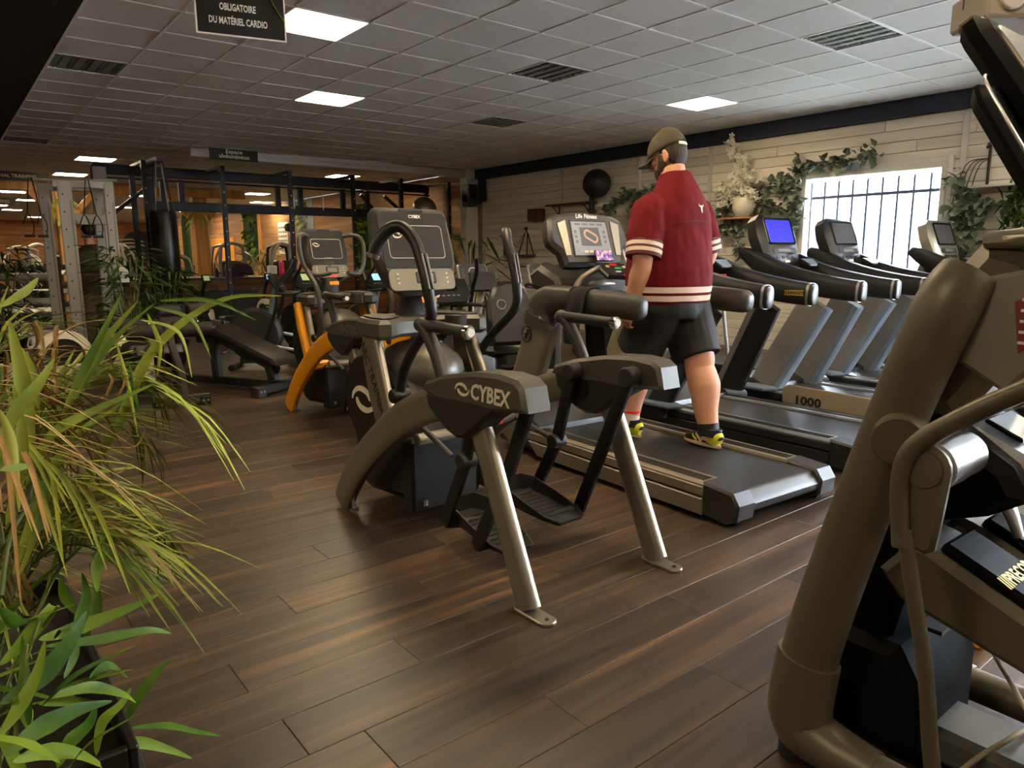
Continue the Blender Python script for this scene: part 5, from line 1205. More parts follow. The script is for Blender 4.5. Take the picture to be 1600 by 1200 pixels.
for fi, P in enumerate(FRONDS):
    Q = crv([Vector(p) - O2 for p in P], 8)
    base = Q[0].copy(); base.z = min(base.z, .05)
    fr = MB().tube([Vector((random.uniform(-.1, .1), random.uniform(-.1, .1), -.02))] + Q[2:], [.007] + [.0055 - .0045 * i / len(Q) for i in range(len(Q) - 2)], n=6).build('frond', 'stem', pm)
    for i in range(7, len(Q)):
        for s in (-1, 1):
            if nl > 285: break
            p = Q[i]; t = (Q[min(i + 1, len(Q) - 1)] - Q[i - 1]).normalized(); sd = t.cross(Vector((0, 0, 1))).normalized() * s
            u = i / len(Q); d = (sd * (1.05 - u * .75) + t * (.55 + u) + Vector((0, 0, .18))).normalized()
            ln = (.30 - .16 * u) * random.uniform(.75, 1.15)
            zz = Vector((0, 0, 1)); yv = zz.cross(d).normalized(); zv = d.cross(yv)
            M = Matrix((d, yv, zv)).transposed().to_4x4(); o = bpy.data.objects.new('leaflet', random.choice(lf)); C.objects.link(o); o.parent = fr
            o.matrix_local = Matrix.Translation(p) @ M @ Matrix.Scale(ln, 4); nl += 1
            if random.random() < .22: 
                o.data = o.data.copy() if False else o.data
            o.active_material  # colour from the palm leaf material
for k in range(14):   # thinner fronds filling the clump, leaflets joined per frond
    a0 = random.uniform(-.9, 1.5); h_ = random.uniform(.25, .85); o_ = random.uniform(.22, .46); b0 = Vector((random.uniform(-.12, .1), random.uniform(-.2, .2), .0))
    Q = crv([b0, b0 + Vector((cos(a0) * o_ * .35, sin(a0) * o_ * .35, h_ * .75)), b0 + Vector((cos(a0) * o_ * .8, sin(a0) * o_ * .8, h_)), b0 + Vector((cos(a0) * o_ * 1.25, sin(a0) * o_ * 1.25, h_ * .86))], 9)
    fr = MB().tube(Q, [.006 - .005 * i / len(Q) for i in range(len(Q))], n=5).build('frond', 'stem', pm); m = MB()
    for i in range(9, len(Q)):
        t = (Q[min(i + 1, len(Q) - 1)] - Q[i - 1]).normalized()
        for s in (-1, 1):
            sd = t.cross(Vector((0, 0, 1))).normalized() * s; d = (sd * .7 + t * 1.2 + Vector((random.gauss(0, .15), random.gauss(0, .15), random.gauss(.1, .15)))).normalized(); ln = random.uniform(.16, .30); p = Q[i]
            blade(m, [p, p + d * ln * .5 + Vector((0, 0, .01)), p + d * ln - Vector((0, 0, ln * random.uniform(.05, .35)))], .009, 3, .3)
    m.build('leaflets', random.choice(['leaf_palm', 'leaf_palm', 'leaf_yellow', 'leaf_dry']), fr)['kind'] = 'stuff'
for k in range(10):
    a = Vector((random.uniform(-.15, .12), random.uniform(-.25, .2), -.02)); b = a + Vector((random.uniform(-.12, .12), random.uniform(-.12, .12), random.uniform(.35, .7)))
    MB().tube([a, (a + b) / 2 + Vector((.01, 0, 0)), b], [.010, .008, .005], n=8, sm=3).build('stalk', 'stem', pm)
# ------------------------------------------------------------------ hanging signs, duct, wall things
mat('sign_black', lin((.09, .085, .085)), .5); mat('sign_brown', lin((.22, .19, .17)), .6); mat('duct', lin((.76, .74, .72)), .5, .1)
def hang_wires(t, w, z0, z1, m='grid_bar'):
    for s in (-1, 1): MB().cyl((s * w, 0, z0), (s * w, 0, z1), .0025, 6).build('wire', m, t)
sg = thing('sign', 'black hanging sign with white border and capital lettering at the top left', 'sign', (1.065, 3.03, 2.212), R(-14)); sg.scale = (.77, .77, .77)
MB().box((0, 0, .21), (.425, .006, .42)).build('panel', 'sign_black', sg, smooth=False)
for c, d in (((-.2135, -.004, .21), (.008, .004, .435)), ((.2135, -.004, .21), (.008, .004, .435)), ((0, -.004, -.004), (.427, .004, .008)), ((0, -.004, .424), (.427, .004, .008))): MB().box(c, d).build('border', 'white', sg, smooth=False)
for k, (b, z, w) in enumerate((('ESSUYAGE', .196, .046), ('OBLIGATOIRE', .130, .046), ('DU MATÉRIEL CARDIO', .064, .046))):
    text('lettering', b, w, 'white', sg, (-.015, -.0045, z), (pi / 2, 0, 0), .0006, bold=.0012, sx=.60)
MB().tube([(.205, -.005, .095), (.165, -.005, .16), (.15, -.005, .19)], (.012, .002), n=8, sm=3).build('drawn_hand', 'leaf_yellow', sg)
hang_wires(sg, .18, .42, (H - 2.212) / .77)
dk = thing('air_duct', 'long pale duct under the ceiling carrying the grey text panel', 'duct', (6.2, 12.62, 2.955))
MB().box((0, 0, .085), (5.5, .12, .165), .02).build('casing', 'duct', dk)
for z in (.03, .11): MB().box((0, -.064, z), (5.48, .012, .02), .004).build('ridge', 'white_paint', dk)
pn = MB().box((-2.06, -.075, .088), (.78, .022, .19)).build('text_panel', 'sign_brown', dk, smooth=False)
text('lettering', 'Espace\nabdominaux', .088, 'white', pn, (-2.06, -.0875, .092), (pi / 2, 0, 0), .0006, bold=.0022, sx=1.15, line=.85)
s2 = thing('sign', 'thin black hanging sign reading FUNCTIONAL TRAINING at the left edge', 'sign', (1.28, 16.4, 2.80), R(2))
MB().box((0, 0, .07), (1.25, .03, .16)).build('panel', 'sign_black', s2, smooth=False); text('lettering', 'FUNCTIONAL TRAINING', .085, 'cable_cream', s2, (0, -.017, .07), (pi / 2, 0, 0), .0006, bold=.001, sx=.98); hang_wires(s2, .5, .15, H - 2.80)
s3 = thing('sign', 'small far black hanging sign below the thin black one at the left edge', 'sign', (1.2, 22, 2.70), R(2))
MB().box((0, 0, .07), (1.3, .03, .17)).build('panel', 'sign_black', s3, smooth=False); text('lettering', 'HALTÈRES', .10, 'cable_cream', s3, (.3, -.017, .07), (pi / 2, 0, 0), .0006, bold=.001); hang_wires(s3, .5, .15, H - 2.70)
# ceiling heater at the upper right
ht = thing('projector', 'pale box-shaped projector hanging under the ceiling at the upper right corner', 'projector', (4.32, 1.44, 2.42), R(-40))
MB().box((.05, 0, .12), (.55, .32, .16), .015).build('casing', 'plaster', ht); MB().cyl((-.12, -.16, .12), (-.12, -.19, .12), .055, 20, .005).build('lens', 'duct', ht)
for k in range(5): MB().box((.08 + .035 * k, -.162, .13), (.012, .008, .10)).build('vent', 'black', ht, smooth=False)
MB().cyl((.05, 0, .2), (.05, 0, H - 2.42), .02, 10).build('ceiling_pole', 'white_paint', ht); MB().cyl((-.25, 0, .12), (-.25, 0, H - 2.42), .004, 6).build('cable', 'black', ht)
# wall mounted things on the boarded wall
XF = XW - .005
fan = thing('wall_fan', 'black round fan on a tall bent black pipe against the boarded wall', 'fan', (8.86, 8.80, 0))
MB().tube([(.10, .25, .9), (.10, .25, 2.40), (.08, .22, 2.50), (0, .12, 2.54), (-.04, .04, 2.54)], .045, n=12, sm=4).build('pipe', 'black', fan)
MB().lathe([(.03, -.09), (.08, -.08), (.20, -.02), (.235, .02), (.23, .045), (.05, .06)], (0, 0, 0), 28, 'y', M=Matrix.Translation((-.06, -.02, 2.55)) @ Matrix.Rotation(R(-48), 4, 'Z') ).build('dish', 'black', fan)
MB().box((.16, .25, 1.6), (.08, .05, .05)).build('bracket', 'black', fan); MB().box((.16, .25, 1.1), (.08, .05, .05)).build('bracket', 'black', fan)
def shelf(label, y0, y1, z, m, dep=.24, br=True):
    t = thing('wall_shelf', label, 'shelf', (XF, (y0 + y1) / 2, z))
    MB().box((-dep / 2, 0, .012), (dep, y1 - y0, .024), .003).build('board', m, t)
    for s in (-1, 1):
        y = s * (y1 - y0) * .36
        MB().box((-.012, y, -.09), (.02, .03, .19)).build('bracket', 'black', t, smooth=False); MB().tube([(-.01, y, -.17), (-dep * .8, y, -.004)], .010, n=8).build('brace', 'black', t)
    return t
mat('shelf_red', lin((.36, .22, .18)), .6); mat('shelf_wood', lin((.72, .50, .32)), .5); mat('crate_red', lin((.34, .18, .16)), .7)
shelf('long reddish-brown wall shelf left of the black fan pipe', 9.05, 10.15, 2.26, 'shelf_red')
shelf('small light wooden wall shelf carrying the white flower pot', 5.80, 6.40, 1.86, 'shelf_wood', .26)
tag(MB().box((XF - .10, 10.55, 2.13), (.2, .30, .22), .01).build('box', 'crate_red'), 'reddish box fixed to the wall beside the long brown shelf', 'box')
sl = thing('strap_shelf', 'small reddish shelf hanging from black straps on the boarded wall', 'shelf', (XF, 10.95, 1.38))
MB().box((-.11, 0, .012), (.22, .55, .024)).build('board', 'shelf_red', sl, smooth=False)
for s in (-1, 1): MB().tube([(-.2, s * .24, .02), (-.02, s * .05, .42), (-.01, 0, .50)], (.012, .004), n=6).tube([(-.02, s * .24, .0), (-.01, s * .05, .42)], (.012, .004), n=6).build('strap', 'black', sl)
MB().box((-.02, 0, .52), (.04, .06, .05)).build('hook', 'black', sl)
tag(MB().box((XF - .06, 9.65, 1.02), (.12, .34, .46), .01).build('box', 'crate_red'), 'dark red box low on the boarded wall behind the left consoles', 'box')
for k, (y, z, x) in enumerate(((12.42, 2.60, 8.86), (12.30, 2.70, 9.0))):
    t = thing('speaker', ['black loudspeaker on the pale column, the lower of two', 'black loudspeaker on the boarded wall, the higher of two'][k], 'speaker', (x, y, z - .2))
    MB().box((-.06, 0, .2), (.22, .26, .44), .015).build('cabinet', 'black', t); MB().lathe([(.085, 0), (.085, .006), (.07, .0)], (-.175, 0, .12), 18, 'x').build('cone', 'charcoal', t)
    MB().box((.06, .0, .2), (.08, .05, .08)).build('bracket', 'black', t)
vt = thing('flower_pot', 'round cream pot of tall white blossom on the wooden wall shelf', 'plant pot', (8.91, 6.03, 1.885))
MB().lathe([(.07, 0), (.125, .05), (.155, .13), (.15, .20), (.12, .255), (.125, .265), (.11, .262), (.10, .22), (.01, .20)], (0, 0, 0), 24).build('pot', 'cream', vt)
random.seed(5)
def blossom(root, stems):
    fl_ = MB(); lv = MB()
    for P in stems:
        Q = crv(P, 6); MB().tube(Q, .006, n=6).build('twig', 'twig', root)
        for i in range(5, len(Q)):
            for r in range(7):
                o = Q[i] + Vector([random.gauss(0, .035) for _ in range(3)])
                a = Vector([random.gauss(0, 1) for _ in range(3)]).normalized(); b = a.orthogonal().normalized(); c = a.cross(b)
                for q in range(5):
                    w = 2 * pi * q / 5; d = b * cos(w) + c * sin(w); e = b * cos(w + .9) + c * sin(w + .9)
                    fl_.add([o, o + d * .034 + a * .008, o + (d + e) * .026 + a * .013, o + e * .032 + a * .008], [(0, 1, 2, 3)])
            o = Q[i] + Vector([random.gauss(0, .03) for _ in range(3)]); d = Vector([random.gauss(0, 1) for _ in range(3)]).normalized(); blade(lv, [o, o + d * .03, o + d * .06], .02, 2)
    fl_.build('blossom', 'petal', root)['kind'] = 'stuff'; lv.build('leaves', 'leaf_grey', root)['kind'] = 'stuff'
blossom(vt, [[(0, 0, .2), (0, .03, .5), (-.02, .13, .8), (-.03, .26, 1.02)], [(0, 0, .2), (0, -.02, .45), (.0, .02, .65), (0, .03, .80)], [(0, 0, .2), (-.02, .18, .38), (-.03, .32, .42), (-.04, .40, .36)], [(0, 0, .2), (0, -.08, .42), (-.02, -.16, .5), (-.02, -.2, .52)], [(0, 0, .2), (-.03, .14, .30), (-.05, .24, .28), (-.05, .30, .2)], [(0, 0, .22), (-.02, -.1, .3), (-.02, -.16, .24)], [(0, 0, .22), (-.05, .1, .42), (-.06, .16, .55)]])
lm = {}
def leafset(mn, w=.05, l=.085):
    key = (mn, w, l)
    if key not in lm:
        o = blade(MB(), [(0, 0, 0), (.4 * l, 0, .008), (l, 0, -.006)], w, 2, .2, (0, 1, 0), tip=.1, peak=.5).build('leaf', mn, None); lm[key] = o.data; bpy.data.objects.remove(o)
    return lm[key]
def garland(label, paths, mn, dens=16, spread=.05, cap_=290, name='garland', w=.075, l=.095, cat='garland'):
    c = Vector(paths[0][0]); t = thing(name, label, cat, c); me = leafset(mn, w, l); n = 0
    for P in paths:
        Q = crv([Vector(p) - c for p in P], 6); MB().tube(Q, .006, n=6, sm=0).build('vine', 'twig', t)
        for i in range(len(Q)):
            for r in range(dens // 4 + 1):
                if n >= cap_: break
                p = Q[i] + Vector((-abs(random.gauss(0, spread * .5)), random.gauss(0, spread), random.gauss(0, spread)))
                o = bpy.data.objects.new('leaf', me); C.objects.link(o); o.parent = t; n += 1
                o.location = p; o.rotation_euler = (random.uniform(-.8, .8), random.uniform(-1.2, 1.2), random.uniform(pi * .5, pi * 1.5)); o.scale = [random.uniform(.8, 1.4)] * 3
    return t
GX_ = 9.02
garland('dark leafy garland winding over the upper left corner of the window', [[(GX_, 4.29, 2.55), (GX_, 4.6, 2.51), (GX_, 4.93, 2.49), (GX_, 5.23, 2.50), (GX_, 5.36, 2.38), (GX_, 5.50, 2.27), (GX_, 5.70, 2.28)], [(GX_, 5.46, 2.28), (GX_, 5.36, 2.12), (GX_, 5.30, 1.93), (GX_, 5.33, 1.62)]], 'leaf_grey', 18)
garland('grey-green leafy garland hanging at the right side of the window', [[(GX_, 3.42, 2.18), (GX_, 3.30, 1.97), (GX_, 3.32, 1.83), (GX_, 3.38, 1.62), (GX_, 3.35, 1.41), (GX_, 3.30, 1.2)], [(GX_, 3.05, 1.90), (GX_, 3.15, 1.84), (GX_, 3.26, 1.74), (GX_, 3.18, 1.6)], [(GX_, 3.42, 1.32), (GX_, 3.25, 1.30), (GX_, 3.1, 1.38)]], 'leaf_grey', 12, w=.08, l=.11)
garland('dark leafy garland on the boarded wall behind the man', [[(GX_, 7.6, 2.42), (GX_, 7.9, 2.28), (GX_, 8.1, 2.24), (GX_, 8.25, 2.38), (GX_, 8.5, 2.22), (GX_, 8.8, 2.08)], [(GX_, 8.05, 2.2), (GX_, 8.15, 2.0), (GX_, 8.12, 1.67), (GX_, 8.2, 1.45)]], 'leaf_grey', 14)
garland('dark trailing plant beside the white flower pot', [[(GX_, 5.88, 2.18), (GX_, 5.78, 2.05), (GX_, 5.62, 1.95), (GX_, 5.5, 1.88), (GX_, 5.4, 1.86)], [(GX_, 6.36, 2.1), (GX_, 6.42, 1.95), (GX_, 6.38, 1.7)], [(GX_, 6.18, 1.83), (GX_, 6.15, 1.6), (GX_, 6.1, 1.35)]], 'leaf_grey', 12)
garland('low dark vine on the boarded wall behind the treadmill uprights', [[(GX_, 4.15, .95), (GX_, 4.02, .8), (GX_, 3.98, .66), (GX_, 4.08, .5)], [(GX_, 3.74, .80), (GX_, 3.68, .68), (GX_, 3.6, .56)]], 'leaf_grey', 14)
bk = thing('wall_bracket', 'black metal wall bracket with a thin shelf at the right of the window', 'bracket', (XF, 3.05, 2.06))
MB().tube([(-.02, .06, .03), (-.02, .06, .44), (-.14, .04, .46), (-.28, .0, .40)], .014, n=8).build('arm', 'black', bk); MB().box((-.14, -.12, .01), (.28, .50, .022)).build('shelf_board', 'duct', bk, smooth=False)
for k in range(4): MB().tube([(-.03, .04 + .03 * k, .32), (-.03, .14 + .05 * k, .26), (-.03, .20 + .06 * k, .05 - .06 * k), (-.03, .16 + .05 * k, -.12)], .005, n=6, sm=4).build('cable', 'black', bk)
garland('dense dark green hanging plant at the right edge, right of the window', [[(GX_, 2.78, 2.0), (GX_ - .05, 2.76, 1.7), (GX_ - .03, 2.80, 1.4), (GX_, 2.84, 1.15)], [(GX_ - .04, 2.6, 2.0), (GX_ - .06, 2.58, 1.7), (GX_, 2.62, 1.3)], [(GX_ - .06, 2.42, 2.0), (GX_, 2.44, 1.5)]], 'leaf_dark', 20, .07, name='hanging_plant', w=.04, l=.15, cat='plant')

# ------------------------------------------------------------------ black training rig, boxing bag, counter
mat('rig', lin((.085, .085, .095)), .5, .2)
rg = thing('training_rig', 'large black steel training rig spanning the back of the room', 'rig', (2.4, 14.0, 0))
xs = [.47, 1.70, 2.89, 4.14, 5.19, 6.34]
for k, x in enumerate(xs):
    p = MB().box((x, -.9, 1.46), (.075, .075, 2.92), .006).build('post', 'rig', rg)
    for q in range(10): MB().box((x, -.941, .5 + .22 * q), (.022, .004, .022)).build('pin_hole', 'duct', p, smooth=False)
    MB().box((x, -.45, 2.90), (.06, .9, .05), .005).build('cross_arm', 'rig', rg)
    if k in (0, 5): MB().box((x, 0, 1.45), (.08, .08, 2.9), .006).build('post', 'rig', rg)
MB().box((-.03, 0, 1.45), (.20, .22, 2.90), .01).build('corner_post', 'rig', rg)
MB().box((-.03, -.11, 2.66), (.20, .012, .40)).build('panel', 'duct', rg)
MB().box((3.15, 0, 2.84), (6.5, .09, .17), .008).build('top_beam', 'rig', rg); MB().box((3.15, -.05, 2.70), (6.5, .03, .03), .004).build('top_rail', 'rig', rg)
MB().box((3.5, 0, 2.27), (5.6, .09, .16), .008).build('lower_beam', 'rig', rg)
for x in (.75, .95, 1.25, 3.0, 3.45, 4.35, 4.9): MB().box((x, 0, 2.53), (.09, .09, .4), .006).build('strut', 'rig', rg)
MB().tube([(.05, -.05, 2.05), (.75, -.05, 2.62)], .045, n=4, sq=1).build('diagonal_brace', 'rig', rg); MB().tube([(5.3, 0, 2.65), (5.75, 0, 2.30)], .04, n=4).build('diagonal_brace', 'rig', rg); MB().tube([(4.75, 0, 2.65), (5.1, 0, 2.30)], .04, n=4).build('diagonal_brace', 'rig', rg)
for x in (3.3, 3.9): MB().cyl((x, -.05, 2.3), (x, -.05, 2.62), .012, 8).build('hook_rod', 'silver', rg)
bgp = thing('boxing_bag', 'tall black boxing bag hanging from the rig', 'boxing bag', (2.98, 12.6, 0))
MB().lathe([(.02, .62), (.17, .64), (.205, .70), (.205, 2.06), (.19, 2.10), (.02, 2.11)], n=28).build('bag', 'vinyl', bgp)
MB().lathe([(.207, 2.0), (.207, 2.03), (.2, 2.03), (.2, 2.0)], n=28).build('band', 'charcoal', bgp)
for s in (-1, 1):
    for q in (-1, 1): MB().cyl((s * .13, q * .13, 2.08), (s * .05, q * .05, 2.86), .012, 8).build('strap', 'silver' if s * q > 0 else 'black', bgp)
MB().box((0, .55, 2.88), (.10, 1.36, .08)).build('hanging_arm', 'rig', bgp, smooth=False)
sb = tag(MB().ball((8.25, 13.3, 2.352), .26, 24, 14).build('ball', 'pewter_light'), 'shiny grey exercise ball stored on the right end of the rig', 'ball')
MB().lathe([(.20, 0), (.22, .02), (.20, .04)], (8.25, 13.3, 2.14), 20, ring=True).box((8.25, 13.73, 2.16), (.05, .46, .04)).build('ball_holder', 'rig', rg).matrix_parent_inverse = Matrix.Translation((-2.4, -14, 0))
wood('counter_board', [(0.2, lin((.32, .20, .11))), (0.5, lin((.50, .32, .17))), (0.8, lin((.64, .42, .23)))], axis=0, rough=0.5)
ct = thing('counter', 'long wood-fronted counter with a dark top behind the rig', 'counter', (5.9, 15.6, 0))
MB().box((0, 0, .955), (6.2, .5, .04), .006).build('worktop', 'black', ct)
MB().box((0, .02, .47), (6.1, .40, .93)).build('carcass', 'charcoal', ct, smooth=False)
for r_ in range(6):
    x = -3.05; k = 0
    while x < 3.04:
        e = min(3.05, x + (1.9 if k else .7 + .25 * r_)); k += 1
        MB().box(((x + e) / 2, -.195, .08 + .148 * r_ + .07), (e - x - .006, .022, .14), .003).build('board', 'counter_board', ct, smooth=False); x = e
# ------------------------------------------------------------------ machines in the middle of the room
mat('steel_white', lin((.66, .65, .63)), .45, .1); mat('tablet', lin((.30, .31, .31)), .3); mat('lcd_green', lin((.62, .70, .45)), .4, emit=.25, ecol=lin((.62, .70, .45))); mat('lcd_blue', lin((.55, .72, .78)), .4, emit=.6, ecol=lin((.50, .72, .80)))
mat('screen_grey', lin((.40, .42, .42)), .3, emit=.08, ecol=(.4, .42, .42)); mat('smoke', lin((.52, .52, .50)), .3)
def bike(label, loc, rz, rim='silver'):
    """upright cross-trainer with a wide rimmed console"""
    t = thing('exercise_bike', label, 'exercise machine', loc, rz, 'consoles with a silver rim')
    for y in (-.62, .48): MB().tube([(-.3, y, .04), (.3, y, .04)], .035, n=12).build('base_bar', 'tg_black', t)
    MB().box((0, -.07, .09), (.12, 1.1, .09), .02).build('main_beam', 'steel_white', t)
    MB().prism([(-.15, .12), (-.2, .35), (-.05, .60), (.2, .66), (.42, .55), (.48, .30), (.38, .12)], -.13, .13, 'x', .04).build('drive_cover', 'tg_black', t)
    MB().tube([(0, .12, .55), (0, .16, .85), (0, .12, 1.08)], [(.05, .06), (.045, .05), (.05, .045)], n=12, sm=3).build('mast', 'steel_white', t)
    MB().tube([(0, -.36, .12), (0, -.38, .55), (0, -.42, .80)], .032, n=12).build('seat_post', 'silver', t)
    MB().tube([(0, -.55, .84), (0, -.45, .86), (0, -.33, .85), (0, -.24, .83)], [(.10, .03), (.12, .045), (.07, .04), (.03, .03)], n=14, sm=3).build('saddle', 'vinyl', t)
    for s in (-1, 1):
        c = MB().box((s * .17, .05 + s * .12, .34 - s * .06), (.09, .11, .03), .008).build('pedal', 'black', t)
        MB().tube([(s * .14, .08, .36), (s * .14, .05 + s * .12, .34 - s * .06)], .014, n=8).build('crank_arm', 'silver', t)
        MB().tube([(s * .05, .1, 1.02), (s * .22, .0, 1.04), (s * .25, -.16, 1.07), (s * .22, -.26, 1.05)], .018, n=10, sm=4).build('handlebar', 'tg_black', t)
    M = RX((0, .02, 1.17), 28)
    c = MB().prism(rrect(.36, .25, .03, 4), 0, .035, 'y', .010, M=M).build('console', rim, t)
    def f(w, h, x, z, m, nm, d=.004): return MB().prism(rrect(w, h, min(w, h) * .2, 3, x, z), -d, .003, 'y', .001, M=M).build(nm, m, c, smooth=False)
    f(.325, .22, 0, .006, 'tablet', 'screen')
    ar = [(.055 * cos(pi * k / 8) * q, .02 + .06 * sin(pi * k / 8) * q) for q, kk in ((1, range(9)), (.82, range(8, -1, -1))) for k in kk]
    MB().prism(ar, -.0055, .0, 'y', M=M).build('dial_arc', 'white', c, smooth=False)
    for k, m in enumerate(('orange', 'green', 'red', 'cream')): f(.022, .014, -.06 + .045 * k, -.085, m, 'key', .006)
    for k in range(3):
        f(.03, .008, -.12, .05 - .035 * k, 'smoke', 'print_mark', .0055); f(.03, .008, .12, .05 - .035 * k, 'smoke', 'print_mark', .0055); f(.03, .008, -.04 + .04 * k, -.03, 'smoke', 'print_mark', .0055)
    return t
bike('exercise bike with a silver-rimmed console, right of the big screen of the grey arc trainer', (4.84, 6.77, 0), R(-18))
bike('exercise bike with a silver-rimmed console, just left of the running-track screen', (5.28, 6.05, 0), R(-18))
bike('exercise bike with a bluish console peeking out left of the man', (5.38, 4.78, 0), R(0)).scale = (1, 1, 1.17)
def xtrainer(label, loc, rz, lcd='black_gloss'):
    t = thing('cross_trainer', label, 'exercise machine', loc, rz)
    for y in (-.75, .55): MB().tube([(-.3, y, .04), (.3, y, .04)], .04, n=12).build('base_bar', 'black', t)
    MB().box((0, -.1, .10), (.10, 1.2, .08), .015).build('main_beam', 'charcoal', t)
    MB().prism(ellp(.30, .42, .33, .33, 26), -.10, .10, 'x', .04).build('flywheel_cover', 'charcoal', t)
    MB().tube([(0, .12, .5), (0, .05, .85), (0, 0, 1.0)], .05, n=12, sm=3).build('mast', 'blue_grey', t)
    for s in (-1, 1):
        MB().tube([(s * .2, .15, .35), (s * .22, .0, .75), (s * .24, -.05, 1.05), (s * .22, -.18, 1.22), (s * .2, -.22, 1.34)], .02, n=10, sm=4).build('moving_handle', 'black', t)
        MB().tube([(s * .05, .02, .92), (s * .22, -.06, .93), (s * .26, -.2, .93), (s * .22, -.30, .95)], .018, n=10, sm=4).build('fixed_handle', 'charcoal', t)
        MB().box((s * .14, -.35, .22 + .06 * s), (.13, .36, .035), .01).build('foot_plate', 'rubber', t); MB().tube([(s * .14, -.6, .2 + .06 * s), (s * .16, .25, .40 + .08 * s)], .022, n=8).build('pedal_bar', 'blue_grey', t)
    M = RX((0, -.03, 1.06), 30)
    c = MB().prism([(-.22, .13), (.22, .13), (.24, -.05), (.16, -.13), (-.16, -.13), (-.24, -.05)], 0, .06, 'y', .015, M=M).build('console', 'black', t)
    MB().prism(rrect(.2, .10, .01, 2, 0, .045), -.004, .002, 'y', M=M).build('screen', lcd, c, smooth=False)
    for k in range(5): MB().prism(rrect(.03, .012, .004, 2, -.1 + .05 * k, -.05), -.004, .002, 'y', M=M).build('key', 'smoke', c, smooth=False)
    return t
xtrainer('black cross trainer with a dark console directly behind the grey arc trainer', (3.62, 5.50, 0), R(-8))
xtrainer('black elliptical trainer with tall handles left of the yellow arc trainer', (3.36, 8.9, 0), R(60))
xtrainer('cross trainer with a green display behind the yellow arc trainer', (4.05, 9.6, 0), R(10), 'lcd_green')
xtrainer('cross trainer with a pale blue display at the right of the yellow arc trainer', (4.75, 8.9, 0), R(15), 'lcd_blue')
xtrainer('grey stepper by the boarded wall behind the second treadmill', (7.3, 6.9, 0), R(-10))
rb = thing('recumbent_bike', 'recumbent bike with a large rounded black backrest', 'exercise machine', (3.99, 5.0, 0), R(164))
MB().prism([(-.20, -.02), (-.23, .10), (-.22, .34), (-.15, .50), (-.05, .55), (.05, .55), (.15, .50), (.22, .34), (.23, .10), (.20, -.02)], -.05, .05, 'y', .03, M=RX((0, 0, .60), -12)).build('backrest', 'vinyl', rb)
bk_ = rb.children[0]; MB().lathe([(.045, 0), (.045, .006), (.036, .006), (.036, 0)], n=20, axis='y', ring=True, M=RX((.02, 0, .60), -12) @ Matrix.Translation((.08, .052, .34))).build('round_emblem', 'smoke', bk_)
MB().box((0, -.22, .52), (.42, .42, .10), .04).build('seat', 'vinyl', rb); MB().box((0, -.5, .12), (.14, 1.5, .12), .03).build('main_beam', 'blue_grey', rb)
MB().box((0, -.1, .32), (.16, .22, .34), .02).build('seat_post', 'charcoal', rb)
for k in range(4): MB().box((0, .06, .40 - .055 * k), (.26 - .01 * k, .06, .03), .008).build('bellows_rib', 'charcoal', rb)
MB().prism([(-1.25, .10), (-1.2, .5), (-.95, .62), (-.75, .4), (-.70, .12)], -.13, .13, 'x', .04).build('drive_cover', 'blue_grey', rb)
MB().tube([(0, -1.0, .55), (0, -.85, .9), (0, -.78, 1.05)], .035, n=10, sm=3).build('mast', 'steel_white', rb)
MB().box((0, -.74, 1.12), (.28, .04, .2), .012, (R(20), 0, 0)).build('console', 'charcoal', rb)
for y in (.22, -1.15): MB().tube([(-.28, y, .04), (.28, y, .04)], .035, n=10).build('base_bar', 'charcoal', rb)
for s in (-1, 1):
    MB().tube([(s * .22, -.1, .5), (s * .30, -.14, .62), (s * .30, -.32, .68)], .017, n=8, sm=3).build('side_grip', 'black', rb); MB().box((s * .18, -.78 + s * .1, .36), (.09, .11, .05), .01).build('pedal', 'black', rb)
st = thing('stepper', 'low black stepper base with slanted silver posts by the wall behind the man', 'exercise machine', (7.1, 5.35, 0), R(-5))
MB().box((0, -.3, .09), (.7, 1.5, .16), .03).build('base', 'tg_black', st); MB().prism([(.1, .17), (.45, .42), (.75, .34), (.8, .17)], -.3, .3, 'x', .04).build('cover', 'charcoal', st)
for x, y, tx, ty in ((-.26, -.25, -.26, -.1), (.26, -.25, .26, -.1), (-.22, .25, -.2, -.05), (.22, .25, .2, -.05)): MB().tube([(x, y, .17), (tx, ty, 1.0)], .024, n=10).build('post', 'silver', st)
MB().prism(rrect(.5, .22, .04), -.4, .0, 'y', .03, M=RX((0, .0, 1.02), 12)).build('console', 'tg_black', st)
hd_ = thing('treadmill', 'low black motor cover marked T5 by the wall under the window', 'treadmill', (8.62, 4.14, 0), R(-12))
MB().prism([(-.35, .03), (-.38, .14), (-.2, .26), (.12, .30), (.4, .2), (.42, .03)], -.36, .36, 'x', .03).build('motor_cover', 'tg_black', hd_)
text('lettering', 'T5', .12, 'smoke', hd_, (-.363, .13, .15), (pi / 2, 0, -pi / 2), .001, bold=.001, shear=.15); MB().box((0, -.46, .08), (.66, .26, .12), .02).build('deck', 'belt', hd_)

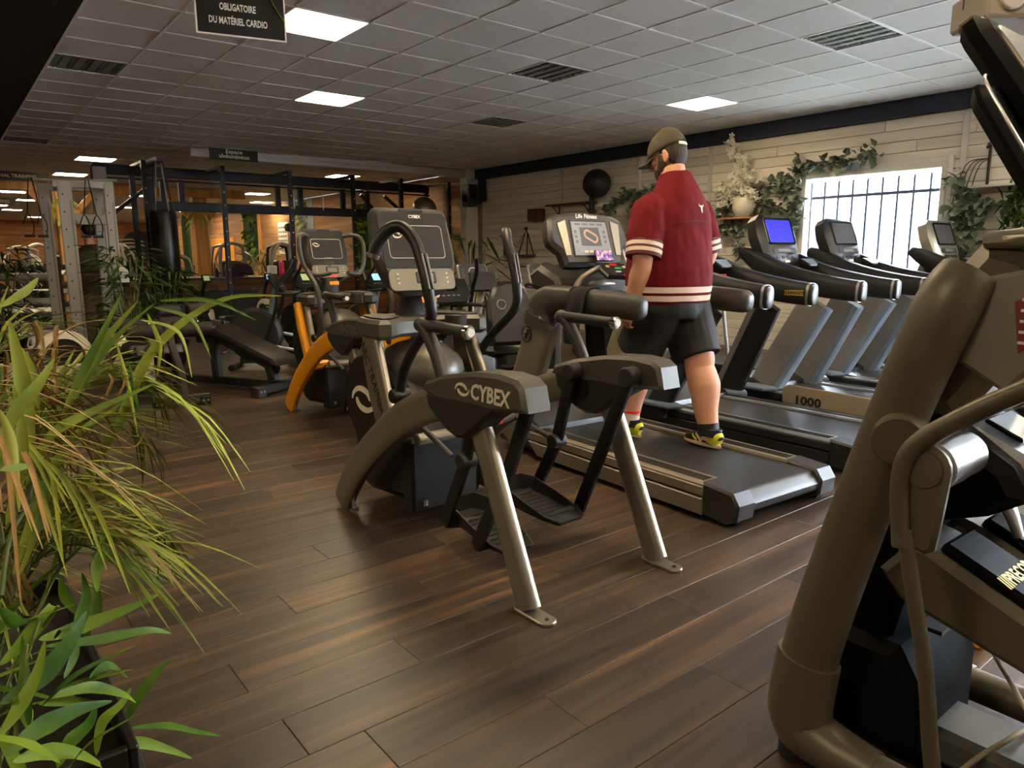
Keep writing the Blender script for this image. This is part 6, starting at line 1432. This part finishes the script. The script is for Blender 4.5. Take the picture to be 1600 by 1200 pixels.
# ------------------------------------------------------------------ abdominal benches
def roller(p0, p1, r, par): 
    o = MB().cyl(p0, p1, r, 22, .012).build('foam_roller', 'foam', par)
    a, b = Vector(p0), Vector(p1); d = (b - a).normalized(); MB().cyl(a - d * .02, a, r * .35, 10).build('roller_end', 'black', o); MB().cyl(b, b + d * .02, r * .35, 10).build('roller_end', 'black', o)
b1 = thing('abdominal_bench', 'dark bench with two pairs of foam rollers and an upright post, left', 'bench', (1.70, 7.08, 0), R(-3))
fb = MB().box((0, 0, .06), (.50, .07, .085), .008).build('front_foot', 'dark_grey', b1)
for x in (-.2, .2):
    MB().box((x, -.015, .04), (.085, .10, .078), .006).build('foot_cap', 'black', b1)
    for q in (-.018, .018): MB().cyl((x + q, -.066, .045), (x + q, -.070, .045), .011, 10).build('bolt', 'silver', b1)
MB().tube([(.03, .0, .10), (.02, .02, .30), (-.03, .06, .55), (-.06, .10, .78)], (.032, .05), n=10, sm=3, sq=.5, upv=(0, 1, .1)).build('front_post', 'dark_grey', b1)
MB().tube([(-.04, .15, .08), (-.05, .55, .09), (-.05, .80, .09)], (.04, .045), n=8, sq=.5).build('base_beam', 'charcoal', b1); MB().box((-.05, .83, .06), (.55, .08, .08), .008).build('rear_foot', 'charcoal', b1)
MB().tube([(-.05, .55, .10), (-.06, .52, .45), (-.08, .45, .66)], (.035, .045), n=8, sq=.5, upv=(0, 1, .1)).build('rear_post', 'charcoal', b1)
for x0, x1 in ((-.42, -.10), (.0, .34)):
    roller((x0 + .02, .10, .70), (x1, .08, .70), .068, b1); roller((x0 - .05, .50, .74), (x1 - .07, .48, .74), .062, b1)
MB().cyl((-.45, .10, .70), (.36, .08, .70), .018, 10).build('axle', 'silver', b1); MB().cyl((-.48, .50, .74), (.3, .48, .74), .018, 10).build('axle', 'silver', b1)
MB().prism([(.56, .44), (.60, .52), (.88, .50), (.94, .44), (.88, .41), (.6, .41)], -.28, .18, 'x', .025).build('seat', 'vinyl', b1)
MB().tube([(-.05, .72, .10), (-.05, .74, .42)], (.035, .045), n=8, sq=.5, upv=(0, 1, .1)).build('seat_post', 'charcoal', b1)
for k in range(3): MB().tube([(-.1 + .05 * k, .25, .14 + .02 * k), (-.02, .38, .26), (-.12, .52, .32)], .025, n=8, sm=3).build('lever', 'black', b1)
b2 = thing('decline_bench', 'sloping dark padded sit-up bench with foam rollers at its top', 'bench', (2.42, 7.78, 0), R(26))
MB().prism([(-.75, .30), (-.70, .36), (.16, .66), (.22, .64), (.20, .60), (-.68, .28)], -.19, .19, 'x', .025).build('back_pad', 'vinyl', b2)
MB().prism([(.20, .57), (.22, .65), (.50, .62), (.56, .56), (.50, .53)], -.20, .20, 'x', .025).build('seat_pad', 'vinyl', b2)
MB().tube([(0, -.60, .22), (0, .15, .50), (0, .5, .50)], (.035, .04), n=8, sq=.5).build('pad_beam', 'charcoal', b2)
ff = MB().box((.05, -.62, .06), (.85, .08, .09), .008).build('front_foot', 'charcoal', b2); MB().box((.03, .95, .06), (.40, .08, .09), .008).build('rear_foot', 'charcoal', b2)
for x in (-.32, .42, ):
    MB().box((x, -.645, .05), (.11, .10, .098), .006).build('foot_cap', 'dark_grey', b2)
    for q in (-.022, .022): MB().cyl((x + q, -.696, .055), (x + q, -.70, .055), .012, 10).build('bolt', 'silver', b2)
MB().box((0, .17, .06), (.08, 1.5, .08), .008).build('base_beam', 'charcoal', b2); MB().tube([(0, -.55, .10), (0, -.50, .25)], (.05, .05), n=8, sq=.5).build('front_post', 'charcoal', b2); MB().tube([(0, .25, .10), (0, .28, .52)], (.05, .05), n=8, sq=.5).build('middle_post', 'charcoal', b2)
MB().tube([(0, .90, .08), (0, .80, .50), (0, .74, .86)], (.035, .05), n=8, sq=.5, upv=(0, 1, .1)).build('roller_post', 'charcoal', b2)
for s in (-1, 1): roller((s * .05, .72, .80), (s * .33, .72, .80), .07, b2); roller((s * .05, .86, .56), (s * .30, .86, .56), .06, b2)
MB().cyl((-.36, .72, .80), (.36, .72, .80), .018, 10).build('axle', 'black', b2)
MB().tube([(.33, .55, .62), (.40, .55, .66), (.40, .50, .36), (.30, .5, .30)], .014, n=8, sm=3).build('grab_handle', 'black', b2)

# ------------------------------------------------------------------ rowing machines
def rower(label, loc, rz, scr=None):
    t = thing('rowing_machine', label, 'rowing machine', loc, rz, 'rowing machines')
    w = MB().lathe([(.19, -.075), (.25, -.06), (.27, -.03), (.27, .03), (.25, .06), (.19, .075), (.185, .05), (.185, -.05)], (0, 0, .36), 30, 'x', ring=True).build('flywheel_rim', 'ivory', t)
    MB().lathe([(.02, -.055), (.18, -.05), (.18, .05), (.02, .055)], (0, 0, .36), 24, 'x').build('flywheel_mesh', 'black', w)
    for k in range(8):
        a = 2 * pi * k / 8; MB().tube([(-.06, .05 * cos(a), .36 + .05 * sin(a)), (-.066, .18 * cos(a), .36 + .18 * sin(a))], .006, n=6).build('guard_bar', 'smoke', w)
    MB().prism([(.10, .16), (.10, .25), (-.15, .33), (-1.75, .30), (-1.75, .24), (-.1, .22)], -.045, .045, 'x', .01).build('rail', 'steel_white', t)
    MB().tube([(-.28, .12, .03), (-.05, .1, .10), (.05, .1, .10), (.28, .12, .03)], .025, n=10, sm=3).build('front_leg', 'steel_white', t); MB().tube([(-.2, -1.7, .02), (-.06, -1.66, .24), (.06, -1.66, .24), (.2, -1.7, .02)], .022, n=10, sm=2).build('rear_leg', 'steel_white', t)
    MB().prism([(-1.05, .36), (-1.02, .42), (-.82, .42), (-.78, .36)], -.16, .16, 'x', .025).build('seat', 'black', t)
    if scr: MB().tube([(0, .08, .55), (0, .0, .80), (0, -.12, .98)], (.025, .035), n=8, sm=3, sq=.6).build('monitor_arm', 'black', t)
    if scr: m = MB().box((0, -.15, 1.02), (.15, .05, .14), .012, (R(-15), 0, 0)).build("monitor", "charcoal", t); MB().box((0, -.178, 1.027), (.10, .004, .085), 0, (R(-15), 0, 0)).build('display', scr, m, smooth=False)
    for s in (-1, 1): MB().box((s * .12, -.30, .36), (.11, .05, .28), .012, (R(-35), 0, 0)).build('foot_rest', 'charcoal', t)
    MB().cyl((-.22, -.28, .52), (.22, -.28, .52), .014, 10).build('handle', 'black', t)
    return t
rower('rowing machine with its cream flywheel facing the camera behind the palm leaves', (1.00, 8.75, 0), R(-96))
rower('rowing machine with its cream flywheel edge-on beside the left abdominal bench', (1.60, 8.50, 0), R(-72))
rower('far rowing machine with a pale blue monitor in front of the counter', (4.78, 13.3, 0), R(10), 'lcd_blue')
rower('far rowing machine with a green monitor beside the boxing bag', (3.66, 13.2, 0), R(10), 'lcd_green')

# ------------------------------------------------------------------ white cable machine with suspension straps
cmx = thing('cable_machine', 'tall white cable machine with slotted posts at the left', 'exercise machine', (1.52, 10.0, 0), R(-8))
for k, (x, y, w, h) in enumerate(((-.19, 0, .15, 2.26), (.26, .0, .11, 2.25), (-.42, .75, .12, 2.28), (.16, .75, .13, 2.22))):
    p = MB().box((x, y, h / 2), (w, .11, h), .012).build('post', 'steel_white', cmx)
    MB().box((x + w * .3, y - .0565, h * .5), (.018, .004, h * .8)).build('slot', 'smoke', p, smooth=False)
    for q in range(9): MB().cyl((x - w * .15, y - .057, .5 + .2 * q), (x - w * .15, y - .060, .5 + .2 * q), .010, 8).build('pin_hole', 'charcoal', p)
MB().box((-.0, .0, 2.22), (.62, .10, .09), .01).build('top_beam', 'steel_white', cmx); MB().box((-.12, .75, 2.24), (.72, .10, .08), .01).build('top_beam', 'steel_white', cmx)
for x in (-.28, .28): MB().box((x, .38, 2.23), (.07, .8, .07), .008).build('side_beam', 'steel_white', cmx)
MB().box((.03, 0, 1.82), (.50, .08, .12), .008).build('cross_plate', 'steel_white', cmx); MB().box((0, .3, .05), (1.0, .9, .08), .01).build('base', 'steel_white', cmx)
MB().cyl((-.5, -.02, 2.25), (.36, -.02, 2.28), .018, 10).build('pull_up_bar', 'smoke', cmx)
pp = MB().box((.33, -.075, 1.16), (.13, .012, .20), .002, (0, R(8), 0)).build('paper_notice', 'white', cmx, smooth=False)
for k in range(3): MB().box((.33, -.083, 1.20 - .035 * k), (.08, .003, .008), 0, (0, R(8), 0)).build('print_line', 'smoke', pp, smooth=False)
MB().box((.33, -.07, 1.05), (.12, .06, .05), .01).build('adjuster', 'black', cmx)
for i, (dx, dy) in enumerate(((-.52, -.10), (.03, -.10))):
    s_ = thing('suspension_strap', ['black suspension strap hanging left of the white cable machine', 'black suspension strap hanging inside the white cable machine'][i], 'strap', (1.52 + dx, 10.0 + dy + (.07 if i == 0 else 0), 1.87))
    for q in (-.05, .05):
        MB().tube([(q * .3, 0, .40), (q * .8, 0, .20), (q * 1.3, 0, .0)], (.006, .020), n=6, upv=(0, 1, 0)).build('webbing', 'black', s_)
        MB().tube([(q * 1.3 - .05, 0, -.12), (q * 1.3, 0, .0), (q * 1.3 + .05, 0, -.12), (q * 1.3 + .03, 0, -.24), (q * 1.3 - .03, 0, -.24)], (.006, .016), n=6, sm=3, upv=(0, 1, 0), closed=False).build('loop', 'black', s_)
        MB().cyl((q * 1.3 - .05, 0, -.25), (q * 1.3 + .05, 0, -.25), .016, 8).build('grip', 'charcoal', s_)
# second person, seen from behind among the plants
p2 = thing('person', 'dark-haired man in brown shirt and khaki trousers behind the cable machine', 'person', (1.72, 11.25, 0), R(20)); p2.scale = (1.0, 1.0, 1.0)
b2_ = MB(); b2_.tube([(0, 0, .85), (0, 0, .95), (0, 0, 1.15), (0, -.01, 1.35), (0, -.01, 1.46), (0, 0, 1.52)], [(.15, .11), (.17, .12), (.17, .12), (.19, .115), (.16, .09), (.07, .07)], n=16, sm=3, upv=(0, 1, 0)).tube([(0, 0, 1.48), (0, .01, 1.62)], .06, n=12)
b2_.ball((0, .02, 1.72), (.077, .095, .115), 16, 12); b2_.ball((0, .115, 1.70), (.015, .018, .02), 8, 6)
for s in (-1, 1):
    b2_.tube([(s * .09, 0, .90), (s * .095, .01, .5), (s * .10, -.01, .09), (s * .10, .10, .04), (s * .10, .14, .03)], [.085, .06, .042, .04, .03], n=12, sm=3); b2_.tube([(s * .17, 0, 1.44), (s * .24, .02, 1.15), (s * .2, .22, 1.05)], [.06, .045, .032], n=12, sm=3)
    hb = Vector((s * .2, .24, 1.05)); b2_.tube([(s * .2, .22, 1.05), (s * .2, .30, 1.05)], [(.035, .016), (.04, .016)], n=10)
    for k in range(4): b2_.tube([hb + Vector((s * (-.028 + .019 * k), .06, 0)), hb + Vector((s * (-.03 + .02 * k), .11, -.01)), hb + Vector((s * (-.03 + .02 * k), .13, -.035))], .009, n=6)
    b2_.tube([hb + Vector((-s * .03, .01, 0)), hb + Vector((-s * .065, .05, -.01))], .011, n=6); b2_.ball((s * .08, .02, 1.71), (.012, .022, .032), 8, 6)
remesh(b2_, 'body', 'skin', p2, .010, 2)
mat('shirt_brown', lin((.26, .20, .16)), .85, bump=.2, bscale=90); mat('khaki', lin((.42, .36, .28)), .85, bump=.2, bscale=90)
sj = MB(); sj.tube([(0, 0, .88), (0, 0, 1.0), (0, 0, 1.2), (0, -.01, 1.38), (0, -.01, 1.48), (0, 0, 1.54)], [(.19, .15), (.19, .15), (.19, .14), (.215, .14), (.18, .11), (.08, .08)], n=18, sm=3, upv=(0, 1, 0))
for s in (-1, 1): sj.tube([(s * .16, 0, 1.45), (s * .245, .02, 1.18), (s * .225, .12, 1.10)], [.075, .062, .055], n=12, sm=3)
remesh(sj, 'shirt', 'shirt_brown', p2, .012, 2)
tr_ = MB(); tr_.tube([(0, 0, .75), (0, 0, .9), (0, 0, .98)], [(.16, .12), (.185, .14), (.18, .135)], n=16, upv=(0, 1, 0))
for s in (-1, 1): tr_.tube([(s * .09, 0, .88), (s * .095, .01, .5), (s * .10, -.01, .07)], [(.10, .11), (.078, .085), (.07, .08)], n=14, sm=3, upv=(0, 1, 0))
remesh(tr_, 'trousers', 'khaki', p2, .012, 2)
MB().ball((0, .005, 1.745), (.085, .102, .105), 18, 12).build('hair', 'black', p2)
for s in (-1, 1): MB().tube([(s * .10, -.05, .04), (s * .10, .06, .045), (s * .10, .20, .03)], [(.045, .04), (.05, .045), (.03, .025)], n=12, sm=3).build('shoe', 'black', p2)
# dense dark pot plants around the cable machine
def bush(label, loc, r, h, n, mn='leaf_dark', l=.20, w=.038, pot=.22, name='potted_plant'):
    t = thing(name, label, 'plant', loc); me = leafset(mn, w, l)
    MB().lathe([(pot * .7, 0), (pot, .3), (pot * 1.04, .33), (pot * .95, .33), (pot * .9, .29), (.01, .29)], n=20).build('pot', 'black', t)
    for k in range(6):
        a = 2 * pi * k / 6; MB().tube([(0, 0, .28), (cos(a) * r * .3, sin(a) * r * .3, h * .6), (cos(a) * r * .6, sin(a) * r * .6, h * .92)], .009, n=6, sm=3).build('stem', 'stem', t)
    for k in range(n):
        a = random.uniform(0, 2 * pi); q = random.random() ** .5; z = .35 + (h - .35) * random.random(); rr = r * q * (1 - .25 * abs(z / h - .6))
        o = bpy.data.objects.new('leaf', me); C.objects.link(o); o.parent = t; o.location = (cos(a) * rr, sin(a) * rr, z)
        o.rotation_euler = (random.uniform(-.6, .6), random.uniform(-.3, .9), a + random.uniform(-.8, .8)); o.scale = [random.uniform(.7, 1.3)] * 3
    return t
bush('bushy dark green plant between the posts of the white cable machine', (1.76, 9.40, 0), .36, 1.50, 280)
bush('bushy dark green plant just right of the white cable machine', (2.32, 9.95, 0), .32, 1.30, 240)
bush('dark leafy plant left of the white cable machine', (.72, 11.7, 0), .38, 1.55, 220)
bush('dark spiky plant in front of the pale wall column', (6.80, 9.6, 0), .55, 1.75, 90, l=.55, w=.05)
# stool between the benches and the counter
sb_ = thing('black_cabinet', 'low black cabinet standing before the counter, right of the boxing bag', 'cabinet', (4.62, 14.9, 0))
MB().box((0, 0, .38), (1.05, .45, .70), .015).build('body', 'charcoal', sb_); MB().box((0, 0, .74), (1.10, .50, .03), .005).build('top', 'black', sb_); MB().box((-.27, -.235, .38), (.5, .02, .62), .004).build('door', 'charcoal', sb_); MB().box((.27, -.235, .38), (.5, .02, .62), .004).build('door', 'charcoal', sb_)
# ------------------------------------------------------------------ the far hall beyond the counter
random.seed(21)
def weight_machine(label, loc, rz, acc='smoke', kind=0, group='weight machines beyond the counter'):
    t = thing('weight_machine', label, 'exercise machine', loc, rz, group)
    MB().box((0, 0, .06), (.8, 1.3, .08), .01).build('base', 'charcoal', t)
    for s in (-1, 1): MB().tube([(s * .28, .45, .1), (s * .28, .42, 1.2), (s * .24, .35, 1.65)], .04, n=8, sm=2, sq=.6).build('frame_post', acc, t)
    MB().tube([(-.26, .36, 1.65), (0, .34, 1.72), (.26, .36, 1.65)], .04, n=8, sm=3).build('top_bar', acc, t)
    MB().box((0, .42, .62), (.34, .12, 1.0), .01).build('weight_stack', 'black', t)
    for k in range(6): MB().box((0, .35, .25 + .13 * k), (.30, .03, .09), .004).build('plate', 'dark_grey', t)
    MB().prism(rrect(.42, .62, .14), -.05, .05, 'y', .03, M=RX((0, .12, 1.0), 12)).build('backrest', 'vinyl', t); MB().box((0, -.2, .52), (.40, .42, .09), .03).build('seat', 'vinyl', t)
    MB().box((0, -.15, .28), (.1, .12, .42), .01).build('seat_post', acc, t)
    for s in (-1, 1):
        if kind == 0: MB().tube([(s * .28, .35, 1.5), (s * .42, .0, 1.35), (s * .36, -.22, 1.05)], .025, n=8, sm=3).build('lever_arm', acc, t)
        else: MB().tube([(s * .28, .2, .6), (s * .5, .05, 1.0), (s * .5, -.1, 1.45), (s * .3, -.05, 1.7)], .03, n=8, sm=3).build('lever_arm', acc, t)
        MB().cyl((s * .36, -.26, 1.02), (s * .36, -.16, 1.08), .024, 8).build('hand_grip', 'black', t)
    return t
W1 = ['machine with a grey frame straight behind the boxing bag, over the counter', 'machine with silver levers left of the boxing bag, over the counter', 'machine with a dark padded back right of the cactus', 'machine beneath the orange lit board, over the counter',
      'machine left of the pink bottle, over the counter', 'machine right of the pink bottle, over the counter', 'machine just left of the yellow trainer console, over the counter', 'machine behind the yellow trainer console, over the counter']
for k, (x, y, rz) in enumerate(((4.35, 17.9, .3), (3.2, 18.6, -.3), (4.75, 20.0, .2), (6.4, 20.3, .4), (5.65, 17.6, -.2), (7.0, 17.6, .2), (7.55, 19.8, -.3), (8.25, 17.5, .1))):
    weight_machine(W1[k], (x, y, 0), rz, ['smoke', 'steel_white', 'charcoal', 'silver'][k % 4], k % 2)
W2 = ['hall machine seen between the left posts of the cable machine', 'hall machine under the far orange wall, left of the rig corner post', 'hall machine under the far orange wall, right of the rig corner post']
for k, (x, y, rz) in enumerate(((2.3, 20.5, .7), (3.9, 24.0, .3), (5.0, 26.0, -.5))): weight_machine(W2[k], (x, y, 0), rz, ['steel_white', 'silver', 'smoke'][k], k % 2, 'weight machines deep in the hall')
def pillar(label, loc, h=3.1):
    t = thing('timber_pillar', label, 'pillar', loc)
    MB().box((0, 0, h / 2), (.34, .34, h), .02).build('post', 'pine', t); MB().box((0, 0, .1), (.42, .42, .2), .01).build('plinth', 'pine', t)
    for s in (-1, 1): MB().tube([(s * .17, 0, h - .75), (s * .75, 0, h - .08)], (.09, .09), n=4, sq=1).build('brace', 'pine', t)
    me = leafset('leaf_yellow', .09, .32)
    for k in range(26):
        o = bpy.data.objects.new('leaf', me); C.objects.link(o); o.parent = t; a = random.uniform(0, 6.28); o.location = (.2 * cos(a), .2 * sin(a), h - random.uniform(.3, .85)); o.rotation_euler = (0, random.uniform(.6, 1.4), a)
    return t
wood('pine', [(0.2, lin((.66, .45, .22))), (0.5, lin((.80, .58, .30))), (0.8, lin((.90, .70, .42)))], axis=2, rough=.5)
pillar('timber pillar with leaves at its top, right of the boxing bag', (5.66, 20.2, 0)); pillar('timber pillar with leaves at its top, at the left edge behind the cable machine', (2.58, 19.9, 0))
struct(MB().box((2.5, 19.9, 3.0), (8.5, .22, .2)), 'trim_40', 'pine', smooth=False)
mat('cactus', lin((.22, .34, .14)), .6, bump=.6, bscale=40, stretch=(1, 1, .1)); mat('pink', lin((.93, .22, .50)), .35)
cc = thing('cactus', 'tall green cactus with two bent arms behind the boxing bag', 'cactus', (5.62, 21.4, 0))
MB().lathe([(.2, 0), (.26, .4), (.24, .42), (.01, .4)], n=16).build('pot', 'white', cc)
def ribbed(P, r): return MB().tube(P, [r] * (len(P) - 1) + [r * .4], n=16, sm=4)
ribbed([(0, 0, .4), (0, 0, 1.4), (0, 0, 2.45), (0, 0, 2.5)], .11).build('trunk', 'cactus', cc); ribbed([(-.05, 0, 1.0), (-.35, 0, 1.05), (-.42, 0, 1.3), (-.44, 0, 1.65)], .08).build('arm', 'cactus', cc); ribbed([(.05, 0, 1.1), (.3, 0, 1.15), (.36, 0, 1.35), (.38, 0, 1.5)], .08).build('arm', 'cactus', cc)
pk = thing('bottle', 'bright pink bottle standing among the machines over the counter', 'bottle', (6.05, 15.72, .975))
MB().lathe([(.05, 0), (.058, .02), (.058, .13), (.045, .16), (.055, .20), (.055, .30), (.02, .31)], n=16).build('body', 'pink', pk)
MB().cyl((0, 0, .31), (0, 0, .34), .022, 10).build('cap', 'white', pk)
tag(MB().box((5.80, 15.62, 1.09), (.16, .20, .23), .02).build('paper_dispenser', 'white'), 'white box on the counter beside the pink bottle', 'box')
jk = thing('draped_jacket', 'dark purple jacket draped over a stand on the counter', 'jacket', (5.10, 15.60, .975)); mat('purple', lin((.25, .21, .25)), .9, bump=.3, bscale=60)
m_ = MB(); m_.prism([(-.28, 0), (-.24, .16), (-.16, .29), (.0, .31), (.15, .28), (.24, .2), (.27, .05), (.18, .03), (.05, .07), (-.1, .02)], -.12, .12, 'y', .03); m_.build('cloth', 'purple', jk); MB().cyl((0, 0, 0), (0, 0, .2), .05, 12).build('stand', 'black', jk)
mg = tag(MB().box((4.3, 15.6, .985), (.5, .3, .02), .004).build('tray', 'cream'), 'pale flat tray on the counter', 'tray')
# things hung on the brown wall
def on_wall(name, label, cat, y, z, w, h, m, frame=None, dep=.03):
    t = thing(name, label, cat, (XW - .03, y, z)); MB().box((-dep / 2, 0, h / 2), (dep, w, h), .004).build('panel', m, t, smooth=False)
    if frame:
        for s in (-1, 1): MB().box((-dep / 2 - .01, s * w / 2, h / 2), (dep + .03, .05, h + .05)).build('frame', frame, t, smooth=False); MB().box((-dep / 2 - .01, 0, h / 2 + s * h / 2), (dep + .03, w, .05)).build('frame', frame, t, smooth=False)
    return t
mat('poster_pale', lin((.66, .72, .76)), .5); mat('moss', lin((.16, .24, .09)), .9, var=.4, scale=14, bump=1, bscale=30); mat('lit_wood_tone', lin((.95, .66, .28)), .5, var=.15, scale=3)
pt_ = on_wall('poster', 'pale blue-grey poster with green leaves hanging over it', 'poster', 21.4, 1.35, 1.25, 1.75, 'poster_pale'); me = leafset('leaf_palm', .10, .34)
for k in range(46):
    o = bpy.data.objects.new('leaf', me); C.objects.link(o); o.parent = pt_; q = k / 46
    o.location = (-.08, .55 - 1.0 * q + random.uniform(-.15, .15), 1.75 - (.9 if k % 2 else .1) * q * 1.0 - random.uniform(0, .2)); o.rotation_euler = (random.uniform(-.8, .8), random.uniform(.2, 1.3), random.uniform(1.8, 4.4))
gp = on_wall('moss_picture', 'upright green moss picture in a light wooden frame', 'picture', 26.0, 1.25, 1.5, 2.0, 'moss', 'pine', .08)
ml = leafset('leaf_green', .12, .22)
for k in range(70):
    o = bpy.data.objects.new('leaf', ml); C.objects.link(o); o.parent = gp; o.location = (-.10, random.uniform(-.7, .7), random.uniform(.1, 1.9)); o.rotation_euler = (random.uniform(-1, 1), random.uniform(-.6, 1.2), random.uniform(1.8, 4.4))
sh_ = on_wall('schedule_poster', 'white printed timetable poster behind the pink bottle', 'poster', 23.2, 1.5, .8, 1.0, 'white')
for r_ in range(6):
    for q in range(4): MB().box((-.032, -.28 + .19 * q, .14 + .14 * r_), (.004, .15, .06)).build('cell', 'smoke', sh_, smooth=False)
bd_ = on_wall('lit_board', 'orange wooden board coloured bright yellow as if lit, leaning in the hall behind the rig', 'board', 29.5, 1.2, 2.8, .95, 'lit_wood_tone')  # orange wood in light: the brightness is put into its base colour
wf = thing('wall_lamp', 'small black wall spotlight on the brown wall, left of the pale poster', 'lamp', (XW - .05, 22.2, 2.15))
MB().lathe([(.02, -.12), (.10, -.10), (.14, .0), (.13, .03), (.02, .04)], n=18, axis='x', M=Matrix.Translation((-.2, 0, .15))).build('shade', 'black', wf); MB().cyl((-.2, 0, .15), (0, 0, .15), .025, 8).build('arm', 'black', wf); MB().cyl((-.03, 0, -2.0), (-.03, 0, .1), .012, 6).build('cable', 'black', wf)
mp_ = thing('wall_planter', 'tall narrow green plant on the brown wall behind the arc trainer console', 'plant', (XW - .08, 17.6, 1.1)); MB().box((.02, 0, .8), (.06, .6, 1.7)).build('backing', 'moss', mp_)
for k in range(80):
    o = bpy.data.objects.new('leaf', ml); C.objects.link(o); o.parent = mp_; o.location = (-.03, random.uniform(-.3, .3), random.uniform(0, 1.65)); o.rotation_euler = (random.uniform(-1, 1), random.uniform(-.4, 1.2), random.uniform(1.8, 4.4))
el = thing('wall_logo', 'round dark wall emblem with a silver mark on the far orange wall', 'wall decoration', (8.3, YE - .04, 1.9))
MB().cyl((0, 0, 0), (0, -.06, 0), .85, 28, .01).build('disc', 'black', el)
for k in range(5): MB().tube([(-1.2 + .12 * k, -.08, .35 - .18 * k), (-.4, -.08, .42 - .17 * k), (.15, -.08, .3 - .2 * k)], .045, n=6, sm=3).build('stroke', 'silver', el)
bush('bright green palm in a pot beneath the moss picture', (7.9, 22.0, 0), .6, 1.7, 120, 'leaf_palm', .5, .05, .24); bush('leafy plant in the far hall near the timber pillar', (3.2, 22.5, 0), .5, 1.6, 120, 'leaf_dark', .3, .06)
# dumb-bell racks at the far left
def db_rack(label, loc, rz, n):
    t = thing('dumbbell_rack', label, 'rack', loc, rz)
    for s in (-1, 1):
        MB().box((s * .95, 0, .70), (.06, .10, 1.4), .008).build('post', 'charcoal', t); MB().box((s * .95, 0, .03), (.08, .6, .05), .008).build('foot', 'charcoal', t)
    for z in (.35, .72, 1.09): MB().box((0, -.03, z), (1.9, .34, .03), .005, (R(12), 0, 0)).build('shelf', 'smoke', t)
    q = 0
    for z in (.35, .72, 1.09):
        for k in range(7):
            d = thing('dumbbell', '%s dumbbell on the far left rack' % 'grey', 'dumbbell', (0, 0, 0), 0, 'dumbbells on the ' + n)
            d['label'] = '%s dumbbell from the left, %s shelf, %s' % (ORD[k], {.35: 'lowest', .72: 'middle', 1.09: 'top'}[z], n)
            M = Matrix.Translation(loc) @ Matrix.Rotation(rz, 4, 'Z') @ Matrix.Translation((-.8 + .265 * k, -.03, z + .118)); d.matrix_world = M
            if not DBM:
                DBM.append([MB().cyl((0, -.10, 0), (0, .10, 0), .016, 8).build('bar', 'silver', d).data, MB().cyl((0, -.17, 0), (0, -.07, 0), .062, 6, .01).build('head', 'dark_grey', d).data, MB().cyl((0, .07, 0), (0, .17, 0), .062, 6, .01).build('head', 'dark_grey', d).data])
            else:
                for nm, me in zip(('bar', 'head', 'head'), DBM[0]): o = bpy.data.objects.new(nm, me); C.objects.link(o); o.parent = d
DBM = []
db_rack('three-tier dumbbell rack at the left edge behind the palm', (.75, 13.6, 0), R(-35), 'near rack at the left edge')
db_rack('second three-tier dumbbell rack deeper in the hall at the left edge', (1.4, 17.4, 0), R(-20), 'deeper rack at the left edge')
for k, (x, y) in enumerate(((2.0, 24.0), (1.2, 27.0), (3.0, 29.0))):
    weight_machine(['tall machine deep in the hall at the left edge', 'farthest machine at the left edge of the hall', 'far hall machine framed by the cable machine'][k], (x, y, 0), .4 * k, 'steel_white', k % 2, 'weight machines deep in the hall')
flush_texts()
